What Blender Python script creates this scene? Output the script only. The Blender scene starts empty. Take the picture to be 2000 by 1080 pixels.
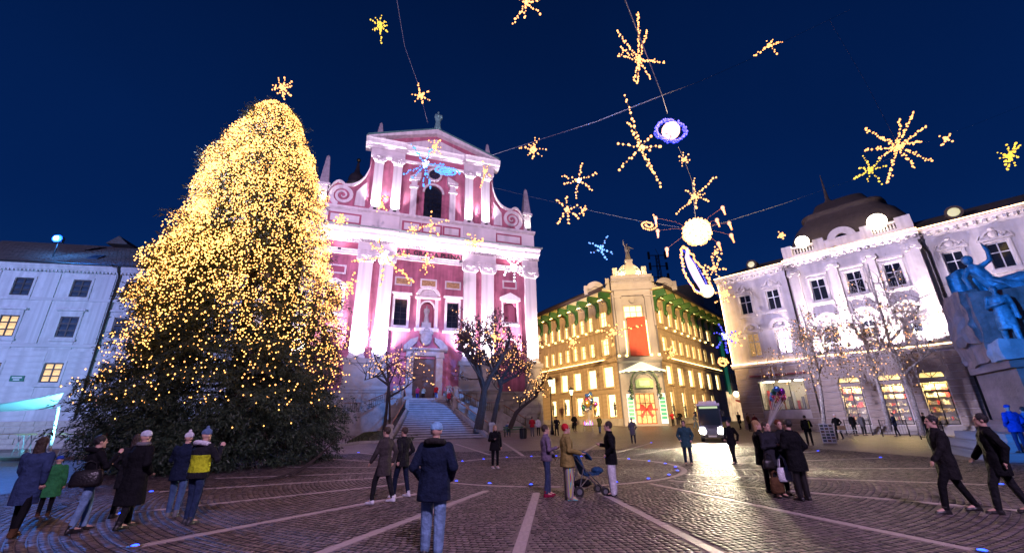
import bpy, math, random
import numpy as np
from mathutils import Vector, Matrix
R = random.Random(7)
rad = math.radians
S = bpy.context.scene
COL = S.collection

# ------------------------------------------------------------------ camera
CAM_H = 1.8; FPX = 806.0; PITCH = rad(19.3); ROLL = rad(-0.97)
_r0 = np.array([1, 0, 0.]); CF = np.array([0, math.cos(PITCH), math.sin(PITCH)]); _u0 = np.array([0, -math.sin(PITCH), math.cos(PITCH)])
CR = _r0 * math.cos(ROLL) + _u0 * math.sin(ROLL); CU = -_r0 * math.sin(ROLL) + _u0 * math.cos(ROLL)
cd = bpy.data.cameras.new('camera'); cam = bpy.data.objects.new('camera', cd); COL.objects.link(cam)
cd.sensor_width = 36; cd.lens = 36 * FPX / 2000; cd.clip_start = 0.05; cd.clip_end = 2000
cam.matrix_world = Matrix(((CR[0], CU[0], -CF[0], 0), (CR[1], CU[1], -CF[1], 0), (CR[2], CU[2], -CF[2], CAM_H), (0, 0, 0, 1)))
S.camera = cam

# ------------------------------------------------------------------ sky, exposure
w = bpy.data.worlds.new('World'); S.world = w; w.use_nodes = True
nt = w.node_tree; bg = nt.nodes['Background']
tc = nt.nodes.new('ShaderNodeTexCoord'); sx = nt.nodes.new('ShaderNodeSeparateXYZ'); rp = nt.nodes.new('ShaderNodeValToRGB')
nt.links.new(tc.outputs['Generated'], sx.inputs[0]); nt.links.new(sx.outputs['Z'], rp.inputs[0]); nt.links.new(rp.outputs[0], bg.inputs[0])
rp.color_ramp.elements[0].position = 0.0; rp.color_ramp.elements[0].color = (.0034, .030, .140, 1)
rp.color_ramp.elements[1].position = 0.9; rp.color_ramp.elements[1].color = (.0004, .0065, .040, 1)
e = rp.color_ramp.elements.new(.35); e.color = (.0010, .0150, .092, 1)
bg.inputs[1].default_value = 1.0
cn = nt.nodes.new('ShaderNodeTexNoise'); cn.inputs['Scale'].default_value = 2.2; cn.inputs['Detail'].default_value = 5; nt.links.new(tc.outputs['Generated'], cn.inputs['Vector'])
cm = nt.nodes.new('ShaderNodeMapRange'); cm.inputs['To Min'].default_value = .84; cm.inputs['To Max'].default_value = 1.16; nt.links.new(cn.outputs['Fac'], cm.inputs['Value']); nt.links.new(cm.outputs[0], bg.inputs[1])
vs = S.view_settings; vs.view_transform = 'Standard'; vs.look = 'None'; vs.exposure = 0; vs.gamma = 1; vs.use_curve_mapping = False
S.render.engine = 'CYCLES'
cy = S.cycles; cy.use_denoising = True; cy.max_bounces = 5; cy.diffuse_bounces = 2; cy.glossy_bounces = 3; cy.transparent_max_bounces = 8
cy.sample_clamp_indirect = 3.0; cy.use_light_tree = True; cy.caustics_reflective = False; cy.caustics_refractive = False

def lamp(kind, name, loc, power, color, target=None, size=.3, angle=60, blend=.6, parent=None):
    d = bpy.data.lights.new(name, kind); d.energy = power; d.color = color
    if kind == 'AREA': d.size = size
    else: d.shadow_soft_size = size
    if kind == 'SPOT': d.spot_size = rad(angle); d.spot_blend = blend
    o = bpy.data.objects.new(name, d); COL.objects.link(o); o.location = loc
    if target is not None:
        o.rotation_euler = (Vector(target) - Vector(loc)).to_track_quat('-Z', 'Y').to_euler()
    if parent: o.parent = parent
    return o
# building floodlights on the roofs round the square behind the camera, which light the pink church and the paving
lamp('SPOT', 'church_flood', (6, -14, 15), 108000, (1, .64, 1), (-9, 52, 27), .8, 42, .7)
lamp('SPOT', 'church_flood', (-34, -4, 15), 62000, (.76, .58, 1), (-9, 52, 27), .8, 50, .7)
lamp('SPOT', 'pharmacy_flood', (-32, 8, 17), 185000, (.78, .66, 1), (32, 41, 13.5), .8, 30, .5)
lamp('SPOT', 'townhouse_flood', (-52, -14, 14), 140000, (.38, .44, 1), (-48, 40, 12), .8, 56, .7)
lamp('SPOT', 'square_flood', (6, -14, 20), 35000, (.84, .58, 1), (0, 14, 0), .8, 62, .8)
lamp('SPOT', 'store_fill', (6, -12, 15), 500000, (1, .63, .27), (16, 60, 10), .8, 24, .5)  # warm fill added behind the camera to brighten the store front
lamp('SPOT', 'monument_flood', (-30, -8, 12), 215000, (.03, .23, 1), (23.6, 18, 4.6), .5, 13, .7)
lamp('SPOT', 'stair_flood', (26, -10, 16), 190000, (.06, .28, 1), (-8.5, 47, 7), .6, 15, .8)

# ------------------------------------------------------------------ ground height and pixel aids
def gz(y):
    if y <= 22: return 0.0
    if y <= 38: return .02 * (y - 22)
    if y <= 62: return .32 + .035 * (y - 38)
    return 1.16
def ray(x, y): return CR * (x - 1000) / FPX + CU * (540 - y) / FPX + CF
def G(x, y, dz=0):                      # ground point seen at photo pixel (x, y)
    d = ray(x, y); lo, hi = 1.0, 120.0
    for _ in range(50):
        m = (lo + hi) / 2; z = CAM_H + d[2] * m / d[1]
        if z > gz(m) + dz: lo = m
        else: hi = m
    t = lo / d[1]; return Vector((d[0] * t, lo, gz(lo) + dz))
def A(x, y, Y):                         # point at depth Y on the sight line of photo pixel (x, y)
    d = ray(x, y); t = Y / d[1]; return Vector((d[0] * t, Y, CAM_H + d[2] * t))
def mpp(Y): return Y / 860.0            # metres per photo pixel at depth Y

# ------------------------------------------------------------------ materials
MATS = {}
def M(name, col=(.5, .5, .5), rough=.6, metal=0, emit=None, es=0, var=.0, vs=3.0, bump=0, bs=30., streak=0, spec=.5, alpha=None, coat=0, sheen=0, trans=0):
    if name in MATS: return MATS[name]
    m = bpy.data.materials.new(name); MATS[name] = m; m.use_nodes = True
    t = m.node_tree; b = t.nodes['Principled BSDF']; I = b.inputs
    I['Base Color'].default_value = (*col, 1); I['Roughness'].default_value = rough; I['Metallic'].default_value = metal
    I['Specular IOR Level'].default_value = spec
    if coat: I['Coat Weight'].default_value = coat
    if sheen: I['Sheen Weight'].default_value = sheen
    if trans: I['Transmission Weight'].default_value = trans
    if emit: I['Emission Color'].default_value = (*emit, 1); I['Emission Strength'].default_value = es
    if alpha is not None: I['Alpha'].default_value = alpha
    if var or bump:
        tc = t.nodes.new('ShaderNodeTexCoord')
    if var:
        n = t.nodes.new('ShaderNodeTexNoise'); n.inputs['Scale'].default_value = vs; n.inputs['Detail'].default_value = 8; n.inputs['Roughness'].default_value = .65
        t.links.new(tc.outputs['Object'], n.inputs['Vector'])
        mr = t.nodes.new('ShaderNodeMapRange'); mr.inputs['From Min'].default_value = .3; mr.inputs['From Max'].default_value = .7
        mr.inputs['To Min'].default_value = 1 - var; mr.inputs['To Max'].default_value = 1 + var * .6
        t.links.new(n.outputs['Fac'], mr.inputs['Value'])
        mx = t.nodes.new('ShaderNodeVectorMath'); mx.operation = 'SCALE'; mx.inputs[0].default_value = col
        t.links.new(mr.outputs[0], mx.inputs['Scale']); t.links.new(mx.outputs[0], I['Base Color'])
        if emit and es and var:
            mx2 = t.nodes.new('ShaderNodeVectorMath'); mx2.operation = 'SCALE'; mx2.inputs[0].default_value = emit
            t.links.new(mr.outputs[0], mx2.inputs['Scale']); t.links.new(mx2.outputs[0], I['Emission Color'])
    if streak and var:
        mp = t.nodes.new('ShaderNodeMapping'); mp.inputs['Scale'].default_value = (2.2, 2.2, .16); t.links.new(tc.outputs['Object'], mp.inputs[0])
        n3 = t.nodes.new('ShaderNodeTexNoise'); n3.inputs['Scale'].default_value = 1.0; n3.inputs['Detail'].default_value = 7; t.links.new(mp.outputs[0], n3.inputs['Vector'])
        m3 = t.nodes.new('ShaderNodeMapRange'); m3.inputs['From Min'].default_value = .38; m3.inputs['From Max'].default_value = .62; m3.inputs['To Min'].default_value = 1 - streak; m3.inputs['To Max'].default_value = 1.04
        t.links.new(n3.outputs['Fac'], m3.inputs['Value']); v3 = t.nodes.new('ShaderNodeVectorMath'); v3.operation = 'SCALE'; t.links.new(mx.outputs[0], v3.inputs[0]); t.links.new(m3.outputs[0], v3.inputs['Scale']); t.links.new(v3.outputs[0], I['Base Color'])
    if bump:
        n2 = t.nodes.new('ShaderNodeTexNoise'); n2.inputs['Scale'].default_value = bs; n2.inputs['Detail'].default_value = 5
        t.links.new(tc.outputs['Object'], n2.inputs['Vector'])
        bp = t.nodes.new('ShaderNodeBump'); bp.inputs['Strength'].default_value = bump; bp.inputs['Distance'].default_value = .05
        t.links.new(n2.outputs['Fac'], bp.inputs['Height']); t.links.new(bp.outputs[0], I['Normal'])
    return m
def EM(name, col, s, sampled=True):
    m = M(name, (.02, .02, .02), .5, emit=col, es=s)
    if not sampled: m.cycles.emission_sampling = 'NONE'
    return m

# ------------------------------------------------------------------ mesh building
class MB:
    def __init__(s): s.v = []; s.f = []; s.m = []; s.k = 0
    def add(s, vs, fs, k=None):
        n = len(s.v); s.v.extend([tuple(p) for p in vs]); k = s.k if k is None else k
        for f in fs: s.f.append(tuple(i + n for i in f)); s.m.append(k)
        return s
    def box(s, x0, x1, y0, y1, z0, z1):
        return s.add([(x0, y0, z0), (x1, y0, z0), (x1, y1, z0), (x0, y1, z0), (x0, y0, z1), (x1, y0, z1), (x1, y1, z1), (x0, y1, z1)],
                     [(0, 3, 2, 1), (4, 5, 6, 7), (0, 1, 5, 4), (1, 2, 6, 5), (2, 3, 7, 6), (3, 0, 4, 7)])
    def cbox(s, c, sz, rz=0, rx=0, ry=0):
        m = Matrix.Translation(Vector(c)) @ Matrix.Rotation(rz, 4, 'Z') @ Matrix.Rotation(rx, 4, 'X') @ Matrix.Rotation(ry, 4, 'Y')
        h = [q / 2 for q in sz]; t = MB().box(-h[0], h[0], -h[1], h[1], -h[2], h[2])
        return s.add([m @ Vector(p) for p in t.v], t.f)
    def prism(s, pts, y0, y1):           # outline in x,z extruded along y
        n = len(pts); v = [(x, y0, z) for x, z in pts] + [(x, y1, z) for x, z in pts]
        return s.add(v, [tuple(range(n)), tuple(range(2 * n - 1, n - 1, -1))] + [((i + 1) % n, i, n + i, n + (i + 1) % n) for i in range(n)])
    def prof(s, pts, x0, x1):            # outline in y,z swept along x (cornices)
        n = len(pts); v = [(x0, y, z) for y, z in pts] + [(x1, y, z) for y, z in pts]
        return s.add(v, [tuple(range(n - 1, -1, -1)), tuple(range(n, 2 * n))] + [(i, (i + 1) % n, n + (i + 1) % n, n + i) for i in range(n)])
    def arc(s, cx, cz, r0, r1, a0, a1, y0, y1, n=12):
        for i in range(n):
            a, b = rad(a0 + (a1 - a0) * i / n), rad(a0 + (a1 - a0) * (i + 1) / n)
            s.prism([(cx + r0 * math.cos(a), cz + r0 * math.sin(a)), (cx + r1 * math.cos(a), cz + r1 * math.sin(a)), (cx + r1 * math.cos(b), cz + r1 * math.sin(b)), (cx + r0 * math.cos(b), cz + r0 * math.sin(b))], y0, y1)
        return s
    def rings(s, rr, cap=True, closed=False):
        n = len(rr[0]); v = [p for r in rr for p in r]; f = []
        for i in range(len(rr) - 1):
            for j in range(n): f.append((i * n + j, i * n + (j + 1) % n, (i + 1) * n + (j + 1) % n, (i + 1) * n + j))
        if closed:
            i = len(rr) - 1
            for j in range(n): f.append((i * n + j, i * n + (j + 1) % n, (j + 1) % n, j))
        elif cap: f += [tuple(range(n - 1, -1, -1)), tuple(range((len(rr) - 1) * n, len(rr) * n))]
        return s.add(v, f)
    def tube(s, pts, r, n=6, cap=True, closed=False):
        pts = [Vector(p) for p in pts]; N = len(pts); rr = []
        rs = r if isinstance(r, (list, tuple)) else [r] * N
        up = None
        for i, p in enumerate(pts):
            if closed: d = pts[(i + 1) % N] - pts[i - 1]
            else: d = pts[min(i + 1, N - 1)] - pts[max(i - 1, 0)]
            d = d.normalized() if d.length > 1e-9 else Vector((0, 0, 1))
            if up is None: up = Vector((0, 0, 1)) if abs(d.z) < .9 else Vector((1, 0, 0))
            a = d.cross(up)
            if a.length < 1e-4: a = d.orthogonal()
            a.normalize(); b = a.cross(d).normalized(); up = b
            rr.append([p + (a * math.cos(2 * math.pi * j / n) + b * math.sin(2 * math.pi * j / n)) * rs[i] for j in range(n)])
        return s.rings(rr, cap, closed)
    def lathe(s, c, prof, n=12):
        c = Vector(c); return s.rings([[c + Vector((r * math.cos(2 * math.pi * j / n), r * math.sin(2 * math.pi * j / n), z)) for j in range(n)] for r, z in prof])
    def ell(s, c, r, n=10, m=7, rot=None):
        c = Vector(c); r = (r, r, r) if not isinstance(r, (tuple, list)) else r; rr = []
        for i in range(m + 1):
            t = math.pi * (i + .02) / (m + .04); row = []
            for j in range(n):
                p = Vector((r[0] * math.sin(t) * math.cos(2 * math.pi * j / n), r[1] * math.sin(t) * math.sin(2 * math.pi * j / n), -r[2] * math.cos(t)))
                if rot: p = rot @ p
                row.append(c + p)
            rr.append(row)
        return s.rings(rr)
    def octa(s, c, r):
        x, y, z = c; return s.add([(x + r, y, z), (x - r, y, z), (x, y + r, z), (x, y - r, z), (x, y, z + r), (x, y, z - r)],
                                  [(0, 2, 4), (2, 1, 4), (1, 3, 4), (3, 0, 4), (2, 0, 5), (1, 2, 5), (3, 1, 5), (0, 3, 5)])
    def build(s, name, mat, parent=None, smooth=False, loc=None):
        me = bpy.data.meshes.new(name); me.from_pydata(s.v, [], s.f)
        return link(name, me, mat, parent, smooth, loc, s.m)
ZOFF = {}
def link(name, me, mat, parent=None, smooth=False, loc=None, mi=None):
    mats = mat if isinstance(mat, (list, tuple)) else [mat]
    for q in mats: me.materials.append(q)
    if mi is not None and len(mats) > 1: me.polygons.foreach_set('material_index', np.array(mi, 'i'))
    if smooth: me.polygons.foreach_set('use_smooth', np.ones(len(me.polygons), bool))
    me.update()
    return place(name, me, parent, loc)
def place(name, me, parent=None, loc=None):
    o = bpy.data.objects.new(name, me); COL.objects.link(o)
    l = Vector(loc) if loc is not None else Vector((0, 0, 0))
    if parent: o.parent = parent; l.z -= ZOFF.get(parent.name, 0)
    o.location = l; return o
def tag(o, label=None, cat=None, group=None, kind=None):
    if label: o['label'] = label
    if cat: o['category'] = cat
    if group: o['group'] = group
    if kind: o['kind'] = kind
    return o
def thing(name, label, cat, loc=(0, 0, 0), rz=0, group=None, absz=False):
    o = bpy.data.objects.new(name, None); COL.objects.link(o); o.location = loc; o.rotation_euler = (0, 0, rz); o.empty_display_size = .3
    if absz: ZOFF[o.name] = loc[2]      # parts of this thing are given in heights above the square
    return tag(o, label, cat, group)
def holes_wall(mb, x0, x1, z0, z1, holes, y=0, th=.35):
    xs = sorted({x0, x1, *[min(max(h[i], x0), x1) for h in holes for i in (0, 1)]}); zs = sorted({z0, z1, *[min(max(h[i], z0), z1) for h in holes for i in (2, 3)]})
    for i in range(len(xs) - 1):
        for j in range(len(zs) - 1):
            cx, cz = (xs[i] + xs[i + 1]) / 2, (zs[j] + zs[j + 1]) / 2
            if any(h[0] < cx < h[1] and h[2] < cz < h[3] for h in holes): continue
            mb.add([(xs[i], y, zs[j]), (xs[i + 1], y, zs[j]), (xs[i + 1], y, zs[j + 1]), (xs[i], y, zs[j + 1])], [(0, 1, 2, 3)])
    for a, b, c, d in holes:
        mb.add([(a, y, c), (b, y, c), (b, y, d), (a, y, d), (a, y + th, c), (b, y + th, c), (b, y + th, d), (a, y + th, d)],
               [(0, 4, 5, 1), (1, 5, 6, 2), (2, 6, 7, 3), (3, 7, 4, 0)])
    return mb
def spandrel(mb, cx, r, z, y0, y1, n=12):   # fills the corners above a round arch of radius r springing at z
    P = [(cx + r * math.cos(math.pi * i / n), z + r * math.sin(math.pi * i / n)) for i in range(n + 1)]
    for i in range(n):
        a, b = P[i], P[i + 1]; mb.prism([(b[0], b[1]), (b[0], z + r + .001), (a[0], z + r + .001), (a[0], a[1])], y0, y1)
    return mb
CACHE = {}
def window(root, u, z, w, h, nx, nz, fm, pm, y=.22, ft=.07, split=None, arch=0, name='window'):
    key = ('win', round(w, 2), round(h, 2), nx, nz, fm.name, ft, split, arch)
    xs = [-w / 2 + w * i / nx for i in range(nx + 1)]
    zs = [0] + ([h * q for q in split] if split else [h * i / nz for i in range(1, nz)]) + [h]
    if key not in CACHE:
        m = MB(); b = ft * .5
        for i, x in enumerate(xs): t = ft if i in (0, nx) else b; m.box(x - t + (t if i == 0 else 0), x + t - (t if i == nx else 0), -.06, .04, 0, h)
        for j, zz in enumerate(zs): t = ft if j in (0, len(zs) - 1) else b; m.box(-w / 2 + .001, w / 2 - .001, -.05, .03, zz - t + (t if j == 0 else 0), zz + t - (t if j == len(zs) - 1 else 0))
        if arch: m.arc(0, h, w / 2 - ft, w / 2, 0, 180, -.06, .04, 12); m.box(-b, b, -.05, .03, h, h + w / 2)
        o = m.build(name, fm); CACHE[key] = (o.data, None); bpy.data.objects.remove(o)
    o = place(name, CACHE[key][0], root, (u, y, z))
    pms = pm if isinstance(pm, list) else [pm]; q = 0
    for i in range(nx):
        for j in range(len(zs) - 1):
            mt = pms[q % len(pms)]; q += 1
            k2 = ('pane', round(xs[1] - xs[0], 2), round(zs[j + 1] - zs[j], 2), mt.name)
            if k2 not in CACHE:
                ww, hh = (xs[1] - xs[0]) / 2 - .002, (zs[j + 1] - zs[j]) / 2 - .002
                pp = MB().box(-ww, ww, -.01, .01, -hh, hh).build('pane', mt); CACHE[k2] = pp.data; bpy.data.objects.remove(pp)
            place('pane', CACHE[k2], o, ((xs[i] + xs[i + 1]) / 2, 0, (zs[j] + zs[j + 1]) / 2))
    if arch:
        k3 = ('apane', round(w, 2), pms[0].name)
        if k3 not in CACHE:
            r = w / 2 - .02; pp = MB().prism([(r * math.cos(math.pi * i / 12), r * math.sin(math.pi * i / 12)) for i in range(13)], -.01, .01).build('pane', pms[0]); CACHE[k3] = pp.data; bpy.data.objects.remove(pp)
        place('pane', CACHE[k3], o, (0, 0, h + .01))
    return o
def unit_box(mat):
    k = ('ub', mat.name)
    if k not in CACHE:
        o = MB().box(-.5, .5, -.5, .5, -.5, .5).build('block', mat); CACHE[k] = o.data; bpy.data.objects.remove(o)
    return CACHE[k]
def block(name, mat, parent, x0, x1, y0, y1, z0, z1):
    o = place(name, unit_box(mat), parent, ((x0 + x1) / 2, (y0 + y1) / 2, (z0 + z1) / 2)); o.scale = (x1 - x0, y1 - y0, z1 - z0); return o

# shared materials
STONE = M('pale_limestone', (.42, .40, .37), .8, var=.35, vs=1.2, bump=.5, bs=14)
WHITE = M('white_stucco', (.72, .70, .69), .75, var=.14, vs=1.0, bump=.15, bs=20)
PINK = M('pink_stucco', (.50, .165, .235), .8, streak=.28, var=.38, vs=.5, bump=.2, bs=14)
DKGLASS = M('dark_window_glass', (.012, .016, .025), .08, spec=.8)
IRON = M('black_iron', (.02, .02, .022), .5, metal=.6)
COPPER = M('green_copper', (.08, .22, .20), .7, var=.3, vs=2, bump=.3)
ROOFDK = M('dark_roof_tiles', (.045, .03, .028), .8, var=.4, vs=2.5, bump=.6, bs=22)
WARMBULB = EM('warm_bulb_glow', (1, .60, .22), 7)
# ================================================================== GROUND
RC = Vector((1.3, 18.4, 0)); RR = 5.2
def sett_material(name, tex):
    m = bpy.data.materials.new(name); m.use_nodes = True; t = m.node_tree; N = t.nodes; Lk = t.links.new; b = N['Principled BSDF']
    tc = N.new('ShaderNodeTexCoord'); geo = N.new('ShaderNodeNewGeometry')
    nz = N.new('ShaderNodeTexNoise'); nz.inputs['Scale'].default_value = .55; nz.inputs['Detail'].default_value = 6; Lk(tc.outputs['Object'], nz.inputs['Vector'])
    ramp = N.new('ShaderNodeValToRGB'); ramp.color_ramp.elements[0].color = (.010, .008, .009, 1); ramp.color_ramp.elements[1].color = (.23, .175, .172, 1); e0 = ramp.color_ramp.elements.new(.18); e0.color = (.05, .038, .04, 1)
    if tex:
        sp = N.new('ShaderNodeVectorMath'); sp.operation = 'SUBTRACT'; sp.inputs[1].default_value = RC; Lk(tc.outputs['Object'], sp.inputs[0])
        ln = N.new('ShaderNodeVectorMath'); ln.operation = 'MULTIPLY'; ln.inputs[1].default_value = (1, 1, 0); Lk(sp.outputs[0], ln.inputs[0])
        l2 = N.new('ShaderNodeVectorMath'); l2.operation = 'LENGTH'; Lk(ln.outputs[0], l2.inputs[0])
        se = N.new('ShaderNodeSeparateXYZ'); Lk(sp.outputs[0], se.inputs[0])
        at = N.new('ShaderNodeMath'); at.operation = 'ARCTAN2'; Lk(se.outputs[1], at.inputs[0]); Lk(se.outputs[0], at.inputs[1])
        ml = N.new('ShaderNodeMath'); ml.operation = 'MULTIPLY'; ml.inputs[1].default_value = 20; Lk(at.outputs[0], ml.inputs[0])
        cb = N.new('ShaderNodeCombineXYZ'); Lk(ml.outputs[0], cb.inputs[0]); Lk(l2.outputs['Value'], cb.inputs[1])
        br = N.new('ShaderNodeTexBrick'); Lk(cb.outputs[0], br.inputs['Vector']); br.inputs['Scale'].default_value = 1
        br.inputs['Brick Width'].default_value = .12; br.inputs['Row Height'].default_value = .125; br.inputs['Mortar Size'].default_value = .009
        br.inputs['Color1'].default_value = (.25, .25, .25, 1); br.inputs['Color2'].default_value = (1, 1, 1, 1); br.inputs['Mortar'].default_value = (0, 0, 0, 1); br.inputs['Bias'].default_value = -.1
        ad = N.new('ShaderNodeMath'); ad.operation = 'MULTIPLY_ADD'; Lk(br.outputs['Color'], ad.inputs[0]); ad.inputs[1].default_value = .6
        mm = N.new('ShaderNodeMath'); mm.operation = 'MULTIPLY'; mm.inputs[1].default_value = .45; Lk(nz.outputs['Fac'], mm.inputs[0]); Lk(mm.outputs[0], ad.inputs[2])
        Lk(ad.outputs[0], ramp.inputs[0])
        bp = N.new('ShaderNodeBump'); bp.inputs['Strength'].default_value = .35; bp.inputs['Distance'].default_value = .02; Lk(br.outputs['Color'], bp.inputs['Height']); Lk(bp.outputs[0], b.inputs['Normal'])
    else:
        at = N.new('ShaderNodeAttribute'); at.attribute_name = 'tone'
        ad = N.new('ShaderNodeMath'); ad.operation = 'MULTIPLY_ADD'; Lk(at.outputs['Fac'], ad.inputs[0]); ad.inputs[1].default_value = .75
        mm = N.new('ShaderNodeMath'); mm.operation = 'MULTIPLY'; mm.inputs[1].default_value = .4; Lk(nz.outputs['Fac'], mm.inputs[0]); Lk(mm.outputs[0], ad.inputs[2]); Lk(ad.outputs[0], ramp.inputs[0])
        n2 = N.new('ShaderNodeTexNoise'); n2.inputs['Scale'].default_value = 26; n2.inputs['Detail'].default_value = 4; Lk(geo.outputs['Position'], n2.inputs['Vector'])
        bp = N.new('ShaderNodeBump'); bp.inputs['Strength'].default_value = .5; bp.inputs['Distance'].default_value = .02; Lk(n2.outputs['Fac'], bp.inputs['Height']); Lk(bp.outputs[0], b.inputs['Normal'])
    Lk(ramp.outputs[0], b.inputs['Base Color'])
    rg = N.new('ShaderNodeMapRange'); rg.inputs['To Min'].default_value = .36; rg.inputs['To Max'].default_value = .62; Lk(nz.outputs['Fac'], rg.inputs['Value']); Lk(rg.outputs[0], b.inputs['Roughness'])
    b.inputs['Specular IOR Level'].default_value = .5
    return m
SETT_FAR = sett_material('distant_sett_paving', True); SETT = sett_material('granite_sett', False)
SLAB = M('pale_stone_slab', (.40, .33, .31), .5, var=.25, vs=3, bump=.2, bs=30)
ys = [-60, 0, 10, 22, 26, 30, 34, 38, 46, 54, 62, 100, 400]
mb = MB(); NX = [-300, -60, -30, 0, 30, 60, 300]
mb.rings_ = None
vv = [(x, y, gz(y) - .0) for y in ys for x in NX]; ff = []
for j in range(len(ys) - 1):
    for i in range(len(NX) - 1): a = j * len(NX) + i; ff.append((a, a + 1, a + 1 + len(NX), a + len(NX)))
mb.add(vv, ff); ground = tag(mb.build('ground', SETT_FAR), 'sett-paved square', None, None, 'structure')

# pale slab lines: the ring and the rays running out from it
RAYS = [((950, 958), (600, 1090)), ((1048, 962), (1008, 1095)), ((1172, 962), (1420, 1090)), ((1268, 944), (1922, 1079)), ((1305, 938), (2060, 1003)), ((1338, 926), (1956, 947)),
        ((1372, 917), (1846, 914)), ((1372, 907), (1720, 894)), ((1355, 899), (1598, 881)), ((815, 964), (263, 1068)), ((800, 943), (237, 1003)), ((775, 931), (295, 961)), ((760, 922), (420, 934)),
        ((750, 913), (560, 912)), ((745, 902), (592, 893)), ((770, 892), (700, 884)), ((957, 888), (890, 867)), ((1022, 890), (983, 864)), ((1139, 883), (1176, 863)), ((1205, 883), (1272, 865)), ((1245, 888), (1336, 872))]
slab_cache = []
for q in range(4):
    j = lambda s: R.uniform(-s, s)
    mb_ = MB(); a, b, h = .5, .5, .5; c = .47
    mb_.add([(-.5, -.5, -.03), (.5, -.5, -.03), (.5, .5, -.03), (-.5, .5, -.03), (-.49 + j(.01), -c, .012 + j(.002)), (.49 + j(.01), -c, .012 + j(.002)), (.49 + j(.01), c, .012 + j(.002)), (-.49 + j(.01), c, .012 + j(.002))],
            [(4, 5, 6, 7), (0, 1, 5, 4), (1, 2, 6, 5), (2, 3, 7, 6), (3, 0, 4, 7)])
    o = mb_.build('slab', SLAB); slab_cache.append(o.data); bpy.data.objects.remove(o)
def slab(p, q, wd):
    d = q - p; o = place('slab', R.choice(slab_cache), ground, (p + q) / 2 + Vector((0, 0, 0)))
    o.rotation_euler = (0, -math.asin(max(-1, min(1, d.z / d.length))), math.atan2(d.y, d.x)); o.scale = (d.length - .008, wd, 1)
RAYSEG = []
for a, b in RAYS:
    P, Q = G(*a), G(*b); RAYSEG.append((P, Q)); Lh = (Q - P).length; t = 0; step = .62 if P.y < 16 else 1.25
    while t < Lh - .1:
        s2 = min(Lh, t + step * R.uniform(.8, 1.2)); p, q = P.lerp(Q, t / Lh), P.lerp(Q, s2 / Lh); p.z = gz(p.y); q.z = gz(q.y); slab(p, q, .19); t = s2
for i in range(48):
    a, b = 2 * math.pi * i / 48, 2 * math.pi * (i + 1) / 48
    p = RC + Vector((math.cos(a), math.sin(a), 0)) * RR; q = RC + Vector((math.cos(b), math.sin(b), 0)) * RR; p.z = gz(p.y); q.z = gz(q.y); slab(p, q, .2)

# granite setts laid in arcs round the ring
def sett_field():
    rows = []; r = .5
    while r < 17.2:
        n = int(2 * math.pi * r / .118); off = R.random()
        th = (np.arange(n) + off + np.random.RandomState(int(r * 100)).uniform(-.06, .06, n)) * 2 * math.pi / n
        rows.append(np.c_[np.full(n, r), th, np.full(n, 2 * math.pi * r / n)]); r += .128
    P = np.concatenate(rows); x = RC.x + P[:, 0] * np.cos(P[:, 1]); y = RC.y + P[:, 0] * np.sin(P[:, 1])
    d = np.c_[x, y, np.zeros(len(x)) - CAM_H]; zc = d @ CF; px = 1000 + FPX * (d @ CR) / np.maximum(zc, .01); py = 540 - FPX * (d @ CU) / np.maximum(zc, .01)
    k = (zc > .5) & (px > -420) & (px < 2420) & (py < 1260) & (y < 27) & (abs(P[:, 0] - RR) > .16)
    for a, b in RAYSEG:
        dx, dy = b.x - a.x, b.y - a.y; l = math.hypot(dx, dy); t = ((x - a.x) * dx + (y - a.y) * dy) / l; s = abs((x - a.x) * dy - (y - a.y) * dx) / l
        k &= ~((t > -.03) & (t < l + .03) & (s < .145))
    gx, gy = -15.3, 22; k &= np.hypot(x - gx, y - gy) > 4.0
    k &= ~((abs(x - 1.12) < .34) & (abs(y - 12.85) < .2))
    return P[k], x[k], y[k], zc[k]
P_, sx_, sy_, zc_ = sett_field()
rs = np.random.RandomState(5)
order = np.argsort(zc_); near = order[:300]; far = order[300:]
sett_meshes = []
for q in range(5):
    j = lambda s: R.uniform(-s, s); m_ = MB(); hx, hy = .5, .5; tx, ty = .40, .42
    m_.add([(-hx, -hy, -.02), (hx, -hy, -.02), (hx, hy, -.02), (-hx, hy, -.02)] + [(sx * tx + j(.03), sy * ty + j(.03), .011 + j(.003)) for sx, sy in ((-1, -1), (1, -1), (1, 1), (-1, 1))] + [(j(.1), j(.1), .015)],
           [(4, 5, 8), (5, 6, 8), (6, 7, 8), (7, 4, 8), (0, 1, 5, 4), (1, 2, 6, 5), (2, 3, 7, 6), (3, 0, 4, 7)])
    o = m_.build('sett', SETT); at = o.data.attributes.new('tone', 'FLOAT', 'FACE'); at.data.foreach_set('value', [.1 + .2 * q] * 4 + [-.28] * 4); sett_meshes.append(o.data); bpy.data.objects.remove(o)
for i in near:
    o = place('sett', sett_meshes[rs.randint(5)], ground, (sx_[i], sy_[i], gz(sy_[i]))); o.rotation_euler = (0, 0, P_[i, 1] + math.pi / 2 + rs.uniform(-.04, .04)); o.scale = (P_[i, 2] - .010, .128 - .010, 1)
n = len(far); th = P_[far, 1] + math.pi / 2 + rs.uniform(-.04, .04, n); c, s = np.cos(th), np.sin(th)
base = np.array([(-1, -1), (1, -1), (1, 1), (-1, 1)]) * .5
V = np.zeros((n, 8, 3)); gzv = np.array([gz(q) for q in sy_[far]])
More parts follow.
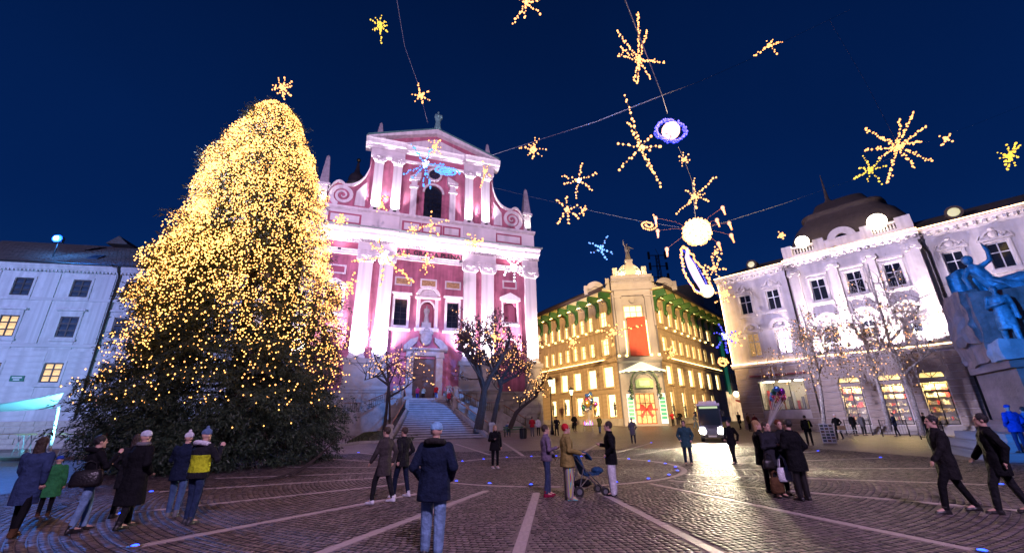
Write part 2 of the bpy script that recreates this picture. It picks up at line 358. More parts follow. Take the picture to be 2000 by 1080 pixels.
for q in range(4):
    for lvl in (0, 1):
        f = 1.0 if lvl == 0 else .86
        lx = base[q, 0] * (P_[far, 2] - .010) * f + (rs.uniform(-.004, .004, n) if lvl else 0); ly = base[q, 1] * .118 * f + (rs.uniform(-.004, .004, n) if lvl else 0)
        V[:, q + 4 * lvl, 0] = sx_[far] + lx * c - ly * s; V[:, q + 4 * lvl, 1] = sy_[far] + lx * s + ly * c
        V[:, q + 4 * lvl, 2] = gzv + (-.02 if lvl == 0 else .012 + rs.uniform(-.004, .004, n))
FQ = np.array([(4, 5, 6, 7), (0, 1, 5, 4), (1, 2, 6, 5), (2, 3, 7, 6), (3, 0, 4, 7)])
def np_mesh(name, V, F, mat, parent=None, tone=None, smooth=False):
    me = bpy.data.meshes.new(name); nv = len(V); nf, k = F.shape
    me.vertices.add(nv); me.vertices.foreach_set('co', V.astype('f').ravel()); me.loops.add(nf * k); me.loops.foreach_set('vertex_index', F.astype('i').ravel())
    me.polygons.add(nf); me.polygons.foreach_set('loop_start', np.arange(0, nf * k, k, dtype='i')); me.update(calc_edges=True)
    if tone is not None: at = me.attributes.new('tone', 'FLOAT', 'FACE'); at.data.foreach_set('value', tone.astype('f'))
    return link(name, me, mat, parent, smooth)
F = (FQ[None] + (np.arange(n) * 8)[:, None, None]).reshape(-1, 4)
o = np_mesh('sett_paving', V.reshape(-1, 3), F, SETT, ground, np.stack([rs.uniform(.05, .95, n)] + [np.full(n, -.28)] * 4, 1).ravel()); o['kind'] = 'stuff'

# drain grate by the ring, blue lights let into the paving
g = G(1035, 957); m_ = MB(); m_.box(-.36, .36, -.17, -.14, 0, .015); m_.box(-.36, .36, .14, .17, 0, .015)
for i in range(11): m_.box(-.35 + i * .066, -.32 + i * .066, -.14, .14, 0, .014)
t = tag(m_.build('drain_grate', IRON, None, False, g), 'iron drain grate in the paving beside the pale ring', 'drain')
LED = EM('blue_ground_light', (.012, .05, 1), 9)
def ground_light(px, py, label, grp, sc=1.0, at=None):
    p = at if at is not None else G(px, py); t = thing('ground_light', label, 'ground light', p, 0, grp)
    MB().lathe((0, 0, 0), [(.11 * sc, 0), (.11 * sc, .02), (.08 * sc, .028)], 12).build('rim', M('steel_rim', (.3, .3, .32), .35, 1), t)
    MB().lathe((0, 0, 0), [(.055 * sc, .02), (.055 * sc, .03), (.035 * sc, .04), (.01, .043)], 10).build('lens', LED, t)
for px, py in [(263, 1068), (295, 961), (1920, 1078), (1956, 947), (1846, 914), (1720, 894), (1598, 881), (592, 893), (700, 884), (237, 1004), (1272, 865)]:
    ground_light(px, py, 'blue light let into the paving at the outer end of a pale ray', 'blue lights at the ends of the paving rays')
for i in range(24):
    a = 2 * math.pi * (i + .35) / 24; p = RC + Vector((math.cos(a), math.sin(a), 0)) * (RR - .22); p.z = gz(p.y) + .012
    ground_light(0, 0, 'blue light let into the paving just inside the pale stone ring', 'blue lights round the paving ring', .85, p)
# ================================================================== PINK CHURCH
PW = M('lilac_white_trim', (.74, .71, .70), .7, streak=.16, var=.14, vs=1.2, bump=.15, bs=18)
PANELPINK = M('deep_pink_panel', (.38, .10, .15), .8, var=.25, vs=1)
def facade_origin(px, py, Y): p = A(px, py, Y); return (p.x, p.y, gz(p.y))
_p = A(834, 740, 52); _d = Vector((math.cos(rad(19.5)), math.sin(rad(19.5)), 0)); _p = _p - _d * .42
church = thing('pink_church', 'tall pink baroque church with white pilasters, gable and floodlit facade', 'church', (_p.x, _p.y, gz(52)), rad(19.5), absz=True)
def cw(x, y, z): return church.matrix_basis @ Vector((x, y, z - gz(52)))   # church-local to world
ch = church
b = MB()
b2 = [(-1.35, 1.35, 4.44, 9.3), (-4.1, -2.55, 13.35, 16.8), (2.55, 4.1, 13.35, 16.8), (-.85, .85, 13.2, 16.6), (10.35, 12.3, 14.6, 17.4), (-12.3, -10.35, 14.6, 17.4), (10.5, 12.1, 9.6, 12.2), (-12.1, -10.5, 9.6, 12.2)]
holes_wall(b, -15.2, 15.2, .4, 24, b2, 0, .9); b.add([(15.2, 0, .4), (15.2, 26, .4), (15.2, 26, 24), (15.2, 0, 24), (-15.2, 0, .4), (-15.2, 26, .4), (-15.2, 26, 24), (-15.2, 0, 24)], [(0, 1, 2, 3), (5, 4, 7, 6), (3, 2, 6, 7)])
for cx in (-11.33, 11.33): spandrel(b, cx, .975, 16.42, 0, .3); spandrel(b, cx, .8, 11.4, 0, .3)
spandrel(b, 0, .85, 15.75, 0, .3)
b.build('wall', PINK, ch)
b = MB()  # upper storey wall
holes_wall(b, -8.9, 8.9, 25, 39, [(-1.25, 1.25, 28.7, 34.05)], .1, .5); spandrel(b, 0, 1.25, 32.8, .1, .5); b.add([(8.9, .1, 25), (8.9, 24, 25), (8.9, 24, 39), (8.9, .1, 39), (-8.9, .1, 25), (-8.9, 24, 25), (-8.9, 24, 39), (-8.9, .1, 39)], [(0, 1, 2, 3), (5, 4, 7, 6)])
b.build('upper_wall', PINK, ch)
rw = MB().prism([(-9, 39), (9, 39), (0, 42.6)], .9, 26); rw.build('roof', ROOFDK, ch)
# stone plinth in large blocks
for side in (-1, 1):
    z = .3
    for row, hgt in enumerate((.75, .8, .8, .8, .85, .85)):
        x = 2.9 - (.5 if row % 2 else 0)
        while x < 15.5:
            w_ = min(R.uniform(1.3, 1.9), 15.6 - x); 
            if w_ > .15: block('stone_block', STONE, ch, *sorted((side * (x + .012), side * (x + w_ - .012))), -.45 + R.uniform(-.02, .02), .1, z + .012, z + hgt - .012)
            x += w_
        z += hgt
    block('plinth_cap', STONE, ch, *sorted((side * 2.5, side * 15.8)), -.6, .1, 5.15, 5.42)
PIL = [-14.4, -8.05, -5.5, 5.5, 8.05, 14.4]
for x0, x1 in ((-9.3, -4.35), (4.35, 9.3), (13.3, 15.5), (-15.5, -13.3)):
    block('pedestal', STONE, ch, x0, x1, -.62, .02, 5.42, 8.5); block('pedestal_cap', STONE, ch, x0 - .2, x1 + .2, -.85, .02, 8.5, 9.05); block('pedestal_base', STONE, ch, x0 - .12, x1 + .12, -.75, .02, 5.42, 5.9)
def capital(x, z, hw, nm='capital', corinth=False):
    m = MB(); m.box(x - hw - .28, x + hw + .28, -.85, .0, z + .72, z + .92); m.box(x - hw - .05, x + hw + .05, -.6, 0, z, z + .72)
    if corinth:
        for i in range(5):
            q = x - hw + 2 * hw * i / 4
            for zz in (.1, .4): m.ell((q, -.66, z + zz + .12), (.17, .16, .2), 6, 4)
    for s in (-1, 1): m.arc(x + s * (hw + .02), z + .42, 0.02, .33, 0, 360, -.84, -.5, 10); m.arc(x + s * (hw + .02), z + .42, 0.02, .12, 0, 360, -.9, -.84, 8)
    m.ell((x, -.7, z + .6), (.25, .15, .16), 8, 5)
    return m.build(nm, PW, ch)
for x in PIL:
    block('pilaster', PW, ch, x - .84, x + .84, -.42, .02, 9.35, 21.3); block('pilaster_base', PW, ch, x - .98, x + .98, -.56, .02, 9.05, 9.35); capital(x, 21.2, .84)
# entablature with projecting bays over the pilaster pairs
def entab(x0, x1, dy):
    m = MB(); m.prof([(-dy, 22.1), (-dy, 22.4), (-dy - .07, 22.4), (-dy - .07, 22.68), (-dy - .16, 22.68), (-dy - .16, 22.8), (.02, 22.8), (.02, 22.1)], x0, x1); m.build('architrave', PW, ch)
    m = MB(); m.prof([(-dy - .35, 24.12), (-dy - .5, 24.4), (-dy - .95, 24.55), (-dy - 1.0, 24.9), (-dy - 1.2, 25.1), (-dy - 1.25, 25.35), (.1, 25.6), (.1, 24.12)], x0 - .0, x1); m.build('cornice', PW, ch)
for x0, x1, dy in ((-15.6, -13.2, .5), (-13.2, -9.2, .25), (-9.2, -4.4, .5), (-4.4, 4.4, .25), (4.4, 9.2, .5), (9.2, 13.2, .25), (13.2, 15.6, .5)):
    entab(x0, x1, dy)
    if dy > .4: block('frieze', PW, ch, x0, x1, -dy + .05, .02, 22.8, 24.12)
    else: block('frieze_panel', PANELPINK, ch, x0, x1, -.15, .02, 22.8, 23.75); block('frieze_band', PW, ch, x0, x1, -.2, .02, 23.75, 24.12)
m = MB(); x = -15.5
while x < 15.5:
    dy = .5 if (abs(x) > 13.2 or 4.4 < abs(x) < 9.2) else .25
    m.box(x, x + .17, -dy - .32, -dy + .1, 23.86, 24.1); x += .36
tag(m.build('dentils', PW, ch), kind='stuff')
# gilt-black lettering on the frieze
cu = bpy.data.curves.new('t', 'FONT'); cu.body = 'AVE, GRATIA PLENA!'; cu.size = .93; cu.extrude = .04; cu.align_x = 'CENTER'; cu.space_character = 1.02; cu.offset = .025
to = bpy.data.objects.new('t', cu); COL.objects.link(to); dg = bpy.context.evaluated_depsgraph_get(); me = bpy.data.meshes.new_from_object(to.evaluated_get(dg)); bpy.data.objects.remove(to)
lt = link('lettering', me, M('dark_lettering', (.03, .03, .035), .4, metal=.3), ch, loc=(0, -.19, 22.92)); lt.rotation_euler = (math.pi / 2, 0, 0)
# attic
block('attic', PW, ch, -15.2, 15.2, -.3, .3, 25.3, 28.2)
for x0, x1 in ((-13.1, -9.3), (-3.9, -1.6), (-1.3, 1.3), (1.6, 3.9), (9.3, 13.1)):
    block('attic_panel', PANELPINK, ch, x0 - .12, x1 + .12, -.33, -.28, 26.2, 27.7); block('attic_panel_inset', PW, ch, x0 + .15, x1 - .15, -.36, -.3, 26.45, 27.45)
MB().prof([(-.35, 28.1), (-.7, 28.3), (-.75, 28.55), (.3, 28.75), (.3, 28.1)], -15.3, 15.3).build('attic_coping', PW, ch)
MB().prof([(-1.9, 25.42), (-1.95, 25.5), (-.25, 25.95), (-.25, 25.3)], -15.9, 15.9).build('cornice_flashing', M('lead_sheet', (.10, .12, .13), .5, metal=.5), ch)
for x in (-9.3 + 2.5, 9.3 - 2.5): block('attic_pier', PW, ch, x - 2.4, x + 2.4, -.5, 0, 25.9, 28.1)
# upper pilasters, entablature, gable
for x in (-7.7, -5.15, 5.15, 7.7):
    block('upper_pilaster', PW, ch, x - .6, x + .6, -.25, .12, 28.9, 36.2); block('pilaster_base', PW, ch, x - .72, x + .72, -.4, .12, 28.6, 28.9); capital(x, 36.1, .6, 'capital', True)
for x0, x1, dy in ((-8.9, -4.3, .4), (-4.3, 4.3, .12), (4.3, 8.9, .4)):
    block('upper_frieze', PW if dy > .2 else PINK, ch, x0, x1, -dy, .12, 37.35, 38.3)
    MB().prof([(-dy - .1, 37.02), (-dy - .16, 37.35), (.12, 37.35), (.12, 37.02)], x0, x1).build('upper_architrave', PW, ch)
    MB().prof([(-dy - .1, 38.3), (-dy - .4, 38.55), (-dy - .75, 38.7), (-dy - .85, 39.2), (-dy - .95, 39.45), (.6, 39.55), (.6, 38.3)], x0 - (.8 if x0 < -8 else 0), x1 + (.8 if x1 > 8 else 0)).build('upper_cornice', PW, ch)
MB().prism([(-8.9, 39.5), (8.9, 39.5), (0, 42.6)], -.2, .9).build('gable_wall', PINK, ch)
MB().prism([(-5.3, 39.9), (5.3, 39.9), (0, 41.75)], -.32, -.18).build('gable_panel', PW, ch)
m = MB()
for s in (-1, 1): m.prism([(s * 9.7, 39.5), (s * 9.4, 39.95), (0, 43.15), (0, 42.35)], -1.0, .9)
m.build('raking_cornice', PW, ch)
m = MB()
for s in (-1, 1): m.prism([(s * 9.75, 39.75), (s * 9.5, 40.1), (0, 43.3), (0, 43.13)], -1.08, .95)
m.build('gable_capping', COPPER, ch)
m = MB(); m.arc(0, 40.6, .5, .75, 0, 360, -.42, -.18, 16); m.build('gable_roundel', PW, ch)
# upper window, aedicule, clock
window(ch, 0, 28.7, 2.5, 4.1, 4, 6, IRON, DKGLASS, .35, .05, arch=1)
m = MB()
for s in (-1, 1):
    m.box(s * 2.75 - .42, s * 2.75 + .42, -.3, .12, 28.6, 33.0); m.box(s * 2.75 - .62, s * 2.75 + .62, -.5, .12, 33.0, 33.35); m.box(s * 2.75 - .4, s * 2.75 + .4, -.3, .12, 33.35, 34.2); m.box(s * 2.75 - .68, s * 2.75 + .68, -.55, .12, 34.2, 34.5)
    m.prism([(s * 3.45, 34.5), (s * 3.45, 34.7), (s * 1.9, 35.55), (s * 1.9, 34.5)], -.6, .12)
m.arc(0, 32.8, 1.25, 1.55, 0, 180, -.1, .12, 14); m.box(-3.4, 3.4, -.45, .12, 28.45, 28.62)
m.build('window_surround', PW, ch)
m = MB(); m.arc(0, 35.7, .8, 1.1, 0, 360, -.3, .12, 20); ck = m.build('clock', PW, ch)
m = MB(); m.arc(0, 35.7, .01, .8, 0, 360, -.16, .1, 20); m.build('dial', M('dark_dial', (.03, .03, .06), .4), ck)
m = MB(); m.cbox((.12, -.2, 35.95), (.07, .03, .6), 0, 0, .4); m.cbox((-.2, -.2, 35.75), (.07, .03, .5), 0, 0, 1.3)
for i in range(12): m.cbox((.66 * math.sin(i * math.pi / 6), -.19, 35.7 + .66 * math.cos(i * math.pi / 6)), (.05, .03, .16), 0, 0, i * math.pi / 6)
m.build('clock_hands', M('gilt', (.7, .5, .2), .3, 1), ck)
# scroll walls at either side
for s in (-1, 1):
    P = [(8.7, 28.5), (8.7, 36.0)]
    for i in range(1, 9): t = i / 8; P.append((8.7 + 3.0 * t ** 1.5 * 1.0, 36.0 - 4.3 * (1 - (1 - t) ** 2.1)))
    for i in range(1, 8): t = i / 7; P.append((11.7 + 2.0 * t, 31.7 + .75 * math.sin(t * math.pi * .9) - 1.5 * t * t))
    P.append((13.75, 28.5)); Q = [(s * x, z) for x, z in (P if s > 0 else P)]
    MB().prism(Q if s > 0 else Q[::-1], 0, 1.0).build('scroll_wall', PINK, ch)
    edge = P[1:-1]; m = MB()
    for (xa, za), (xb, zb) in zip(edge, edge[1:]): m.prism([(s * xa, za - .0), (s * xb, zb - .0), (s * xb, zb + .4), (s * xa, za + .4)] if s < 0 else [(s * xa, za + .4), (s * xb, zb + .4), (s * xb, zb), (s * xa, za)], -.2, 1.1)
    m.build('scroll_coping', PW, ch)
    m = MB(); N_ = 40; sp = []
    for i in range(N_ + 1): t = i / N_; a = -1.2 + t * 4.6 * math.pi / 2 * 1.9; rr = 1.42 * (1 - t) + .1; sp.append((s * (11.85 + rr * math.cos(a)), 30.35 + rr * math.sin(a), .26 * (1 - t) + .05))
    for (xa, za, wa), (xb, zb, wb) in zip(sp, sp[1:]):
        da = Vector((xa - s * 11.85, 0, za - 30.35)).normalized(); db = Vector((xb - s * 11.85, 0, zb - 30.35)).normalized()
        m.prism([(xa - da.x * wa, za - da.z * wa), (xa + da.x * wa, za + da.z * wa), (xb + db.x * wb, zb + db.z * wb), (xb - db.x * wb, zb - db.z * wb)], -.14, .02)
    m.build('scroll', PW, ch)
    MB().prism([(s * 9.0, 29.1), (s * 9.0, 32.8), (s * 9.5, 32.2), (s * 10.2, 31.2), (s * 10.3, 29.1)], -.1, .02).build('scroll_panel', PW, ch)
    block('corner_pier', PW, ch, *sorted((s * 13.75, s * 14.75)), -.3, .7, 28.6, 31.3); block('pier_cap', PW, ch, *sorted((s * 13.5, s * 15.0)), -.5, .9, 31.3, 31.65)
    for cx, zb, zt, hw in ((s * 14.25, 31.65, 36.2, .58), (s * 8.0, 40.3, 43.2, .5)):
        cyy = .2; m = MB(); m.rings([[(cx + a * q, cyy + b_ * q, z) for a, b_ in ((-1, -1), (1, -1), (1, 1), (-1, 1))] for q, z in ((hw, zb), (hw * .35, zt - .3), (.03, zt))]); m.build('obelisk', M('grey_obelisk', (.33, .31, .36), .75, var=.4, vs=2.5, bump=.3), ch)
        if zb > 40: m = MB().box(cx - .8, cx + .8, cyy - .7, cyy + .7, 39.4, 40.3); m.build('obelisk_base', PW, ch)
# panels, windows and niches of the middle bay
RELIEF = M('ochre_relief', (.50, .33, .15), .8, var=.5, vs=5, bump=.8, bs=9)
def frame4(x0, x1, z0, z1, t, y0=-.14, y1=.02): m = MB(); m.box(x0 - t, x1 + t, y0, y1, z0 - t, z0); m.box(x0 - t, x1 + t, y0, y1, z1, z1 + t); m.box(x0 - t, x0, y0 + .005, y1, z0, z1); m.box(x1, x1 + t, y0 + .005, y1, z0, z1); return m
for cx in (-3.25, 0, 3.25):
    fr = frame4(cx - .9, cx + .9, 18.75, 19.55, .18).build('relief_frame', PW, ch); m = MB().box(cx - .9, cx + .9, -.05, .02, 18.75, 19.55)
    for i in range(9): m.ell((cx + R.uniform(-.6, .6), -.06, 19.15 + R.uniform(-.22, .22)), (R.uniform(.08, .2), .06, R.uniform(.06, .14)), 6, 4)
    m.build('relief', RELIEF, fr)
for cx in (-11.33, 11.33):
    frame4(cx - .85, cx + .85, 19.6, 20.4, .2).build('panel_frame', PW, ch); block('panel', PANELPINK, ch, cx - .85, cx + .85, -.03, .02, 19.6, 20.4)
for cx in (-3.325, 3.325):
    w_ = window(ch, cx, 13.35, 1.55, 3.45, 2, 4, IRON, DKGLASS, .3, .05)
    m = frame4(cx - .78, cx + .78, 13.35, 16.8, .3); m.box(cx - 1.25, cx + 1.25, -.4, .02, 17.35, 17.6); m.box(cx - 1.0, cx + 1.0, -.2, .02, 17.1, 17.35); m.box(cx - 1.3, cx + 1.3, -.35, .02, 12.65, 12.95); m.build('window_surround', PW, ch)
m = MB(); m.box(-1.35, -.95, -.3, .02, 13.2, 17.0); m.box(.95, 1.35, -.3, .02, 13.2, 17.0); m.arc(0, 15.75, .85, 1.05, 0, 180, -.2, .02, 14); m.box(-1.5, 1.5, -.4, .02, 12.75, 13.15); m.box(-1.6, 1.6, -.5, .02, 17.0, 17.25); m.arc(0, 17.1, 1.2, 1.6, 15, 165, -.5, .02, 12); m.prism([(1.2 * math.cos(rad(a)), 17.1 + 1.2 * math.sin(rad(a))) for a in range(165, 14, -15)], -.15, .02); m.build('niche_surround', PW, ch)
MB().box(-.84, .84, .82, .9, 13.2, 16.6).build('niche_back', PINK, ch)
for cx in (-11.33, 11.33):
    m = frame4(cx - .98, cx + .98, 14.6, 17.4, .25); m.box(cx - 1.45, cx + 1.45, -.35, .02, 17.65, 17.9); m.prism([(cx - 1.5, 17.9), (cx - 1.5, 18.05), (cx, 18.8), (cx + 1.5, 18.05), (cx + 1.5, 17.9)], -.35, .02); m.box(cx - 1.3, cx + 1.3, -.3, .02, 14.1, 14.35); m.build('niche_surround', PW, ch)
    m = MB(); m.arc(cx, 11.4, .8, 1.0, 0, 180, -.12, .02, 12); m.build('niche_arch', PW, ch)
    for z0, z1 in ((14.6, 17.4), (9.6, 12.2)): block('niche_back', PINK, ch, cx - .97, cx + .97, .8, .89, z0, z1)
# portal
PORT = M('grey_portal_stone', (.42, .42, .42), .7, var=.25, vs=2, bump=.3)
m = MB()
for s in (-1, 1):
    m.box(*sorted((s * 1.38, s * 2.2)), -.55, .02, 4.44, 9.35); m.box(*sorted((s * 1.3, s * 2.35)), -.7, .02, 9.35, 9.6); m.box(*sorted((s * 1.3, s * 2.35)), -.68, .02, 4.44, 4.9)
m.box(-2.3, 2.3, -.55, .02, 9.6, 10.1); m.prof([(-.55, 10.1), (-.95, 10.3), (-1.0, 10.5), (.02, 10.55), (.02, 10.1)], -2.7, 2.7); m.build('portal', PORT, ch)
m = MB(); m.ell((0, -.4, 11.9), (.75, .3, 1.05), 12, 8); m.ell((0, -.5, 13.0 - .15), (.4, .25, .3), 8, 5); m.ell((-.6, -.45, 12.5), (.3, .2, .3), 8, 5); m.ell((.6, -.45, 12.5), (.3, .2, .3), 8, 5); m.ell((0, -.6, 11.8), (.45, .2, .6), 8, 6); m.build('coat_of_arms', PORT, ch, True)
for s in (-1, 1):
    m = MB(); m.prism([(s * 2.7, 10.55), (s * 2.7, 10.8), (s * 1.9, 11.6), (s * 1.0, 11.9), (s * 1.1, 11.3), (s * 1.8, 10.55)][::s], -.7, 0); m.build('broken_pediment', PORT, ch)
DOORW = M('dark_oak_door', (.06, .035, .03), .5, var=.3, vs=3)
for s in (-1, 1):
    m = MB(); m.box(*sorted((s * .012, s * 1.34)), .3, .42, 4.46, 9.28)
    for j in range(4): z0 = 4.7 + j * 1.13; m.box(*sorted((s * .18, s * 1.18)), .25, .3, z0, z0 + .95); m.box(*sorted((s * .34, s * 1.02)), .21, .25, z0 + .14, z0 + .81)
    dr = m.build('door', DOORW, ch); MB().ell((s * .12, .2, 6.6), .07, 8, 6).build('handle', M('brass', (.6, .45, .2), .3, 1), dr)
# landing, stair and side wings
m = MB().box(-3.2, 3.2, -3.2, .3, .6, 4.44); m.build('landing', STONE, ch)
NS = 21; STEP = M('worn_stair_stone', (.40, .39, .40), .65, var=.35, vs=1.6, bump=.3, bs=16)
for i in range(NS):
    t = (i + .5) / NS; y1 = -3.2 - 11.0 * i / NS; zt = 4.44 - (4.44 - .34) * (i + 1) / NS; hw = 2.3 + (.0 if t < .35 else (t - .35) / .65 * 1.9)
    m = MB().box(-hw, hw, y1 - 11.0 / NS - .05, y1 + .1, zt - .075, zt); m.box(-hw + .02, hw - .02, y1 - 11.0 / NS + .07, y1 + .2, zt - .5, zt - .075); sp0 = m.build('step', STEP, ch); MB().box(-hw + .01, hw - .01, y1 - 11.0 / NS + .03, y1 - 11.0 / NS + .08, zt - .13, zt - .076).build('riser_strip', M('dark_step_strip', (.05, .05, .055), .9), sp0)  # each step has a dark strip across the riser right under the nosing
BR = M('rust_handrail', (.30, .12, .06), .5, metal=.2)
def railing(p, q, h=.95, gap=.22):
    t = (Vector(q) - Vector(p)); n_ = max(2, int(t.length / gap)); m = MB(); u = Vector((0, 0, h)); p = Vector(p)
    for i in range(1, n_): a = p + t * i / n_; m.tube([a + Vector((0, 0, .1)), a + u], .016, 4)
    m.tube([p + Vector((0, 0, .12)), p + t + Vector((0, 0, .12))], .02, 4)
    r_ = tag(m.build('railing', IRON, ch), kind=None); MB().tube([p + u, p + t + u], .05, 6).build('handrail', BR, r_)
def post(x, y, z, h=1.15): MB().rings([[(x + a * q, y + b_ * q, z + zz) for a, b_ in ((-1, -1), (1, -1), (1, 1), (-1, 1))] for q, zz in ((.26, 0), (.26, h - .2), (.32, h - .18), (.32, h - .05), (.2, h + .1))]).build('post', STONE, ch)
def hwz(t): return 2.3 + (.0 if t < .35 else (t - .35) / .65 * 1.9)
for s in (-1, 1):
    def sp_(t): return (s * (hwz(t) + .25), -3.2 - 11 * t, 4.44 - 4.1 * t)
    m = MB()
    for t0, t1 in ((0, .35), (.35, 1)):
        a, b_ = sp_(t0), sp_(t1); m.add([(a[0] - .2, a[1], a[2] - 2.2), (a[0] + .2, a[1], a[2] - 2.2), (a[0] + .2, a[1], a[2] + .22), (a[0] - .2, a[1], a[2] + .22), (b_[0] - .2, b_[1], b_[2] - .6), (b_[0] + .2, b_[1], b_[2] - .6), (b_[0] + .2, b_[1], b_[2] + .22), (b_[0] - .2, b_[1], b_[2] + .22)],
              [(0, 1, 2, 3), (5, 4, 7, 6), (3, 2, 6, 7), (1, 5, 6, 2), (4, 0, 3, 7)])
    m.build('stringer_wall', STONE, ch)
    for t in (0, .35, 1.0): a = sp_(t); post(a[0], a[1], a[2], 1.3)
    for t0, t1 in ((.02, .33), (.37, .98)): a, b_ = sp_(t0), sp_(t1); railing((a[0], a[1], a[2] + .2), (b_[0], b_[1], b_[2] + .2))
    # wing stairs running down along the facade
    m = MB(); y0 = -3.1
    m.prism([(s * 3.2, .4), (s * 3.2, 4.5), (s * 6.6, 3.0), (s * 6.6, .4)][::s], y0, y0 + .4); m.prism([(s * 6.6, .4), (s * 6.6, 2.95), (s * 9.0, 2.95), (s * 9.0, .4)][::s], y0, y0 + .4); m.prism([(s * 9, .4), (s * 9, 2.95), (s * 12.6, .9), (s * 12.6, .4)][::s], y0, y0 + .4); m.build('wing_wall', STONE, ch)
    for i in range(16):
        xa = 3.2 + i * .58; z_ = 4.3 - i * .22; block('step', STEP, ch, *sorted((s * xa, s * (xa + .62))), y0 + .4, -.5, .4, max(.6, z_))
    for x, z in ((3.4, 4.45), (6.6, 3.0), (9.0, 2.95), (12.4, 1.0)): post(s * x, y0 + .2, z, 1.25)
    railing((s * 3.7, y0 + .2, 4.3), (s * 6.3, y0 + .2, 3.2)); railing((s * 6.9, y0 + .2, 3.0), (s * 8.7, y0 + .2, 3.0)); railing((s * 9.3, y0 + .2, 2.75), (s * 12.1, y0 + .2, 1.15))
# barred cellar opening in the plinth
m = MB().box(-12.0, -9.8, -.55, -.42, 2.2, 3.6); m.build('cellar_opening', M('dark_recess', (.01, .01, .012), .9), ch)
m = MB()
for i in range(12): m.tube([(-11.9 + i * .182, -.6, 2.2), (-11.9 + i * .182, -.6, 3.6)], .02, 4)
m.build('bars', IRON, ch)
# small baroque tower cap far behind the scroll
tp = A(697, 345, 66); t = thing('church_turret', 'dark onion-domed turret with ball, just above the left scroll of the church', 'turret', (tp.x, tp.y, 0), 0, absz=False)
z0 = tp.z
MB().lathe((0, 0, 0), [(1.5, 28), (1.5, z0 - 2.0)], 8).build('drum', M('turret_drum', (.12, .16, .12), .7, var=.3), t)
MB().lathe((0, 0, 0), [(1.7, z0 - 2.0), (1.7, z0 - 1.7), (1.3, z0 - 1.5), (1.45, z0 - .8), (1.2, z0), (.6, z0 + .6), (.35, z0 + 1.6), (.22, z0 + 2.6), (.1, z0 + 3.2)], 12).build('dome', M('turret_dome', (.05, .045, .05), .6), t, True)
MB().ell((0, 0, z0 + 3.5), .38, 10, 8).build('ball', M('turret_ball', (.25, .18, .08), .4, 1), t, True)
# floodlights standing on the pedestals and cornices
FLH = M('floodlight_housing', (.08, .08, .09), .5, metal=.5); FLG = EM('floodlight_glass', (1, .86, .95), 12, False)
def floodlight(x, y, z, power, color, tgt, angle, label, grp, size=.18):
    p = cw(x, y, z); t = thing('floodlight', label, 'floodlight', p, rad(19.5), grp)
    MB().box(-.2, .2, -.1, .12, 0, .22).build('housing', FLH, t); MB().box(-.17, .17, -.06, .08, .225, .235).build('glass', FLG, t)
    lamp('SPOT', 'floodlight_beam', (0, 0, .34), power, color, None, size, angle, .75, t).rotation_euler = (Vector(tgt) - Vector((x, y, z + .34))).to_track_quat('-Z', 'Y').to_euler()
WL = (1, .80, .97)
for x in PIL: floodlight(x, -1.02, 9.06, 14000, WL, (x, -.1, 14.5), 120, 'small floodlight on the stone pedestal at the foot of a lower pilaster', 'floodlights at the feet of the lower pilasters')
for x in (-7.7, -5.15, 5.15, 7.7): floodlight(x, -.62, 28.72, 4200, (.92, .86, 1), (x, .1, 33.5), 105, 'small floodlight at the foot of an upper pilaster above the main cornice', 'floodlights at the feet of the upper pilasters')
for x in (-14.25, 14.25): floodlight(x, -.62, 28.72, 420, (1, .93, .75), (x, 0, 30.6), 90, 'small floodlight at the foot of the corner pier below an obelisk', 'floodlights under the corner obelisks')
for x in (-11.3, -4.0, 0, 4.0, 11.3): floodlight(x, -1.2, 22.2, 420, (1, .72, .88), (x, -1.0, 24.6), 150, 'small floodlight under the main church cornice', 'floodlights under the main cornice')
# ================================================================== LEFT TOWNHOUSE
_p = A(100, 600, 40); house = thing('blue_lit_townhouse', 'pale four-storey townhouse with dark tiled roof behind the lit tree', 'townhouse', (_p.x, _p.y, gz(40)), rad(11.5), absz=True)
HW = M('grey_white_render', (.55, .55, .57), .8, streak=.18, var=.18, vs=.8, bump=.12); hs = house
WFR = M('dark_window_frame', (.018, .016, .016), .5); WFRW = M('pale_window_frame', (.55, .55, .55), .5)
LITP = M('lamplit_curtain', (.3, .2, .1), .6, emit=(1, .62, .22), es=1.1, var=.45, vs=2.2)
BLUEGL = M('blue_grey_window_glass', (.05, .07, .11), .1, var=.7, vs=1.6, spec=.9)
cols = [-8.3, -3.05, 1.95, 6.6, 11.2, 15.8, 20.4, 25, 29.6]; cols = [c for c in cols if c < 18]
rows = [(14.5, 1.85), (10.35, 2.1), (6.0, 1.85)]
hol = [(c - .78, c + .78, z, z + h) for c in cols for z, h in rows]
b = MB(); holes_wall(b, -10.5, 18, .5, 17.2, hol, 0, .3); b.add([(18, 0, .5), (18, 14, .5), (18, 14, 17.2), (18, 0, 17.2), (-10.5, 0, .5), (-10.5, 14, .5), (-10.5, 14, 17.2), (-10.5, 0, 17.2)], [(0, 1, 2, 3), (5, 4, 7, 6)]); b.build('wall', HW, hs)
lit = {(-3.05, 10.35): 1, (1.95, 6.0): 1, (-8.3, 6.0): 1, (-3.05, 6.0): 1}
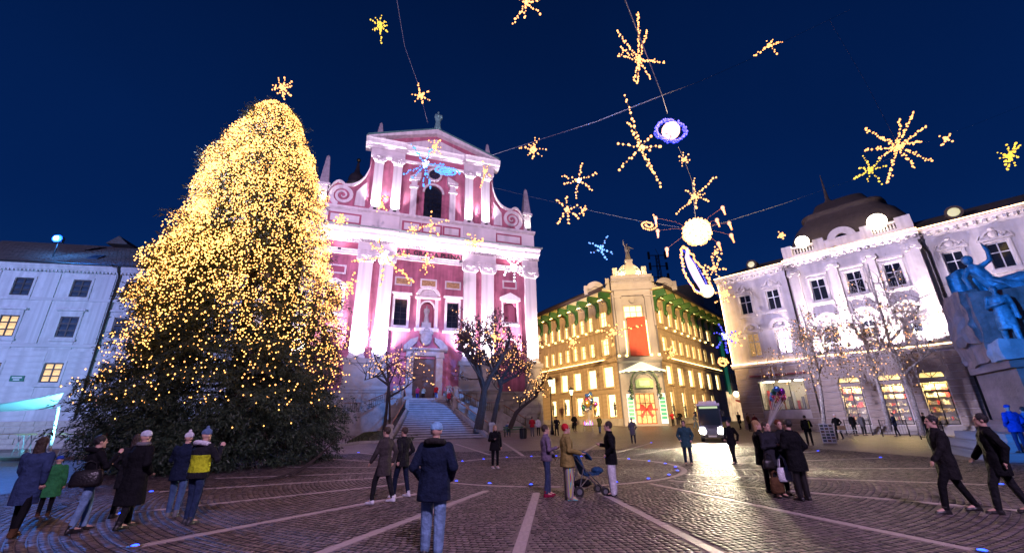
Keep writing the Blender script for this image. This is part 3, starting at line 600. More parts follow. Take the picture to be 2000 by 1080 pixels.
for c in cols:
    for z, h in rows:
        window(hs, c, z, 1.56, h, 2, 3, WFR, LITP if (c, z) in lit else BLUEGL, .06, .12)
        m = frame4(c - .8, c + .8, z, z + h, .2, -.07, .02); m.box(c - 1.1, c + 1.1, -.18, .02, z - .42, z - .2)
        if z == 10.35: m.box(c - 1.25, c + 1.25, -.3, .02, z + h + .55, z + h + .75); m.box(c - 1.0, c + 1.0, -.1, .02, z + h + .2, z + h + .55)
        m.build('window_surround', HW, hs)
        if z == 10.35: block('apron_panel', HW, hs, c - .95, c + .95, -.06, .02, z - 1.2, z - .45)
for z in (14.05, 9.35): block('string_course', HW, hs, -10.5, 18, -.14, .02, z, z + .28)
for c in (-5.7, -.6, 4.3): block('flat_pilaster', HW, hs, c - .5, c + .5, -.08, .01, 9.7, 17.0)
for k in range(14): z = 1.3 + k * .55; [block('stone_course', HW, hs, a, b_, -.03, .02, z + .02, z + .53) for a, b_ in ((-10.5, -9.2), (-7.4, -4.0), (-2.1, 1.0), (2.9, 5.6), (7.5, 18)) if not 5.5 < z < 5.8]
MB().prof([(-.05, 17.0), (-.35, 17.3), (-.5, 17.6), (-.55, 17.85), (.1, 17.9), (.1, 17.0)], -10.6, 18.1).build('eaves_cornice', HW, hs)
m = MB(); x = -10.4
while x < 18: m.box(x, x + .16, -.32, 0, 17.05, 17.25); x += .34
tag(m.build('dentils', HW, hs), kind='stuff')
MB().tube([(-10.6, -.68, 17.86), (18.1, -.68, 17.86)], .1, 6).build('gutter', WFR, hs)
RT = M('brown_roof_tile', (.06, .035, .03), .75, var=.3, vs=4)
b = MB(); b.add([(-10.8, -.72, 17.95), (18.3, -.72, 17.95), (18.3, 5.4, 22.3), (-10.8, 5.4, 22.3), (-10.8, 12, 17.95), (18.3, 12, 17.95)], [(0, 1, 2, 3), (3, 2, 5, 4), (1, 5, 2), (0, 3, 4)]); rf = b.build('roof', RT, hs)
m = MB(); nrow = 22; rr_ = random.Random(3); sl = Vector((0, 6.12, 4.35)); sl_n = Vector((0, -4.35, 6.12)).normalized()
for i in range(nrow):
    y_ = -.7 + 6.05 * i / nrow; z_ = 17.97 + 4.3 * i / nrow; x = -10.8 - (i % 2) * .2
    while x < 18.0:
        q = rr_.uniform(.02, .045); m.add([(x + .01, y_, z_ + .02), (x + .39, y_, z_ + .02), (x + .39, y_, z_ + q + .05), (x + .01, y_, z_ + q + .05), (x + .01, y_ + .3, z_ + .215), (x + .39, y_ + .3, z_ + .215)], [(0, 1, 2, 3), (3, 2, 5, 4)]); x += .4
tag(m.build('roof_tiles', RT, rf), kind='stuff')
m = MB().prism([(.2, 22.0), (1.3, 23.0), (2.4, 22.0)], 3.6, 7); m.build('roof_hatch', RT, rf)
m = MB(); m.add([(1.1, .6, 19.05), (2.1, .6, 19.05), (2.1, 1.5, 19.75), (1.1, 1.5, 19.75), (1.1, .55, 18.9), (2.1, .55, 18.9), (2.1, 1.5, 19.6), (1.1, 1.5, 19.6)], [(0, 1, 2, 3), (0, 4, 5, 1), (1, 5, 6, 2), (3, 7, 4, 0)]); m.build('skylight', BLUEGL, rf)
MB().tube([(5.1, -.68, 17.75), (5.1, -.5, 17.3), (5.1, -.16, 16.9), (5.1, -.16, 1)], .09, 6).build('downpipe', WFR, hs)
MB().tube([(4.6, -.9, 17.85), (4.75, -.75, 17.7), (5.1, -.68, 17.7)], .09, 6).build('gutter_outlet', WFR, hs)
sg = MB(); sg.box(-1.15, -.05, -.1, -.03, 6.1, 6.62); sg_ = sg.build('street_sign', M('green_enamel', (.01, .16, .10), .3), hs)
for z, t_, s_ in ((6.4, 'UL', .16), (6.18, 'TRG', .16)): pass
def text_part(body, size, loc, rot, mat, parent, name='lettering', ex=.006, align='CENTER', bold=0):
    cu = bpy.data.curves.new('t', 'FONT'); cu.body = body; cu.size = size; cu.extrude = ex; cu.align_x = align; cu.offset = bold
    to = bpy.data.objects.new('t', cu); COL.objects.link(to); dg = bpy.context.evaluated_depsgraph_get(); me = bpy.data.meshes.new_from_object(to.evaluated_get(dg)); bpy.data.objects.remove(to)
    o = link(name, me, mat, parent, loc=loc); o.rotation_euler = rot; return o
m = MB(); m.box(-1.0, -.2, -.115, -.1, 6.4, 6.5); m.box(-.85, -.35, -.115, -.1, 6.2, 6.3); m.build('lettering', M('white_enamel', (.75, .75, .75), .3), sg_)
# blue floodlight on the roof
fp = house.matrix_basis @ Vector((-1.95, .6, 19.0 - gz(40)))
fl = thing('roof_floodlight', 'bright blue-white floodlight on a short mast on the townhouse roof', 'floodlight', fp, rad(11.5))
MB().tube([(0, 0, -.3), (.12, -.1, 1.6)], .06, 6).build('mast', IRON, fl); MB().tube([(.0, -.05, .6), (.3, -.2, 1.1)], .035, 5).build('brace', IRON, fl); MB().cbox((.12, -.1, 1.85), (.7, .35, .6)).build('housing', FLH, fl)
MB().ell((.12, -.42, 1.9), (.46, .16, .40), 12, 8).build('lens', EM('blue_lamp_glass', (.012, .10, 1), 7), fl, True); MB().ell((.12, -.52, 1.9), (.24, .10, .21), 12, 8).build('bulb', EM('blue_white_lamp', (.5, .8, 1), 40), fl, True)
bl = lamp('SPOT', 'blue_beam', (.12, -.75, 1.9), 30000, (.03, .22, 1), None, .3, 70, .9, fl)
tw = Vector((17, 21, 4)); dloc = Matrix.Rotation(-rad(11.5), 3, 'Z') @ (tw - (fp + Vector((0, 0, 1.9)))); bl.rotation_euler = dloc.to_track_quat('-Z', 'Y').to_euler()
lamp('POINT', 'blue_spill', (.12, -.9, 1.7), 1600, (.06, .32, 1), None, .25, parent=fl)

# ================================================================== CORNER STORE (yellow lit)
TAN = M('tan_stone_facade', (.50, .39, .25), .8, streak=.2, var=.2, vs=1, bump=.2, bs=12); TANL = M('pale_tower_stone', (.32, .31, .35), .75, var=.18, vs=1, bump=.15)
GREEN = M('green_bracket_paint', (.03, .11, .03), .5, var=.25, vs=2); CREAM = M('cream_soffit', (.66, .54, .28), .7)
LITW = M('bright_shop_window', (.4, .35, .2), .4, emit=(1, .76, .32), es=3.4, var=.45, vs=1.3); LITO = M('lit_office_window', (.4, .35, .2), .4, emit=(1, .74, .32), es=3.0, var=.5, vs=1.2)
STRIP = EM('yellow_light_strip', (1, .66, .20), 9)
EAVE = EM('eaves_light_strip', (1, .70, .24), 14)
_p = A(1264, 800, 56); a0 = -7.25; _d0 = Vector((math.cos(rad(a0)), math.sin(rad(a0)), 0))
store = thing('corner_store', 'yellow-lit corner department store with green eaves brackets and statue on its tower', 'shop building', (_p.x, _p.y, gz(56)), rad(a0), absz=True)
def wing(origin_u, ang, length, sgn):
    """one street wing; x runs away from the corner, parts are children of the store"""
    Mx = Matrix.Translation((origin_u, 0, 0)) @ Matrix.Rotation(rad(ang - a0), 4, 'Z')
    def fin(o): 
        o.matrix_basis = Mx @ o.matrix_basis; return o
    return fin
st = store
def setmat(o, Mx):
    l, s_ = o.location.copy(), o.scale.copy(); o.matrix_basis = Mx @ Matrix.Translation(l) @ o.rotation_euler.to_matrix().to_4x4() @ Matrix.Diagonal((*s_, 1)); return o
def build_wing(u0, ang, L, s, top, mid, fir, gro, nbr):
    Mx = Matrix.Translation((u0, 0, 0)) @ Matrix.Rotation(rad(ang - a0), 4, 'Z'); f = lambda o: setmat(o, Mx)
    X = lambda x: s * x
    def iv(a, b_): return tuple(sorted((X(a), X(b_))))
    hol = [(*iv(x, x + w_), z, z + h) for lst in (top, mid, fir, gro) for x, w_, z, h in lst]
    b = MB(); holes_wall(b, *iv(0, L), .6, 18.6, hol, 0, .4); e_ = X(L); b.add([(e_, 0, .6), (e_, 9, .6), (e_, 9, 18.6), (e_, 0, 18.6)], [(0, 1, 2, 3)]); f(b.build('wall', TAN, st))
    for lst, nx, nz, mt, fr in ((top, 2, 2, LITO, CREAM), (mid, 2, 2, LITO, CREAM), (fir, 1, 1, LITW, CREAM), (gro, 1, 1, LITW, WFR)):
        for x, w_, z, h in lst:
            f(window(st, X(x + w_ / 2), z, w_, h, nx, nz, fr, mt, .25, .08, split=(.62,) if nz == 2 else None))
            if lst is gro:
                o = MB(); xx = X(x + w_ / 2); zz = z + .1   # shop dummy in the window
                o.lathe((xx + .25 * w_ * R.choice((-1, 1)), .12, 0), [(.05, zz), (.12, zz + .3), (.1, zz + .8), (.2, zz + 1.0), (.14, zz + 1.25), (.2, zz + 1.5), (.06, zz + 1.62), (.1, zz + 1.75), (.03, zz + 1.92)], 8); f(o.build('shop_dummy', M('shop_dummy_dark', (.05, .05, .06), .6), st))
    for x, w_, z, h in top + mid: 
        m = frame4(*iv(x, x + w_), z, z + h, .14, -.1, .02); f(m.build('window_surround', TAN, st))
    for x, w_, z, h in fir: m = MB().box(*iv(x - .1, x + w_ + .1), -.2, .02, z - .22, z); f(m.build('sill', TAN, st))
    # courses of stone on the lower storeys
    z = 1.2
    while z < 9.0:
        z1 = z + .56; segs = [(0.02, L)]
        for x, w_, zz, h in fir + gro:
            if zz - .25 < z1 and zz + h > z: segs = [q for a, b_ in segs for q in ((a, min(b_, x)), (max(a, x + w_), b_)) if q[1] - q[0] > .05]
        for a, b_ in segs: f(block('stone_course', TAN, st, *iv(a, b_), -.06, .02, z + .03, z1 - .03))
        z = z1
    f(MB().box(*iv(-.1, L), -.12, .02, .6, 1.9).build('plinth', STONE, st))
    f(MB().prof([(0, 9.05), (-.3, 9.2), (-.4, 9.55), (.0, 9.6)], *iv(0, L)).build('ledge_cornice', TAN, st))
    f(MB().box(*iv(2.4 if s < 0 else 3.4, L - 1), -.34, -.26, 9.62, 9.70).build('light_strip', STRIP, st))
    f(MB().box(*iv(.4, L), -.14, .02, 13.55, 13.8).build('string_course', TAN, st))
    # eaves: soffit, fascia, brackets, roof
    f(MB().box(*iv(-.3, L + .4), -1.9, .2, 18.85, 19.05).build('soffit', CREAM, st)); f(MB().box(*iv(-.3, L + .4), -2.1, -1.85, 18.8, 19.3).build('fascia', M('dark_fascia', (.05, .035, .03), .6), st))
    f(MB().add([(X(-.5), -2.1, 19.3), (X(L + .4), -2.1, 19.3), (X(L + .4), 4, 22.4), (X(2.0), 4, 22.4)], [(0, 1, 2, 3)] if s > 0 else [(3, 2, 1, 0)]).build('roof', ROOFDK, st))
    f(MB().box(*iv(.2, L), -.42, .02, 17.98, 18.14).build('light_cove', CREAM, st)); f(MB().box(*iv(.4, L), -.2, -.1, 18.25, 18.33).build('light_strip', EAVE, st))
    for i in range(nbr):
        x = X(.5 + (L - .8) * (i / (nbr - 1)) ** (1.0)); m = MB(); w2 = .22
        P = [(0, 16.0), (-.25, 16.0), (-.28, 17.0), (-.45, 17.6), (-1.0, 17.85), (-1.75, 17.95), (-1.85, 18.3), (-1.7, 18.84), (0, 18.84)]
        m.prof(P, x - w2, x + w2); m.ell((x, -1.72, 18.1), (.27, .24, .3), 8, 6); m.ell((x, -.32, 16.15), (.24, .2, .45), 8, 6); f(m.build('bracket', GREEN, st))
        if i < nbr - 1:
            x2 = X(.5 + (L - .8) * ((i + .5) / (nbr - 1))); m = MB().arc(x2, 17.9, .26, .36, 180, 360, -.14, .0, 8); f(m.build('garland', CREAM, st)); 
            for dx in (-.6, .6):
                pass
    for x in [t_[0] + t_[1] + .38 for t_ in top]:
        if x < L - .5: f(MB().box(*iv(x - .1, x + .1), -.3, -.1, 13.85, 14.05).build('wall_lamp', STRIP, st))
    return f
Lt = [(1.45, 1.4, 14.3, 2.2)] + [(4.55 + 2.03 * i, 1.05, 14.15, 2.15) for i in range(8)]; Lm = [(1.45, 1.4, 10.3, 2.35)] + [(4.55 + 2.03 * i, 1.05, 10.35, 2.0) for i in range(7)]
Lf = [(1.1, 2.0, 5.95, 2.75), (4.65, 1.85, 5.95, 2.65), (8.2, 1.8, 5.95, 2.6), (11.55, 1.8, 5.95, 2.6), (15, 1.7, 5.95, 2.5)]; Lg = [(1.1, 1.65, 2.05, 3.0), (4.5, 1.5, 2.2, 2.75), (8.0, 1.75, 2.3, 2.65), (11.4, 1.6, 2.4, 2.5), (15, 1.4, 2.4, 2.4)]
fL = build_wing(-3.1, -61, 21, -1, Lt, Lm, Lf, Lg, 9)
Rt = [(1.25, 1.5, 14.45, 2.05)] + [(4.65 + 2.68 * i, 1.35, 14.4, 2.1) for i in range(6)] + [(21.4, 1.9, 14.45, 1.95)]; Rm = [(1.35, 1.55, 10.6, 2.05)] + [(4.9 + 2.68 * i, 1.35, 10.6, 2.0) for i in range(6)] + [(21.9, 1.7, 10.5, 2.0)]
Rf = [(1.6, 2.0, 6.2, 2.5), (5.55, 2.0, 6.2, 2.5), (9.75, 2.0, 6.2, 2.5), (14.0, 2.0, 6.2, 2.5), (18.1, 2.0, 6.2, 2.5), (22.5, 2.0, 6.3, 2.5)]; Rg = [(1.75, 1.2, 1.75, 3.5), (5.85, 1.3, 1.75, 3.5), (10, 1.3, 2.2, 3.0), (14.3, 1.3, 2.4, 2.85), (18.5, 1.3, 2.5, 2.75)]
fR = build_wing(2.45, 48.5, 27, 1, Rt, Rm, Rf, Rg, 9)
# corner tower
b = MB(); holes_wall(b, -3.1, 2.45, .6, 19, [(-1.6, .95, 15.1, 16.8), (-1.35, 1.1, 1.2, 5.0)], -.05, .5); b.build('tower_wall', TANL, st)
window(st, -.325, 15.1, 2.5, 1.7, 3, 2, CREAM, LITO, .2, .08)
for x in (-2.35, 1.75): block('tower_pier', TANL, st, x - .42, x + .42, -.5, 0, 9.6, 17.9); block('pier_cap', TANL, st, x - .55, x + .55, -.65, 0, 17.9, 18.15)
block('tower_frieze', TANL, st, -2.75, 2.15, -.55, .5, 18.15, 18.9); MB().prof([(-.6, 18.9), (-.75, 19.0), (-.7, 19.9), (-.95, 20.2), (-1.35, 20.5), (-1.4, 20.9), (1, 21), (1, 18.9)], -3.1, 2.5).build('tower_cornice', TANL, st)
m = MB(); x = -3.0
while x < 2.4: m.box(x, x + .12, -1.1, -.8, 20.12, 20.28); x += .26
tag(m.build('dentils', TANL, st), kind='stuff')
m = MB().arc(-.3, 17.55, .35, .5, 180, 360, -.62, -.05, 10); m.build('garland', TANL, st)
ATT = M('attic_stone', (.66, .62, .52), .7, var=.1)
m = MB(); m.box(-2.7, 2.1, -.4, 1.2, 20.95, 21.3)
for s in (-1, 1): m.box(*sorted((-.3 + s * 1.7, -.3 + s * 2.35)), -.6, .6, 21.3, 22.35)
m.arc(-.3, 21.3, 0, 1.65, 0, 180, -.3, .4, 16); m.rings([[(-.3 + a * q, -.75 + b_ * q * .6, z) for a, b_ in ((-1, -1), (1, -1), (1, 1), (-1, 1))] for q, z in ((.75, 21.0), (.6, 22.2), (.42, 23.0), (.55, 23.05), (.55, 23.35), (.35, 23.4))]); m.build('tower_attic', ATT, st)
for s in (-1, 1):
    m = MB(); m.arc(-.3 + s * .95, 21.6, .35, .5, 20, 160, -.36, -.28, 8); m.build('grille', COPPER, st)
    xx = -.3 + s * 4.6; m = MB(); m.box(xx - 1.5, xx + 1.5, .8, 1.8, 19, 19.9); m.arc(xx + s * .3, 19.6, .55, 1.35, 0, 180, .8, 1.5, 14); m.arc(xx + s * .3, 19.6, 0, .55, 0, 180, 1.1, 1.4, 12); m.box(*sorted((xx - s * 1.75, xx - s * 1.2)), .5, 1.4, 19, 21.2); m.box(*sorted((xx + s * 1.45, xx + s * 1.9)), .7, 1.4, 19, 20.3); m.build('dormer_gable', TANL, st)
block('banner', M('red_banner', (.55, .09, .06), .85, var=.18, vs=6, bump=.3), st, -1.4, 1.0, -.72, -.66, 9.75, 15.05)
for x in (-3.1, 2.45): MB().tube([(x, -.25, 1), (x, -.25, 18.6)], .1, 6).build('downpipe', M('zinc_pipe', (.2, .2, .24), .5, metal=.4), st)
for x in (-2.75, 2.15):
    for dx in (-.22, .22): MB().lathe((x + dx, -.35, 0), [(.17, 13.8), (.15, 14.1), (.14, 18.4), (.2, 18.7)], 10).build('column', TANL, st)
for x in (-1.75, 1.2): block('light_strip', STRIP, st, x - .04, x + .04, -.3, -.2, 10.1, 14.6)
for x in (-2.9, -1.9, 1.3, 2.3): block('wall_lamp', STRIP, st, x - .13, x + .13, -.75, -.52, 9.7, 9.95)
MB().prof([(-.05, 8.9), (-.7, 9.1), (-.8, 9.6), (-.05, 9.65)], -3.2, 2.55).build('tower_ledge', TANL, st)
# scalloped glass canopy with lights, iron arch and door
CAN = M('frosted_canopy_glass', (.6, .6, .5), .3, emit=(1, .86, .5), es=1.6, var=.2, vs=2)
IRG = M('green_wrought_iron', (.06, .11, .08), .5, metal=.3)
canopy = None
for i in range(9):
    a = math.pi * (i + .5) / 9; x0 = math.cos(math.pi * i / 9); x1 = math.cos(math.pi * (i + 1) / 9); y0 = math.sin(math.pi * i / 9); y1 = math.sin(math.pi * (i + 1) / 9); c_ = (-.1, -.1)
    m = MB(); m.add([(c_[0], c_[1], 9.0), (c_[0] + 2.9 * x0, c_[1] - 1.9 * y0, 7.75), (c_[0] + 3.0 * math.cos(a), c_[1] - 2.05 * math.sin(a), 7.55), (c_[0] + 2.9 * x1, c_[1] - 1.9 * y1, 7.75), (c_[0], c_[1], 9.05), (c_[0] + 2.9 * x0, c_[1] - 1.9 * y0, 7.8), (c_[0] + 3.0 * math.cos(a), c_[1] - 2.05 * math.sin(a), 7.6), (c_[0] + 2.9 * x1, c_[1] - 1.9 * y1, 7.8)],
              [(0, 3, 2, 1), (4, 5, 6, 7), (1, 2, 6, 5), (2, 3, 7, 6)]); m.build('canopy_panel', CAN, st)
m = MB(); m.tube([(-.1 + 2.95 * math.cos(math.pi * i / 24), -.1 - 1.97 * math.sin(math.pi * i / 24), 7.72 + .08 * abs(math.sin(9 * math.pi * i / 24))) for i in range(25)], .05, 5); m.build('canopy_rim', STRIP, st)
m = MB(); m.arc(-.12, 6.3, 1.55, 1.75, 0, 180, -1.2, -1.05, 16); m.arc(-.12, 6.3, 1.2, 1.28, 0, 180, -1.2, -1.1, 14)
for s in (-1, 1):
    m.tube([(-.12 + s * 1.65, -1.12, 6.3), (-.12 + s * 1.65, -1.12, 5.0)], .07, 6)
    for k in range(7): m.ell((-.12 + s * (1.75 + .12 * math.sin(k * 2)), -1.15, 4.4 + k * .26), (.2, .16, .17), 6, 5)
m.build('iron_arch', IRG, st)
m = MB(); P = [(-1.25, 5.6), (1.0, 5.6), (1.0, 6.4)] + [(-.12 + 1.12 * math.cos(math.pi * i / 10), 6.4 + .45 * math.sin(math.pi * i / 10)) for i in range(1, 10)] + [(-1.25, 6.4)]; m.prism(P, -1.1, -.95); m.build('sign_panel', M('green_glass_sign', (.15, .28, .12), .3, emit=(.55, .8, .25), es=.35, var=.3, vs=2), st)
MB().box(-.75, .5, -1.15, -1.1, 5.85, 6.5).build('sign_glow', M('pale_sign_glow', (.4, .5, .2), .4, emit=(.8, .9, .35), es=.9, var=.4, vs=2), st)
m = MB(); m.box(-1.34, 1.09, .3, .36, 1.2, 5.0); m.build('shop_interior', M('lit_shop_interior', (.4, .2, .1), .6, emit=(1, .50, .16), es=1.8, var=.6, vs=2.5), st)
m = MB()
for x in (-1.3, -.75, -.12, .5, 1.05): m.box(x - .05, x + .05, .05, .15, 1.2, 4.95)
for z in (1.25, 2.3, 3.7, 4.9): m.box(-1.3, 1.05, .06, .14, z - .05, z + .05)
m.build('door_frame', M('brown_door_frame', (.18, .07, .03), .4), st)
MB().box(-1.35, 1.1, -.02, .0, 1.2, 1.3).build('threshold', M('red_mat', (.4, .03, .02), .8), st)
RIB = M('red_ribbon', (.75, .02, .03), .5); m = MB(); m.box(-1.5, 1.3, -.25, -.2, 2.85, 3.05)
for s in (-1, 1):
    m.prism([(-.12, 2.95), (-.12 + s * .3, 3.5), (-.12 + s * .75, 3.65), (-.12 + s * .82, 3.0), (-.12 + s * .55, 2.75)][::s], -.42, -.26); m.prism([(-.12, 2.95), (-.12 + s * .55, 1.95), (-.12 + s * .85, 2.15), (-.12 + s * .25, 2.95)][::s], -.38, -.27)
m.ell((-.12, -.4, 2.97), (.18, .12, .18), 8, 6); tag(m.build('bow', RIB), 'large red bow on the corner store door', 'bow').matrix_basis = store.matrix_basis @ Matrix.Translation((0, 0, -gz(56)))
for x, lb in ((-2.05, 'white panel of green bars beside the shop door, street-lamp side'), (1.95, 'white panel of green bars beside the shop door, wall next to the phone-holding pair')):
    t = tag(MB().box(x - .42, x + .42, -.5, -.38, 1.2, 4.9).build('sign_board', M('white_sign', (.8, .85, .85), .4, emit=(.7, .9, .9), es=.5)), lb, 'sign board'); t.matrix_basis = store.matrix_basis @ Matrix.Translation((0, 0, -gz(56)))
    for i in range(7):
        if i < 6: MB().box(x - .34, x + .34, -.53, -.505, 1.75 + i * .47, 2.12 + i * .47).build('green_bar', M('teal_print', (.0, .28, .20), .4, emit=(0, .5, .35), es=.35), t)
lamp('SPOT', 'sign_uplight', store.matrix_basis @ Vector((-.3, -7, 4)), 1100, (1, .8, .75), store.matrix_basis @ Vector((-.3, 0, 17)), .3, 60, .7)
for x in (-1.2, .6): lamp('POINT', 'attic_lamp', store.matrix_basis @ Vector((x, -1.1, 20.05 + .1)), 130, (1, .9, .6), None, .1)
# dark office block behind with window grid, and the lane beyond
q = store.matrix_basis @ Vector((0, 0, 0)); OB = M('grey_concrete_block', (.20, .19, .19), .8, var=.2, vs=.7)
fp_ = A(1404, 640, 84); ob = thing('office_block', 'dark grey office block with rows of small windows beyond the corner store', 'office building', (fp_.x, fp_.y, 1.16), rad(52), absz=True)
hol = [(x, x + 1.2, z, z + 2.0) for x in [1 + 2.4 * i for i in range(14)] for z in (8.4, 12.2, 16.0, 19.8, 23.6)]; b = MB(); holes_wall(b, -9, 35, 6.5, 27, hol, 0, .3); b.add([(-9, 0, 6.5), (-9, 16, 6.5), (-9, 16, 27), (-9, 0, 27), (35, 16, 27), (35, 0, 27)], [(1, 0, 3, 2), (3, 5, 4, 2)]); b.build('wall', OB, ob)
for x0, x1, z0, z1 in hol: window(ob, (x0 + x1) / 2, z0, 1.2, 2.0, 1, 2, WFR, DKGLASS, .15, .06)
MB().box(-9, 35, .3, .5, 1, 6.5).build('shop_front', M('lit_lane_shopfront', (.3, .2, .1), .5, emit=(1, .66, .35), es=.9, var=.6, vs=.6), ob)
for x in (3, 9): MB().prof([(0, 5.2), (-1.8, 4.3), (-1.8, 4.1), (0, 4.9)], x, x + 5).build('awning', M('red_awning', (.45, .05, .05), .8), ob)
MB().box(-3, -.5, -.3, -.2, 6, 17).build('green_banner', M('green_banner_cloth', (.05, .35, .22), .8, emit=(.02, .25, .15), es=.25), ob)
MB().ell((.6, -.8, 6.1), .55, 10, 8).build('wall_lamp', EM('lane_lamp', (1, .75, .35), 9), ob)
# lattice mast
p = A(1286, 520, 100); t = tag(thing('antenna_mast', 'dark lattice aerial mast on the skyline behind the corner store', 'antenna', (p.x, p.y, 18)), None)
m = MB()
for s, c_ in ((-1, -1), (1, -1), (1, 1), (-1, 1)): m.tube([(s * .7, c_ * .7, 0), (s * .3, c_ * .3, p.z - 18 + 3)], .1, 4)
for k in range(8): z = k * 3.2; q2 = .7 - .4 * z / (p.z - 15); m.tube([(-q2, -q2, z), (q2, -q2, z + 1.6), (-q2, -q2, z + 3.2)], .07, 4)
m.build('lattice', IRON, t); m = MB()
for k in (5, 8, 11): m.tube([(-2.2, 0, p.z - 18 - 8 + k), (2.2, 0, p.z - 18 - 8 + k)], .12, 4); m.box(-2.4, -1.9, -.2, .2, p.z - 27 + k, p.z - 25 + k); m.box(1.9, 2.4, -.2, .2, p.z - 27 + k, p.z - 25 + k)
m.build('aerials', IRON, t)
# ================================================================== PEOPLE AND STATUES (builders)
REMESH = []
def solid(mb, name, mat, parent, vox, smooth=4):
    o = mb.build(name, mat, parent, True); r_ = o.modifiers.new('r', 'REMESH'); r_.mode = 'VOXEL'; r_.voxel_size = vox; r_.use_smooth_shade = True
    s_ = o.modifiers.new('s', 'SMOOTH'); s_.factor = .5; s_.iterations = smooth; REMESH.append(o); return o
def flush_remesh():
    dg = bpy.context.evaluated_depsgraph_get(); new = [(o, bpy.data.meshes.new_from_object(o.evaluated_get(dg))) for o in REMESH]
    for o, me in new:
        mats = list(o.data.materials); old = o.data; o.modifiers.clear(); me.materials.clear()
        for q in mats: me.materials.append(q)
        me.polygons.foreach_set('use_smooth', np.ones(len(me.polygons), bool)); me.polygons.foreach_set('material_index', np.zeros(len(me.polygons), 'i')); o.data = me; me.name = o.name; bpy.data.meshes.remove(old)
    REMESH.clear()
SKIN = M('skin', (.55, .33, .25), .55, var=.1, vs=8); EYE = M('eye_dark', (.02, .015, .012), .2)
def fab(name, col, rough=.85): return M('cloth_' + name, col, rough, var=.35, vs=9, bump=1.0, bs=9, spec=.15)
BLACK = fab('black', (.006, .006, .008)); NAVY = fab('navy', (.008, .014, .036)); DGREY = fab('charcoal', (.013, .013, .016)); JEANS = fab('blue_denim', (.06, .11, .22)); LJEANS = fab('light_denim', (.16, .26, .42)); RED = fab('red', (.40, .02, .03)); BLUE = fab('bright_blue', (.02, .07, .40)); PALEH = fab('pale_wool', (.50, .55, .62)); WHITEC = fab('off_white', (.62, .62, .66)); GREENC = fab('green', (.03, .18, .06)); GREYC = fab('grey', (.14, .14, .15)); BROWN = fab('brown', (.09, .045, .02)); PINKC = fab('pink', (.5, .06, .22)); NEON = fab('neon_yellow', (.50, .56, .02)); LEATHER = M('black_leather', (.014, .012, .012), .35, bump=.3, bs=30)
HAIRB = M('brown_hair', (.035, .02, .012), .45, bump=.7, bs=40); HAIRBL = M('blonde_hair', (.34, .20, .08), .45, bump=.7, bs=40); HAIRD = M('black_hair', (.012, .01, .01), .4, bump=.7, bs=40)
def V3(*a): return Vector(a)
def limb(m, pts, rs, n=8):
    m.tube(pts, rs, n)
    for p, r_ in zip(pts, rs): m.ell(p, r_ * .99, n, 6)
def hand(m, wr, d, side, k, curl=.5, fine=True):
    d = d.normalized(); a = d.cross(V3(0, 0, 1)); a = a.normalized() if a.length > .05 else V3(1, 0, 0); a = a * side; b = d.cross(a).normalized()
    pc = wr + d * .055 * k; m.ell(wr + d * .05 * k, (.036 * k, .036 * k, .05 * k) if not fine else .034 * k, 8, 6)
    for i, (off, ln) in enumerate(((-.030, .066), (-.010, .078), (.010, .074), (.029, .058))):
        p0 = wr + d * .07 * k + a * off * k; p1 = p0 + (d * (1 - curl * .4) + b * curl * .5) * ln * .55 * k; p2 = p1 + (d * (1 - curl) + b * curl) * ln * .5 * k
        m.tube([wr + d * .03 * k + a * off * .8 * k, p0, p1, p2], [.012 * k, .0115 * k, .011 * k, .009 * k], 6)
    p0 = wr + d * .03 * k - a * .03 * k; m.tube([wr + d * .015 * k, p0, p0 + (d * .7 - a * .5 + b * .3) * .04 * k, p0 + (d - a * .2 + b * .5) * .062 * k], [.014 * k, .013 * k, .0115 * k, .009 * k], 6)
ARMS = {  # elbow and wrist offsets (x outward, y forward, z up) from the shoulder
    'down': ((.06, -.03, -.29), (.07, .04, -.55)), 'pocket': ((.11, -.08, -.27), (.03, .10, -.44)), 'phone': ((.10, .12, -.25), (-.06, .30, -.03)), 'push': ((.05, .02, -.28), (.0, .32, -.36)),
    'hold': ((.08, .02, -.28), (-.06, .26, -.24)), 'cross': ((.07, .03, -.27), (-.16, .20, -.22)), 'lap': ((.06, .08, -.27), (-.08, .28, -.36)), 'up': ((.12, .05, .26), (.16, .12, .52)), 'out': ((.2, .1, -.2), (.3, .28, -.32)), 'swing': ((.07, -.14, -.26), (.05, -.08, -.5)), 'swingf': ((.05, .10, -.27), (.02, .26, -.48))}
def skeleton(H, arms=('down', 'down'), stride=0, sit=False, lean=0, turn=0):
    k = H / 1.75; J = {}; f = lambda x, y, z: V3(x * k, -y * k, z * k)   # y argument: forward
    hz = .52 if sit else .93
    J['pel'] = f(0, 0, hz); dz = hz - .93
    J['che'] = f(0, lean * .35, 1.28 + dz); J['nec'] = f(0, lean * .52, 1.47 + dz); J['hea'] = f(0, lean * .6 + .015, 1.625 + dz)
    for s, nm in ((-1, 'r'), (1, 'l')):
        J['sh' + nm] = f(s * .185, lean * .48, 1.41 + dz); ar = ARMS[arms[0 if s < 0 else 1]]
        J['el' + nm] = J['sh' + nm] + f(s * ar[0][0], ar[0][1], ar[0][2]); J['wr' + nm] = J['sh' + nm] + f(s * ar[1][0], ar[1][1], ar[1][2])
        J['hi' + nm] = f(s * .09, 0, hz - .02); st_ = stride * (1 if s > 0 else -1)
        if sit: J['kn' + nm] = f(s * .12, .42, .50); J['an' + nm] = f(s * .12, .38 + .05 * s, .09)
        else: J['kn' + nm] = f(s * .105, st_ * .55 + .02 + max(0, st_) * .12, .50); J['an' + nm] = f(s * .11, st_ - abs(st_) * .05, .09 + max(0, -st_) * .18)
    J['k'] = k; return J
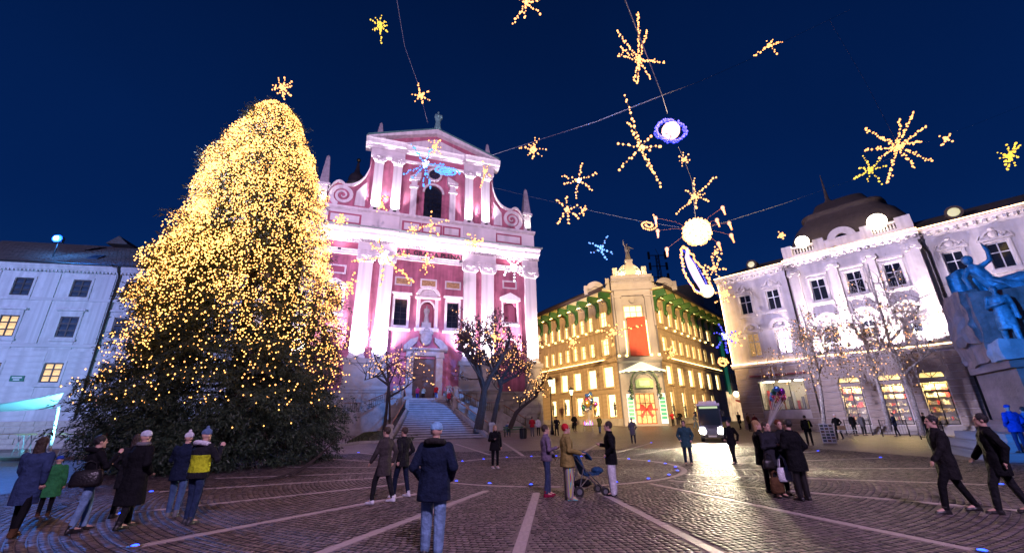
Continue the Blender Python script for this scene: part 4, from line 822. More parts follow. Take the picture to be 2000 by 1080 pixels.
def head_shape(m, J, fine):
    k = J['k']; c = J['hea']; m.ell(c + V3(0, .012, .02) * k, (.074 * k, .094 * k, .10 * k), 14, 10); m.ell(c + V3(0, -.028, -.045) * k, (.056 * k, .062 * k, .075 * k), 12, 8)
    m.tube([J['nec'] - V3(0, 0, .06) * k, c - V3(0, -.01, .05) * k], [.06 * k, .055 * k], 10)
    if fine:
        m.tube([c + V3(0, -.085, .015) * k, c + V3(0, -.108, -.03) * k], [.010 * k, .017 * k], 6); m.ell(c + V3(0, -.084, -.068) * k, (.024 * k, .012 * k, .009 * k), 8, 5); m.ell(c + V3(0, -.078, -.105) * k, .022 * k, 8, 6); m.ell(c + V3(0, -.075, .034) * k, (.05 * k, .016 * k, .011 * k), 8, 5)
        for s in (-1, 1): m.ell(c + V3(s * .076, .015, -.01) * k, (.012 * k, .024 * k, .034 * k), 6, 5)
def torso(m, J, g=1.0, hem=None, flare=1.0, n=14):
    k = J['k']; p, c, q = J['pel'], J['che'], J['nec']; rr = []
    L = [(p + V3(0, 0, -.06) * k, .165, .115), (p + V3(0, 0, .03) * k, .168, .118), (p.lerp(c, .4), .142, .105), (c + V3(0, 0, -.02) * k, .17, .122), (c + V3(0, 0, .07) * k, .18, .118), (q + V3(0, 0, -.055) * k, .16, .088), (q + V3(0, 0, -.005) * k, .075, .07), (q + V3(0, 0, .03) * k, .06, .06)]
    if hem is not None:
        hz = hem * k; L = [(V3(p.x, p.y, hz), .165 * flare * 1.05, .125 * flare), (V3(p.x, p.y, (hz + p.z) / 2 + .01), .172 * (1 + flare) / 2, .125 * (1 + flare) / 2)] + L[1:]
    for o_, a, b in L: rr.append([o_ + V3(a * g * k * math.cos(2 * math.pi * j / n), b * g * k * math.sin(2 * math.pi * j / n), 0) for j in range(n)])
    m.rings(rr)
NP = 0
def person(label, pos, face=0, H=1.72, coat=BLACK, hem=.78, puff=1.0, flare=1.0, legs=JEANS, legw=1.0, shoes=LEATHER, skin=SKIN, hair=HAIRB, hairlong=False, hat=None, pom=False, arms=('down', 'down'), stride=.0, sit=False, lean=0, lod=1, scarf=None, hood=None, group=None, skirt=False, trim=None, cat='person'):
    vox = (.011, .017, .03)[lod]; J = skeleton(H, arms, stride, sit, lean); k = J['k']
    t = thing('person', label, cat, pos, rad(face), group); fine = lod < 2
    m = MB(); torso(m, J, .93); head_shape(m, J, fine)
    for n_, s in (('r', -1), ('l', 1)):
        limb(m, [J['sh' + n_], J['el' + n_], J['wr' + n_]], [.05 * k, .042 * k, .028 * k]); limb(m, [J['hi' + n_], J['kn' + n_], J['an' + n_]], [.085 * k, .058 * k, .042 * k])
        limb(m, [J['an' + n_], J['an' + n_] + V3(0, -.13, -.05) * k], [.04 * k, .03 * k])
        hand(m, J['wr' + n_], J['wr' + n_] - J['el' + n_], s, k, .5, fine)
    solid(m, 'body', skin, t, vox * (1 if fine else .8), 2 if fine else 3)
    m = MB(); g = 1.13 * puff; torso(m, J, g, hem if not sit else None, flare)
    for n_ in 'rl':
        wv = J['el' + n_].lerp(J['wr' + n_], .93); limb(m, [J['sh' + n_] + V3(0, 0, -.01) * k, J['el' + n_], wv], [.07 * k * puff, .062 * k * puff, .048 * k * puff])
    m.tube([J['nec'] + V3(0, 0, -.03) * k, J['nec'] + V3(0, .01, .045) * k], [.085 * k, .078 * k], 12)
    solid(m, 'coat', coat, t, vox)
    if trim is not None:
        m = MB(); p, c = J['pel'], J['che']; n = 14; rr = []
        for zz, gg in ((p.z - .0, 1.17), (p.z + .14 * k, 1.17), (c.z - .12 * k, 1.24), (c.z - .02 * k, 1.17)):
            f_ = 1.16 * puff; rr.append([V3((.17 if zz < p.z + .1 or zz > c.z - .1 else .152) * f_ * k * math.cos(2 * math.pi * j / n), c.y * (zz - p.z) / (c.z - p.z) + (.12 if zz < c.z else .125) * f_ * k * math.sin(2 * math.pi * j / n), zz) for j in range(n)])
        m.rings(rr); solid(m, 'jacket_panel', trim, t, vox)
    m = MB(); lw = legw
    if skirt: pass
    for n_ in 'rl':
        a = J['an' + n_] + V3(0, 0, .0); limb(m, [J['hi' + n_] + V3(0, 0, .02) * k, J['kn' + n_], a], [.098 * k * (1 + (lw - 1) * .3), .07 * k * lw, .056 * k * lw])
    m.ell(J['pel'] + V3(0, 0, -.01) * k, (.165 * k, .125 * k, .12 * k), 12, 8); solid(m, 'trousers', legs, t, vox)
    for n_ in 'rl':
        a = J['an' + n_]; m = MB(); limb(m, [a + V3(0, .03, -.045) * k, a + V3(0, -.09, -.058) * k, a + V3(0, -.16, -.066) * k], [.05 * k, .044 * k, .034 * k]); m.tube([a + V3(0, 0, -.05) * k, a + V3(0, 0, .06) * k], [.052 * k, .056 * k], 8); m.box(a.x - .042 * k, a.x + .042 * k, a.y - .19 * k, a.y + .07 * k, a.z - .09 * k, a.z - .065 * k); solid(m, 'shoe', shoes, t, vox, 2)
    c = J['hea']
    if hat is not None:
        m = MB(); m.lathe(c + V3(0, .012, 0) * k, [(.088 * k, .015 * k), (.094 * k, .02 * k), (.095 * k, .06 * k), (.085 * k, .095 * k), (.055 * k, .125 * k), (.01, .135 * k)], 14)
        if pom: m.ell(c + V3(0, .012, .155) * k, .038 * k, 8, 6)
        hh = solid(m, 'hat', hat, t, vox, 2)
    if hair is not None and (hat is None or hairlong):
        m = MB(); n_ = 12
        if hat is None: m.ell(c + V3(0, .026, .034) * k, (.088 * k, .10 * k, .104 * k), 14, 9); 
        else: m.ell(c + V3(0, .04, .0) * k, (.082 * k, .075 * k, .09 * k), 12, 8)
        if hairlong: m.rings([[c + V3(a * math.cos(2 * math.pi * j / n_), .05 + b * math.sin(2 * math.pi * j / n_), zz) * k for j in range(n_)] for a, b, zz in ((.085, .06, .04), (.095, .065, -.08), (.09, .06, -.18), (.05, .03, -.24))])
        solid(m, 'hair', hair, t, vox, 3)
    if scarf is not None:
        m = MB(); m.tube([J['nec'] + V3(.085 * math.cos(a), .085 * math.sin(a), .03) * k for a in [2 * math.pi * i / 12 for i in range(12)]], .04 * k, 8, closed=True); m.tube([J['nec'] + V3(.03, -.1, .02) * k, J['che'] + V3(.04, -.15, -.02) * k, J['che'] + V3(.045, -.155, -.18) * k], [.035 * k, .032 * k, .035 * k], 6); solid(m, 'scarf', scarf, t, vox)
    if hood is not None:
        m = MB(); m.tube([J['nec'] + V3(.125 * math.cos(a), .05 + .105 * math.sin(a), -.005 + .03 * math.sin(a)) * k for a in [2 * math.pi * i / 14 for i in range(14)]], .052 * k, 8, closed=True); solid(m, 'hood', hood, t, vox)
    if fine:
        for s in (-1, 1):
            MB().ell(c + V3(s * .03, -.079, .012) * k, (.012 * k, .008 * k, .009 * k), 8, 5).build('eye', EYE, t, True)
        MB().ell(c + V3(0, -.0945, -.068) * k, (.020 * k, .003 * k, .004 * k), 8, 4).build('mouth', M('lips', (.35, .12, .10), .5), t, True)
    return t, J
def world(t, p): return t.matrix_basis @ p

# ================================================================== PHARMACY BUILDING (right)
U = 1.15
ph = thing('white_pharmacy_building', 'white ornate building with dark dome, two bright globes and arched shop doors', 'building', (24.46, 46.0, gz(46)), rad(-47.75), absz=True)
WS = M('white_palace_stucco', (.68, .64, .64), .75, streak=.16, var=.18, vs=.9, bump=.2, bs=14); RUST = M('rusticated_stone', (.40, .34, .30), .85, var=.35, vs=1.0, bump=.5, bs=10)
GLOBE = EM('globe_lamp_glass', (1, .84, .60), 14); ROPE = EM('warm_rope_light', (1, .60, .30), 9)
REFL = M('window_painted_reflections', (.02, .02, .03), .12, emit=(1, .55, .2), es=.5, var=1.0, vs=6, spec=.9); SHOPIN = M('lit_pharmacy_window', (.5, .4, .2), .5, emit=(1, .72, .25), es=1.7, var=.7, vs=2.6)  # first glass: reflections are painted in as a warm mottled glow
wA = [(2.15, 1.18), (4.92, 1.1)]; wR = [9.11, 11.98, 14.76]; wS = [18.6, 21.1, 24.0, 26.8, 29.6]
hol = [(c - .6, c + .6, 12.5, 14.65) for c in [q[0] for q in wA] + wS] + [(c - .6, c + .6, 7.9, 10.35) for c in [q[0] for q in wA] + wS] + [(1.75, 5.85, 2.43, 5.33)] + [(c - .85, c + .85, 1.0, 4.6) for c in wS]
b = MB(); holes_wall(b, -.3, 6.9, .2, 16.9, [h for h in hol if h[1] < 6.9], 0, .4); b.add([(-.3, 0, .2), (-.3, 14, .2), (-.3, 14, 16.9), (-.3, 0, 16.9)], [(3, 2, 1, 0)]); b.build('wall', WS, ph); b = MB(); holes_wall(b, 16.9, 32, -.3, 16.9, [h for h in hol if h[0] > 16.9], 0, .4); b.build('wall', WS, ph)
hr = [(c - .6, c + .6, 12.5, 14.65) for c in wR] + [(c - .62, c + .62, 7.9, 10.0) for c in wR] + [(c - .78, c + .78, 1.0, 5.4) for c in (9.4, 12.2, 14.85)]
b = MB(); holes_wall(b, 6.9, 16.9, .0, 17.0, hr, -.5, .5); b.add([(6.9, -.5, 0), (6.9, 0, 0), (6.9, 0, 17), (6.9, -.5, 17), (16.9, -.5, 0), (16.9, 0, 0), (16.9, 0, 17), (16.9, -.5, 17)], [(3, 2, 1, 0), (4, 5, 6, 7)])
for c in (9.4, 12.2, 14.85): spandrel(b, c, .78, 4.6, -.5, 0)
for c in wR: spandrel(b, c, .62, 9.37, -.5, -.1)
b.build('middle_wall', WS, ph)
DKF = M('white_casement', (.62, .62, .64), .5)
for c, w_ in wA:
    window(ph, c, 12.5, 1.2, 2.15, 2, 2, DKF, DKGLASS, .2, .08, split=(.62,)); window(ph, c, 7.9, 1.2, 2.45, 2, 2, DKF, [REFL, REFL], .2, .08, split=(.62,))
for c in wS:
    window(ph, c, 12.5, 1.2, 2.15, 2, 2, DKF, DKGLASS, .2, .08, split=(.62,)); window(ph, c, 7.9, 1.2, 2.45, 2, 2, DKF, DKGLASS, .2, .08, split=(.62,)); window(ph, c, 1.0, 1.7, 3.6, 2, 2, WFR, DKGLASS, .2, .08, split=(.7,))
for c in wR:
    window(ph, c, 12.5, 1.2, 2.15, 2, 2, DKF, DKGLASS, -.3, .08, split=(.62,)); window(ph, c, 7.9, 1.24, 1.47, 2, 1, DKF, DKGLASS, -.3, .08, arch=1)
def cart(c, z, y, w=1.0):
    m = MB(); m.box(c - w, c + w, y - .16, y, z, z + .16); m.arc(c, z + .2, .55, .72, 10, 170, y - .14, y, 10); m.ell((c, y - .08, z + .45), (.28, .14, .36), 10, 6)
    for s in (-1, 1): m.ell((c + s * .38, y - .06, z + .28), (.2, .1, .16), 8, 5); m.tube([(c + s * .95, y - .06, z + .16), (c + s * .8, y - .08, z + .5), (c + s * .45, y - .08, z + .55), (c + s * .25, y - .08, z + .85)], .07, 5)
    m.ell((c, y - .1, z + .9), (.2, .12, .16), 8, 5); return m
for c in [q[0] for q in wA] + wS:
    cart(c, 14.85, 0).build('window_crest', WS, ph); m = frame4(c - .62, c + .62, 12.5, 14.65, .16, -.1); m.box(c - .9, c + .9, -.2, .02, 12.1, 12.34); m.build('window_surround', WS, ph)
    m = frame4(c - .62, c + .62, 7.9, 10.35, .16, -.1); m.box(c - .9, c + .9, -.2, .02, 7.5, 7.74); m.arc(c, 10.6, .62, .95, 0, 180, -.25, .02, 12); m.box(c - 1.1, c + 1.1, -.25, .02, 10.45, 10.62); m.ell((c, -.06, 10.95), (.34, .14, .3), 8, 6); m.build('window_surround', WS, ph)
for c in wR:
    m = frame4(c - .62, c + .62, 12.5, 14.65, .16, -.62, -.48); m.box(c - .9, c + .9, -.75, -.48, 14.95, 15.15); m.box(c - .9, c + .9, -.7, -.48, 12.0, 12.25); m.build('window_surround', WS, ph)
    m = MB(); m.arc(c, 9.37, .62, .9, 0, 180, -.62, -.48, 12); m.box(c - .9, c - .62, -.62, -.48, 7.9, 9.37); m.box(c + .62, c + .9, -.62, -.48, 7.9, 9.37); m.arc(c, 10.0, .95, 1.15, 30, 150, -.75, -.48, 10); m.ell((c, -.62, 10.5), (.25, .14, .3), 8, 6); m.build('window_surround', WS, ph)
    m = MB(); m.box(c - 1.0, c + 1.0, -1.25, -.5, 7.2, 7.45); m.box(c - 1.0, c + 1.0, -1.25, -1.17, 8.15, 8.25)
    for i in range(9): m.lathe((c - .9 + i * .225, -1.2, 0), [(.05, 7.45), (.08, 7.65), (.04, 7.9), (.06, 8.15)], 6)
    m.build('balcony', WS, ph)
for x in (7.35, 10.55, 13.4, 16.45):
    m = MB(); m.box(x - .38, x + .38, -.75, -.48, 7.4, 15.6); m.box(x - .5, x + .5, -.9, -.48, 15.6, 15.8); m.box(x - .5, x + .5, -.86, -.48, 7.1, 7.4)
    for s in (-1, 1): m.arc(x + s * .38, 15.45, .02, .2, 0, 360, -.92, -.7, 8)
    m.build('pilaster', WS, ph)
for x0, x1, y in ((-.5, 6.9, 0), (6.7, 17.1, -.5), (16.9, 32, 0)):
    z = 16.2; MB().prof([(y - .05, z), (y - .15, z + .3), (y - .5, z + .5), (y - .55, z + .75), (y + .1, z + .8), (y + .1, z)], x0, x1).build('cornice', WS, ph)
    m = MB(); x = x0 + .1
    while x < x1: m.box(x, x + .22, y - .42, y, z + .18, z + .42); x += .55
    tag(m.build('modillions', WS, ph), kind='stuff')
    m = MB().tube([(x0, y - .62, z + .85), (x1, y - .62, z + .85)], .055, 5); m.build('rope_light', ROPE, ph)
    MB().prof([(y, 6.7), (y - .25, 6.85), (y - .3, 7.1), (y, 7.15)], x0, x1).build('string_course', WS, ph)
    MB().tube([(x0, y - .36, 7.16), (x1, y - .36, 7.16)], .05, 5).build('rope_light', ROPE, ph)
MB().tube([(-.36, -.1, 7.2), (-.36, -.1, 16.9)], .05, 5).build('rope_light', ROPE, ph)
# attic parapet
m = MB(); m.box(6.8, 17.0, -.6, .2, 16.98, 17.5); m.build('attic_base', WS, ph)
for x0, x1 in ((6.8, 7.7), (9.6, 10.5), (13.4, 14.2), (15.9, 17.0)): block('attic_pier', WS, ph, x0, x1, -.55, .15, 17.5, 18.65)
for x0, x1 in ((7.7, 9.6), (14.2, 15.9)):
    m = MB(); m.box(x0, x1, -.4, .0, 17.5, 17.65); m.box(x0, x1, -.4, .0, 18.25, 18.45)
    for i in range(7): m.lathe((x0 + .15 + i * (x1 - x0 - .3) / 6, -.2, 0), [(.06, 17.65), (.1, 17.85), (.05, 18.05), (.07, 18.25)], 6)
    m.build('balustrade', WS, ph)
m = MB(); m.box(10.5, 13.4, -.45, .1, 17.5, 18.3); m.arc(11.95, 18.1, .5, 1.15, 0, 180, -.5, .1, 14); m.build('attic_arch', WS, ph); MB().prism([(11.95 + .5 * math.cos(math.pi * i / 10), 18.1 + .5 * math.sin(math.pi * i / 10)) for i in range(11)], -.3, .0).build('attic_niche', DKGLASS, ph)
for x, r_ in ((8.75, .62), (14.75, .74)):
    g_ = MB().ell((x, -.35, 18.75 + .05), r_, 16, 12).build('globe_lamp', GLOBE, ph, True)
# roofs, dome with spire
b = MB(); b.add([(-.9, -.6, 17.05), (6.9, -.6, 17.05), (6.9, 6, 19.7), (2.0, 6, 19.7), (16.9, -.6, 17.05), (33, -.6, 17.05), (33, 6, 19.9), (16.9, 6, 19.9), (-.9, 10, 17.05)], [(0, 1, 2, 3), (4, 5, 6, 7), (0, 3, 8)]); rf = b.build('roof', ROOFDK, ph)
for x, r_ in ((3.4, .35), (19.6, .4)):
    m = MB().lathe((0, 0, 0), [(r_ + .2, -.8), (r_ + .2, .1), (r_, .12)], 12); o = m.build('dormer', ROOFDK, rf); o.matrix_basis = Matrix.Translation((x, .6, 18.1 - gz(46) + gz(46))) @ Matrix.Rotation(math.pi / 2, 4, 'X')
    MB().lathe((0, 0, .13), [(r_, 0), (r_ * .9, .04), (.02, .06)], 12).build('round_window', M('pale_round_window', (.5, .5, .3), .4, emit=(.75, .75, .35), es=.55), o)
m = MB(); sec = [(5.1, 16.9), (5.2, 18.5), (5.0, 20.0), (4.4, 21.2), (3.5, 22.1), (3.45, 22.4), (3.7, 22.5), (3.6, 22.75), (2.7, 23.0), (2.2, 24.0)]
def sq(r_, z, n=6): # rounded square ring
    return [V3(11.95 + r_ * (abs(math.cos(a)) ** .5) * math.copysign(1, math.cos(a)), 5.6 + r_ * .8 * (abs(math.sin(a)) ** .5) * math.copysign(1, math.sin(a)), z) for a in [2 * math.pi * (i + .5) / 24 for i in range(24)]]
m.rings([sq(a, z) for a, z in sec]); m.build('dome', ROOFDK, ph, True); MB().lathe((11.0, 5.6, 0), [(.6, 23.8), (.45, 24.6), (.2, 25), (.1, 26.6), (.03, 28.2)], 8).build('spire', ROOFDK, ph)
MB().tube([(17.05, -.5, 16.2), (17.05, -.3, 15.6), (17.25, -.16, 15.0), (17.25, -.16, .5)], .09, 6).build('downpipe', WFR, ph); MB().tube([(6.75, -.6, 16.6), (6.6, -.3, 15.8), (6.6, -.14, 15.3), (6.6, -.14, 1)], .08, 6).build('downpipe', WFR, ph)
# ground floor: rusticated courses, shop window, arched doors
z = .5
for k in range(11):
    z1 = z + .56
    segs = [(-.32, 1.7, 0), (5.9, 6.9, 0), (16.9, 17.7, 0)] if 2.0 < z1 and z < 5.4 else [(-.32, 6.9, 0), (16.9, 17.7, 0)]
    segs += [(a, b_, -.5) for a, b_ in ((6.88, 8.55), (10.25, 11.35), (13.05, 14.0), (15.7, 16.92))] if z < 4.9 else [(6.88, 16.92, -.5)]
    segs += [(19.5, 20.2, 0), (22, 23.1, 0), (24.9, 25.9, 0), (27.7, 28.7, 0), (30.5, 32, 0)] if z < 4.4 else [(17.7, 32, 0)]
    if z1 < 6.75:
        for a, b_, y in segs:
            if b_ - a > 2.2:
                x = a; 
                while x < b_ - .2: x2 = min(b_, x + R.uniform(1.0, 1.5)); block('stone_block', RUST, ph, x + .015, x2 - .015, y - .12, y + .02, z + .025, z1 - .025); x = x2
            else: block('stone_block', RUST, ph, a, b_, y - .12 - R.uniform(0, .02), y + .02, z + .025, z1 - .025)
    z = z1
M('clear_shop_glass', (.9, .9, .9), .05, alpha=.12)
def shop_room(c):
    b = MB(); y0, y1 = .05, 1.6; b.add([(c - 1, y0, .95), (c + 1, y0, .95), (c + 1, y1, .95), (c - 1, y1, .95), (c - 1, y0, 4.5), (c + 1, y0, 4.5), (c + 1, y1, 4.5), (c - 1, y1, 4.5)], [(0, 1, 2, 3), (7, 6, 5, 4), (3, 2, 6, 7), (0, 3, 7, 4), (2, 1, 5, 6)]); b.build('shop_interior', M('cream_shop_interior', (.6, .55, .45), .7), ph)
    MB().box(c - .5, c + .5, .5, .8, 4.3, 4.36).build('ceiling_light', EM('door_ceiling_light', (1, .72, .28), 330), ph)
    for k in range(5):
        block('shelf', M('pale_shelf', (.5, .42, .3), .6), ph, c - .95, c + .95, 1.25, 1.58, 1.3 + k * .6, 1.34 + k * .6)
        x = c - .9
        while x < c + .8: w_ = R.uniform(.1, .26); i = R.randrange(5); block('goods', M('goods_%d' % i, [(.5, .05, .05), (.6, .55, .45), (.1, .1, .12), (.4, .3, .15), (.6, .6, .62)][i], .5), ph, x, x + w_, 1.1, 1.4, 1.34 + k * .6, 1.34 + k * .6 + R.uniform(.15, .45)); x += w_ + .02
for c in (9.4, 12.2, 14.85):
    m = MB()
    for i in range(7): a0_, a1_ = 180 * i / 7 + 1.2, 180 * (i + 1) / 7 - 1.2; m.arc(c, 4.6, .8, 1.3, a0_, a1_, -.66, -.48, 2)
    m.build('arch_stones', RUST, ph); w_ = window(ph, c, 4.6, 1.56, .05, 4, 1, WFR, SHOPIN, -.25, .05, arch=1, name='fanlight')
    m = MB()
    for a in (45, 90, 135): m.cbox((c + .38 * math.cos(rad(a)), -.28, 4.65 + .38 * math.sin(rad(a))), (.76, .05, .04), 0, 0, -rad(a))
    m.build('glazing_bars', WFR, ph); window(ph, c, 1.0, 1.5, 3.2, 2, 2, WFR, M('clear_shop_glass'), -.25, .07, split=(.78,), name='shop_door'); shop_room(c); block('door_head', RUST, ph, c - .8, c + .8, -.62, -.2, 4.25, 4.56)
window(ph, 3.8, 2.43, 4.1, 2.9, 3, 1, WFR, M('clear_shop_glass', (.9, .9, .9), .05, alpha=.12), .1, .06, name='shop_window')
b = MB(); b.add([(1.7, .15, 2.4), (5.9, .15, 2.4), (5.9, 3, 2.4), (1.7, 3, 2.4), (1.7, .15, 5.36), (5.9, .15, 5.36), (5.9, 3, 5.36), (1.7, 3, 5.36)], [(0, 1, 2, 3), (7, 6, 5, 4), (3, 2, 6, 7), (0, 3, 7, 4), (2, 1, 5, 6)]); b.build('shop_interior', M('cream_shop_interior', (.6, .55, .45), .7), ph)
m = MB()
for x in (2.4, 3.9, 5.3): m.box(x - .5, x + .5, 1.0, 1.3, 5.2, 5.3)
m.build('ceiling_light', EM('shop_ceiling_light', (1, .88, .62), 26), ph)
for i in range(16):
    x = 1.9 + .25 * i; block('goods', M('goods_%d' % (i % 5), [(.5, .05, .05), (.6, .55, .45), (.1, .1, .12), (.4, .3, .15), (.6, .6, .62)][i % 5], .5), ph, x, x + .2, 1.6 + (i % 3) * .3, 1.9 + (i % 3) * .3, 2.45, 3.0 + R.uniform(0, 1.6))
MB().box(1.2, 6.3, -.5, -.1, 5.75, 5.9).build('shop_hood', M('dark_red_hood', (.25, .05, .05), .6), ph)
for i in range(4): block('door_step', STONE, ph, 8.0, 16.3, -1.2 - .35 * (3 - i), -.5, .1 + .0, .25 + .22 * i)
# bright floodlights on the middle balconies wash the bay
for x in (8.2, 10.55, 13.4, 15.6):
    p = ph.matrix_basis @ V3(x, -1.5, 7.25 - gz(46)); t = thing('floodlight', 'small floodlight standing on the first-floor ledge of the white domed building', 'floodlight', p, ph.rotation_euler.z, 'floodlights on the first-floor ledge')
    MB().box(-.16, .16, -.1, .1, 0, .2).build('housing', FLH, t); MB().box(-.13, .13, -.07, .07, .205, .215).build('glass', FLG, t); MB().tube([(0, 0, .05), (0, 1.2, -.02)], .03, 5).build('bracket', FLH, t)
    l_ = lamp('SPOT', 'floodlight_beam', (0, 0, .3), 5200, (1, .78, .80), None, .12, 150, 1.0, t); l_.rotation_euler = V3(0, .62, 1.9).to_track_quat('-Z', 'Y').to_euler()
# ================================================================== MONUMENT
BRZ = M('verdigris_bronze', (.17, .38, .42), .42, streak=.5, metal=.15, var=.55, vs=5, bump=.5, bs=12); GRAN = M('red_granite', (.34, .20, .16), .55, streak=.3, var=.45, vs=2, bump=.35, bs=14)
mon = thing('bronze_monument', 'stone monument with bronze standing man and bronze woman raising an arm above', 'monument', (23.5, 18.9, 0), rad(-30), absz=True)
def rough_box(x0, x1, y0, y1, z0, z1, amp, n=10, seed=1):
    r2 = random.Random(seed); m = MB(); m.box(x0, x1, y0, y1, z0, z1); import bmesh
    bm = bmesh.new(); vs_ = [bm.verts.new(p) for p in m.v]
    for f in m.f: bm.faces.new([vs_[i] for i in f])
    bmesh.ops.subdivide_edges(bm, edges=bm.edges[:], cuts=n, use_grid_fill=True); q = Vector((r2.random() * 9, r2.random() * 9, 0))
    from mathutils import noise
    for v in bm.verts:
        nn = noise.noise_vector((v.co + q) * .9) * amp + noise.noise_vector((v.co + q) * 3) * amp * .4; v.co += nn
    m2 = MB(); bm.verts.index_update(); m2.add([v.co.copy() for v in bm.verts], [[v.index for v in f.verts] for f in bm.faces]); bm.free(); return m2
for i, (e_, z0, z1) in enumerate(((4.2, 0, .32), (3.7, .32, .64), (3.25, .64, .98))): block('plinth_step', STONE, mon, -e_ + .6, e_ + .6, -e_ + .8, e_, z0, z1)
for z0, z1, e_ in ((.98, 1.5, 2.3), (1.5, 3.6, 2.0), (3.6, 4.05, 2.2)):
    for k in range(2): block('pedestal_block', GRAN, mon, -e_ + .6 + k * e_ + .01, -e_ + .6 + (k + 1) * e_ - .01, -1.9 - (e_ - 2), 2.2, z0 + .008, z1 - .008)
pn = MB().box(-.3, 1.9, -2.03, -1.88, 2.1, 3.0).build('name_panel', GRAN, mon); text_part('PREŠEREN', .42, (.8, -2.035, 2.4), (math.pi / 2, 0, 0), M('dark_bronze_letters', (.05, .08, .08), .4, metal=.5), pn, 'lettering', .02)
rough_box(-1.75, 2.6, -1.2, 2.2, 4.02, 7.15, .16, 10, 2).build('rock', GRAN, mon, False); rough_box(-1.9, -1.3, -.9, 1.5, 4.9, 7.3, .3, 8, 5).build('crag', GRAN, mon, False); rough_box(-1.7, .9, -2.25, -1.0, 3.95, 4.75, .18, 8, 8).build('boulder', STONE, mon, False)
def statue(parent, name, pos, face, H, arms, robe=True, long_coat=False, sit=False, lean=0):
    J = skeleton(H, arms, .1 if not sit else 0, sit, lean); k = J['k']; m = MB(); torso(m, J, 1.12, (.48 if long_coat else None) if not sit else None, 1.1); head_shape(m, J, True); m.ell(J['hea'] + V3(0, .03, .04) * k, (.09 * k, .105 * k, .1 * k), 12, 8)
    for n_, s in (('r', -1), ('l', 1)):
        limb(m, [J['sh' + n_], J['el' + n_], J['wr' + n_]], [.072 * k, .06 * k, .04 * k]); limb(m, [J['hi' + n_], J['kn' + n_], J['an' + n_]], [.1 * k, .075 * k, .06 * k]); limb(m, [J['an' + n_] - V3(0, 0, .03) * k, J['an' + n_] + V3(0, -.14, -.05) * k], [.05 * k, .04 * k]); hand(m, J['wr' + n_], J['wr' + n_] - J['el' + n_], s, k * 1.1, .4, True)
    if robe:
        n = 16; rr = []
        for zz, a, b_ in ((0, .30, .27), (.3, .25, .22), (.6, .2, .17), (.95, .17, .13)): rr.append([V3((a + .022 * math.sin(5 * 2 * math.pi * j / n + zz * 4)) * math.cos(2 * math.pi * j / n), (b_ + .022 * math.sin(5 * 2 * math.pi * j / n)) * math.sin(2 * math.pi * j / n), zz) * k for j in range(n)])
        m.rings(rr); m.ell(V3(0, .0, 1.12) * k, (.27 * k, .2 * k, .40 * k), 12, 8)
    o = solid(m, name, BRZ if parent is mon else PORT, parent, .022 * k, 2); o.rotation_euler = (0, 0, rad(face)); o.location = Vector(pos) - V3(0, 0, ZOFF.get(parent.name, 0)); return o
statue(mon, 'bronze_man', (-1.0, -1.62, 4.5), -12, 2.75, ('cross', 'down'), False, True)
ms = MB()  # reclining robed woman on top, arm raised, cloak spread behind
def muse():
    m = MB(); P = lambda x, y, z: V3(x, y, z); c = P(-.75, 0, 8.25)
    limb(m, [P(-.2, .1, 7.55), P(-.45, .05, 7.95), P(-.72, 0, 8.45)], [.34, .30, .30]); limb(m, [P(-.72, 0, 8.5), P(-.82, -.05, 8.75)], [.14, .11]); m.ell(P(-.88, -.08, 8.98), (.2, .22, .25), 12, 9); m.ell(P(-.86, .02, 9.05), (.22, .22, .22), 12, 8); m.tube([P(-.93, -.28, 9.0), P(-.95, -.33, 8.92)], [.03, .04], 6)
    limb(m, [P(-.5, 0, 8.6), P(-.12, -.1, 8.85), P(-.1, -.15, 9.3), P(-.16, -.16, 9.5)], [.13, .11, .085, .08])   # raised arm
    hand(m, P(-.16, -.16, 9.48), P(-.1, 0, .5), 1, 2.0, .2, True)
    limb(m, [P(-.95, 0, 8.55), P(-1.25, -.15, 8.1), P(-1.25, -.45, 7.45)], [.13, .11, .08]); hand(m, P(-1.25, -.45, 7.5), P(-.05, -.2, -.5), -1, 2.0, .2, True)
    limb(m, [P(-.2, .1, 7.6), P(.6, -.25, 7.75), P(1.5, -.3, 7.3), P(2.1, -.3, 7.0)], [.36, .34, .26, .18]); limb(m, [P(-.1, .2, 7.55), P(.7, .2, 7.6), P(1.7, .1, 7.15)], [.34, .3, .22])
    for i in range(14): a = -.35 + i * .17; limb(m, [P(a - .1, -.2 - .06 * (i % 2), 7.9 - .05 * i), P(a + .2, -.48, 7.6 - .04 * i), P(a + .45, -.55, 7.25 - .03 * i)], [.07, .09, .05])
    return m
solid(muse(), 'bronze_woman', BRZ, mon, .035, 2)
m = MB(); cl = [[V3(-1.55 + .1 * j - .03 * j * j * 0, .25 + .18 * math.sin(j * 1.1 + i * .5), 7.35 + i * .26 + (.12 * math.sin(j * .9)) * (i / 5)) for j in range(24)] for i in range(6)]
for i in range(6):
    for j in range(24):
        t = j / 23; top = 8.75 - 1.2 * abs(t - .25) ** 1.1 * 1.3; cl[i][j] = V3(-1.7 + 2.5 * t, .35 + .1 * math.sin(j * 1.3), 7.2 + (top - 7.2) * i / 5)
V_ = [p for r_ in cl for p in r_] + [p + V3(0, .12, 0) for r_ in cl for p in r_]; F_ = []
for i in range(5):
    for j in range(23): a = i * 24 + j; F_ += [(a, a + 1, a + 25, a + 24), (a + 144, a + 168, a + 169, a + 145)]
for j in range(23): F_.append((120 + j, 121 + j, 265 + j, 264 + j))
m.add(V_, F_); m.build('cloak', BRZ, mon, True)
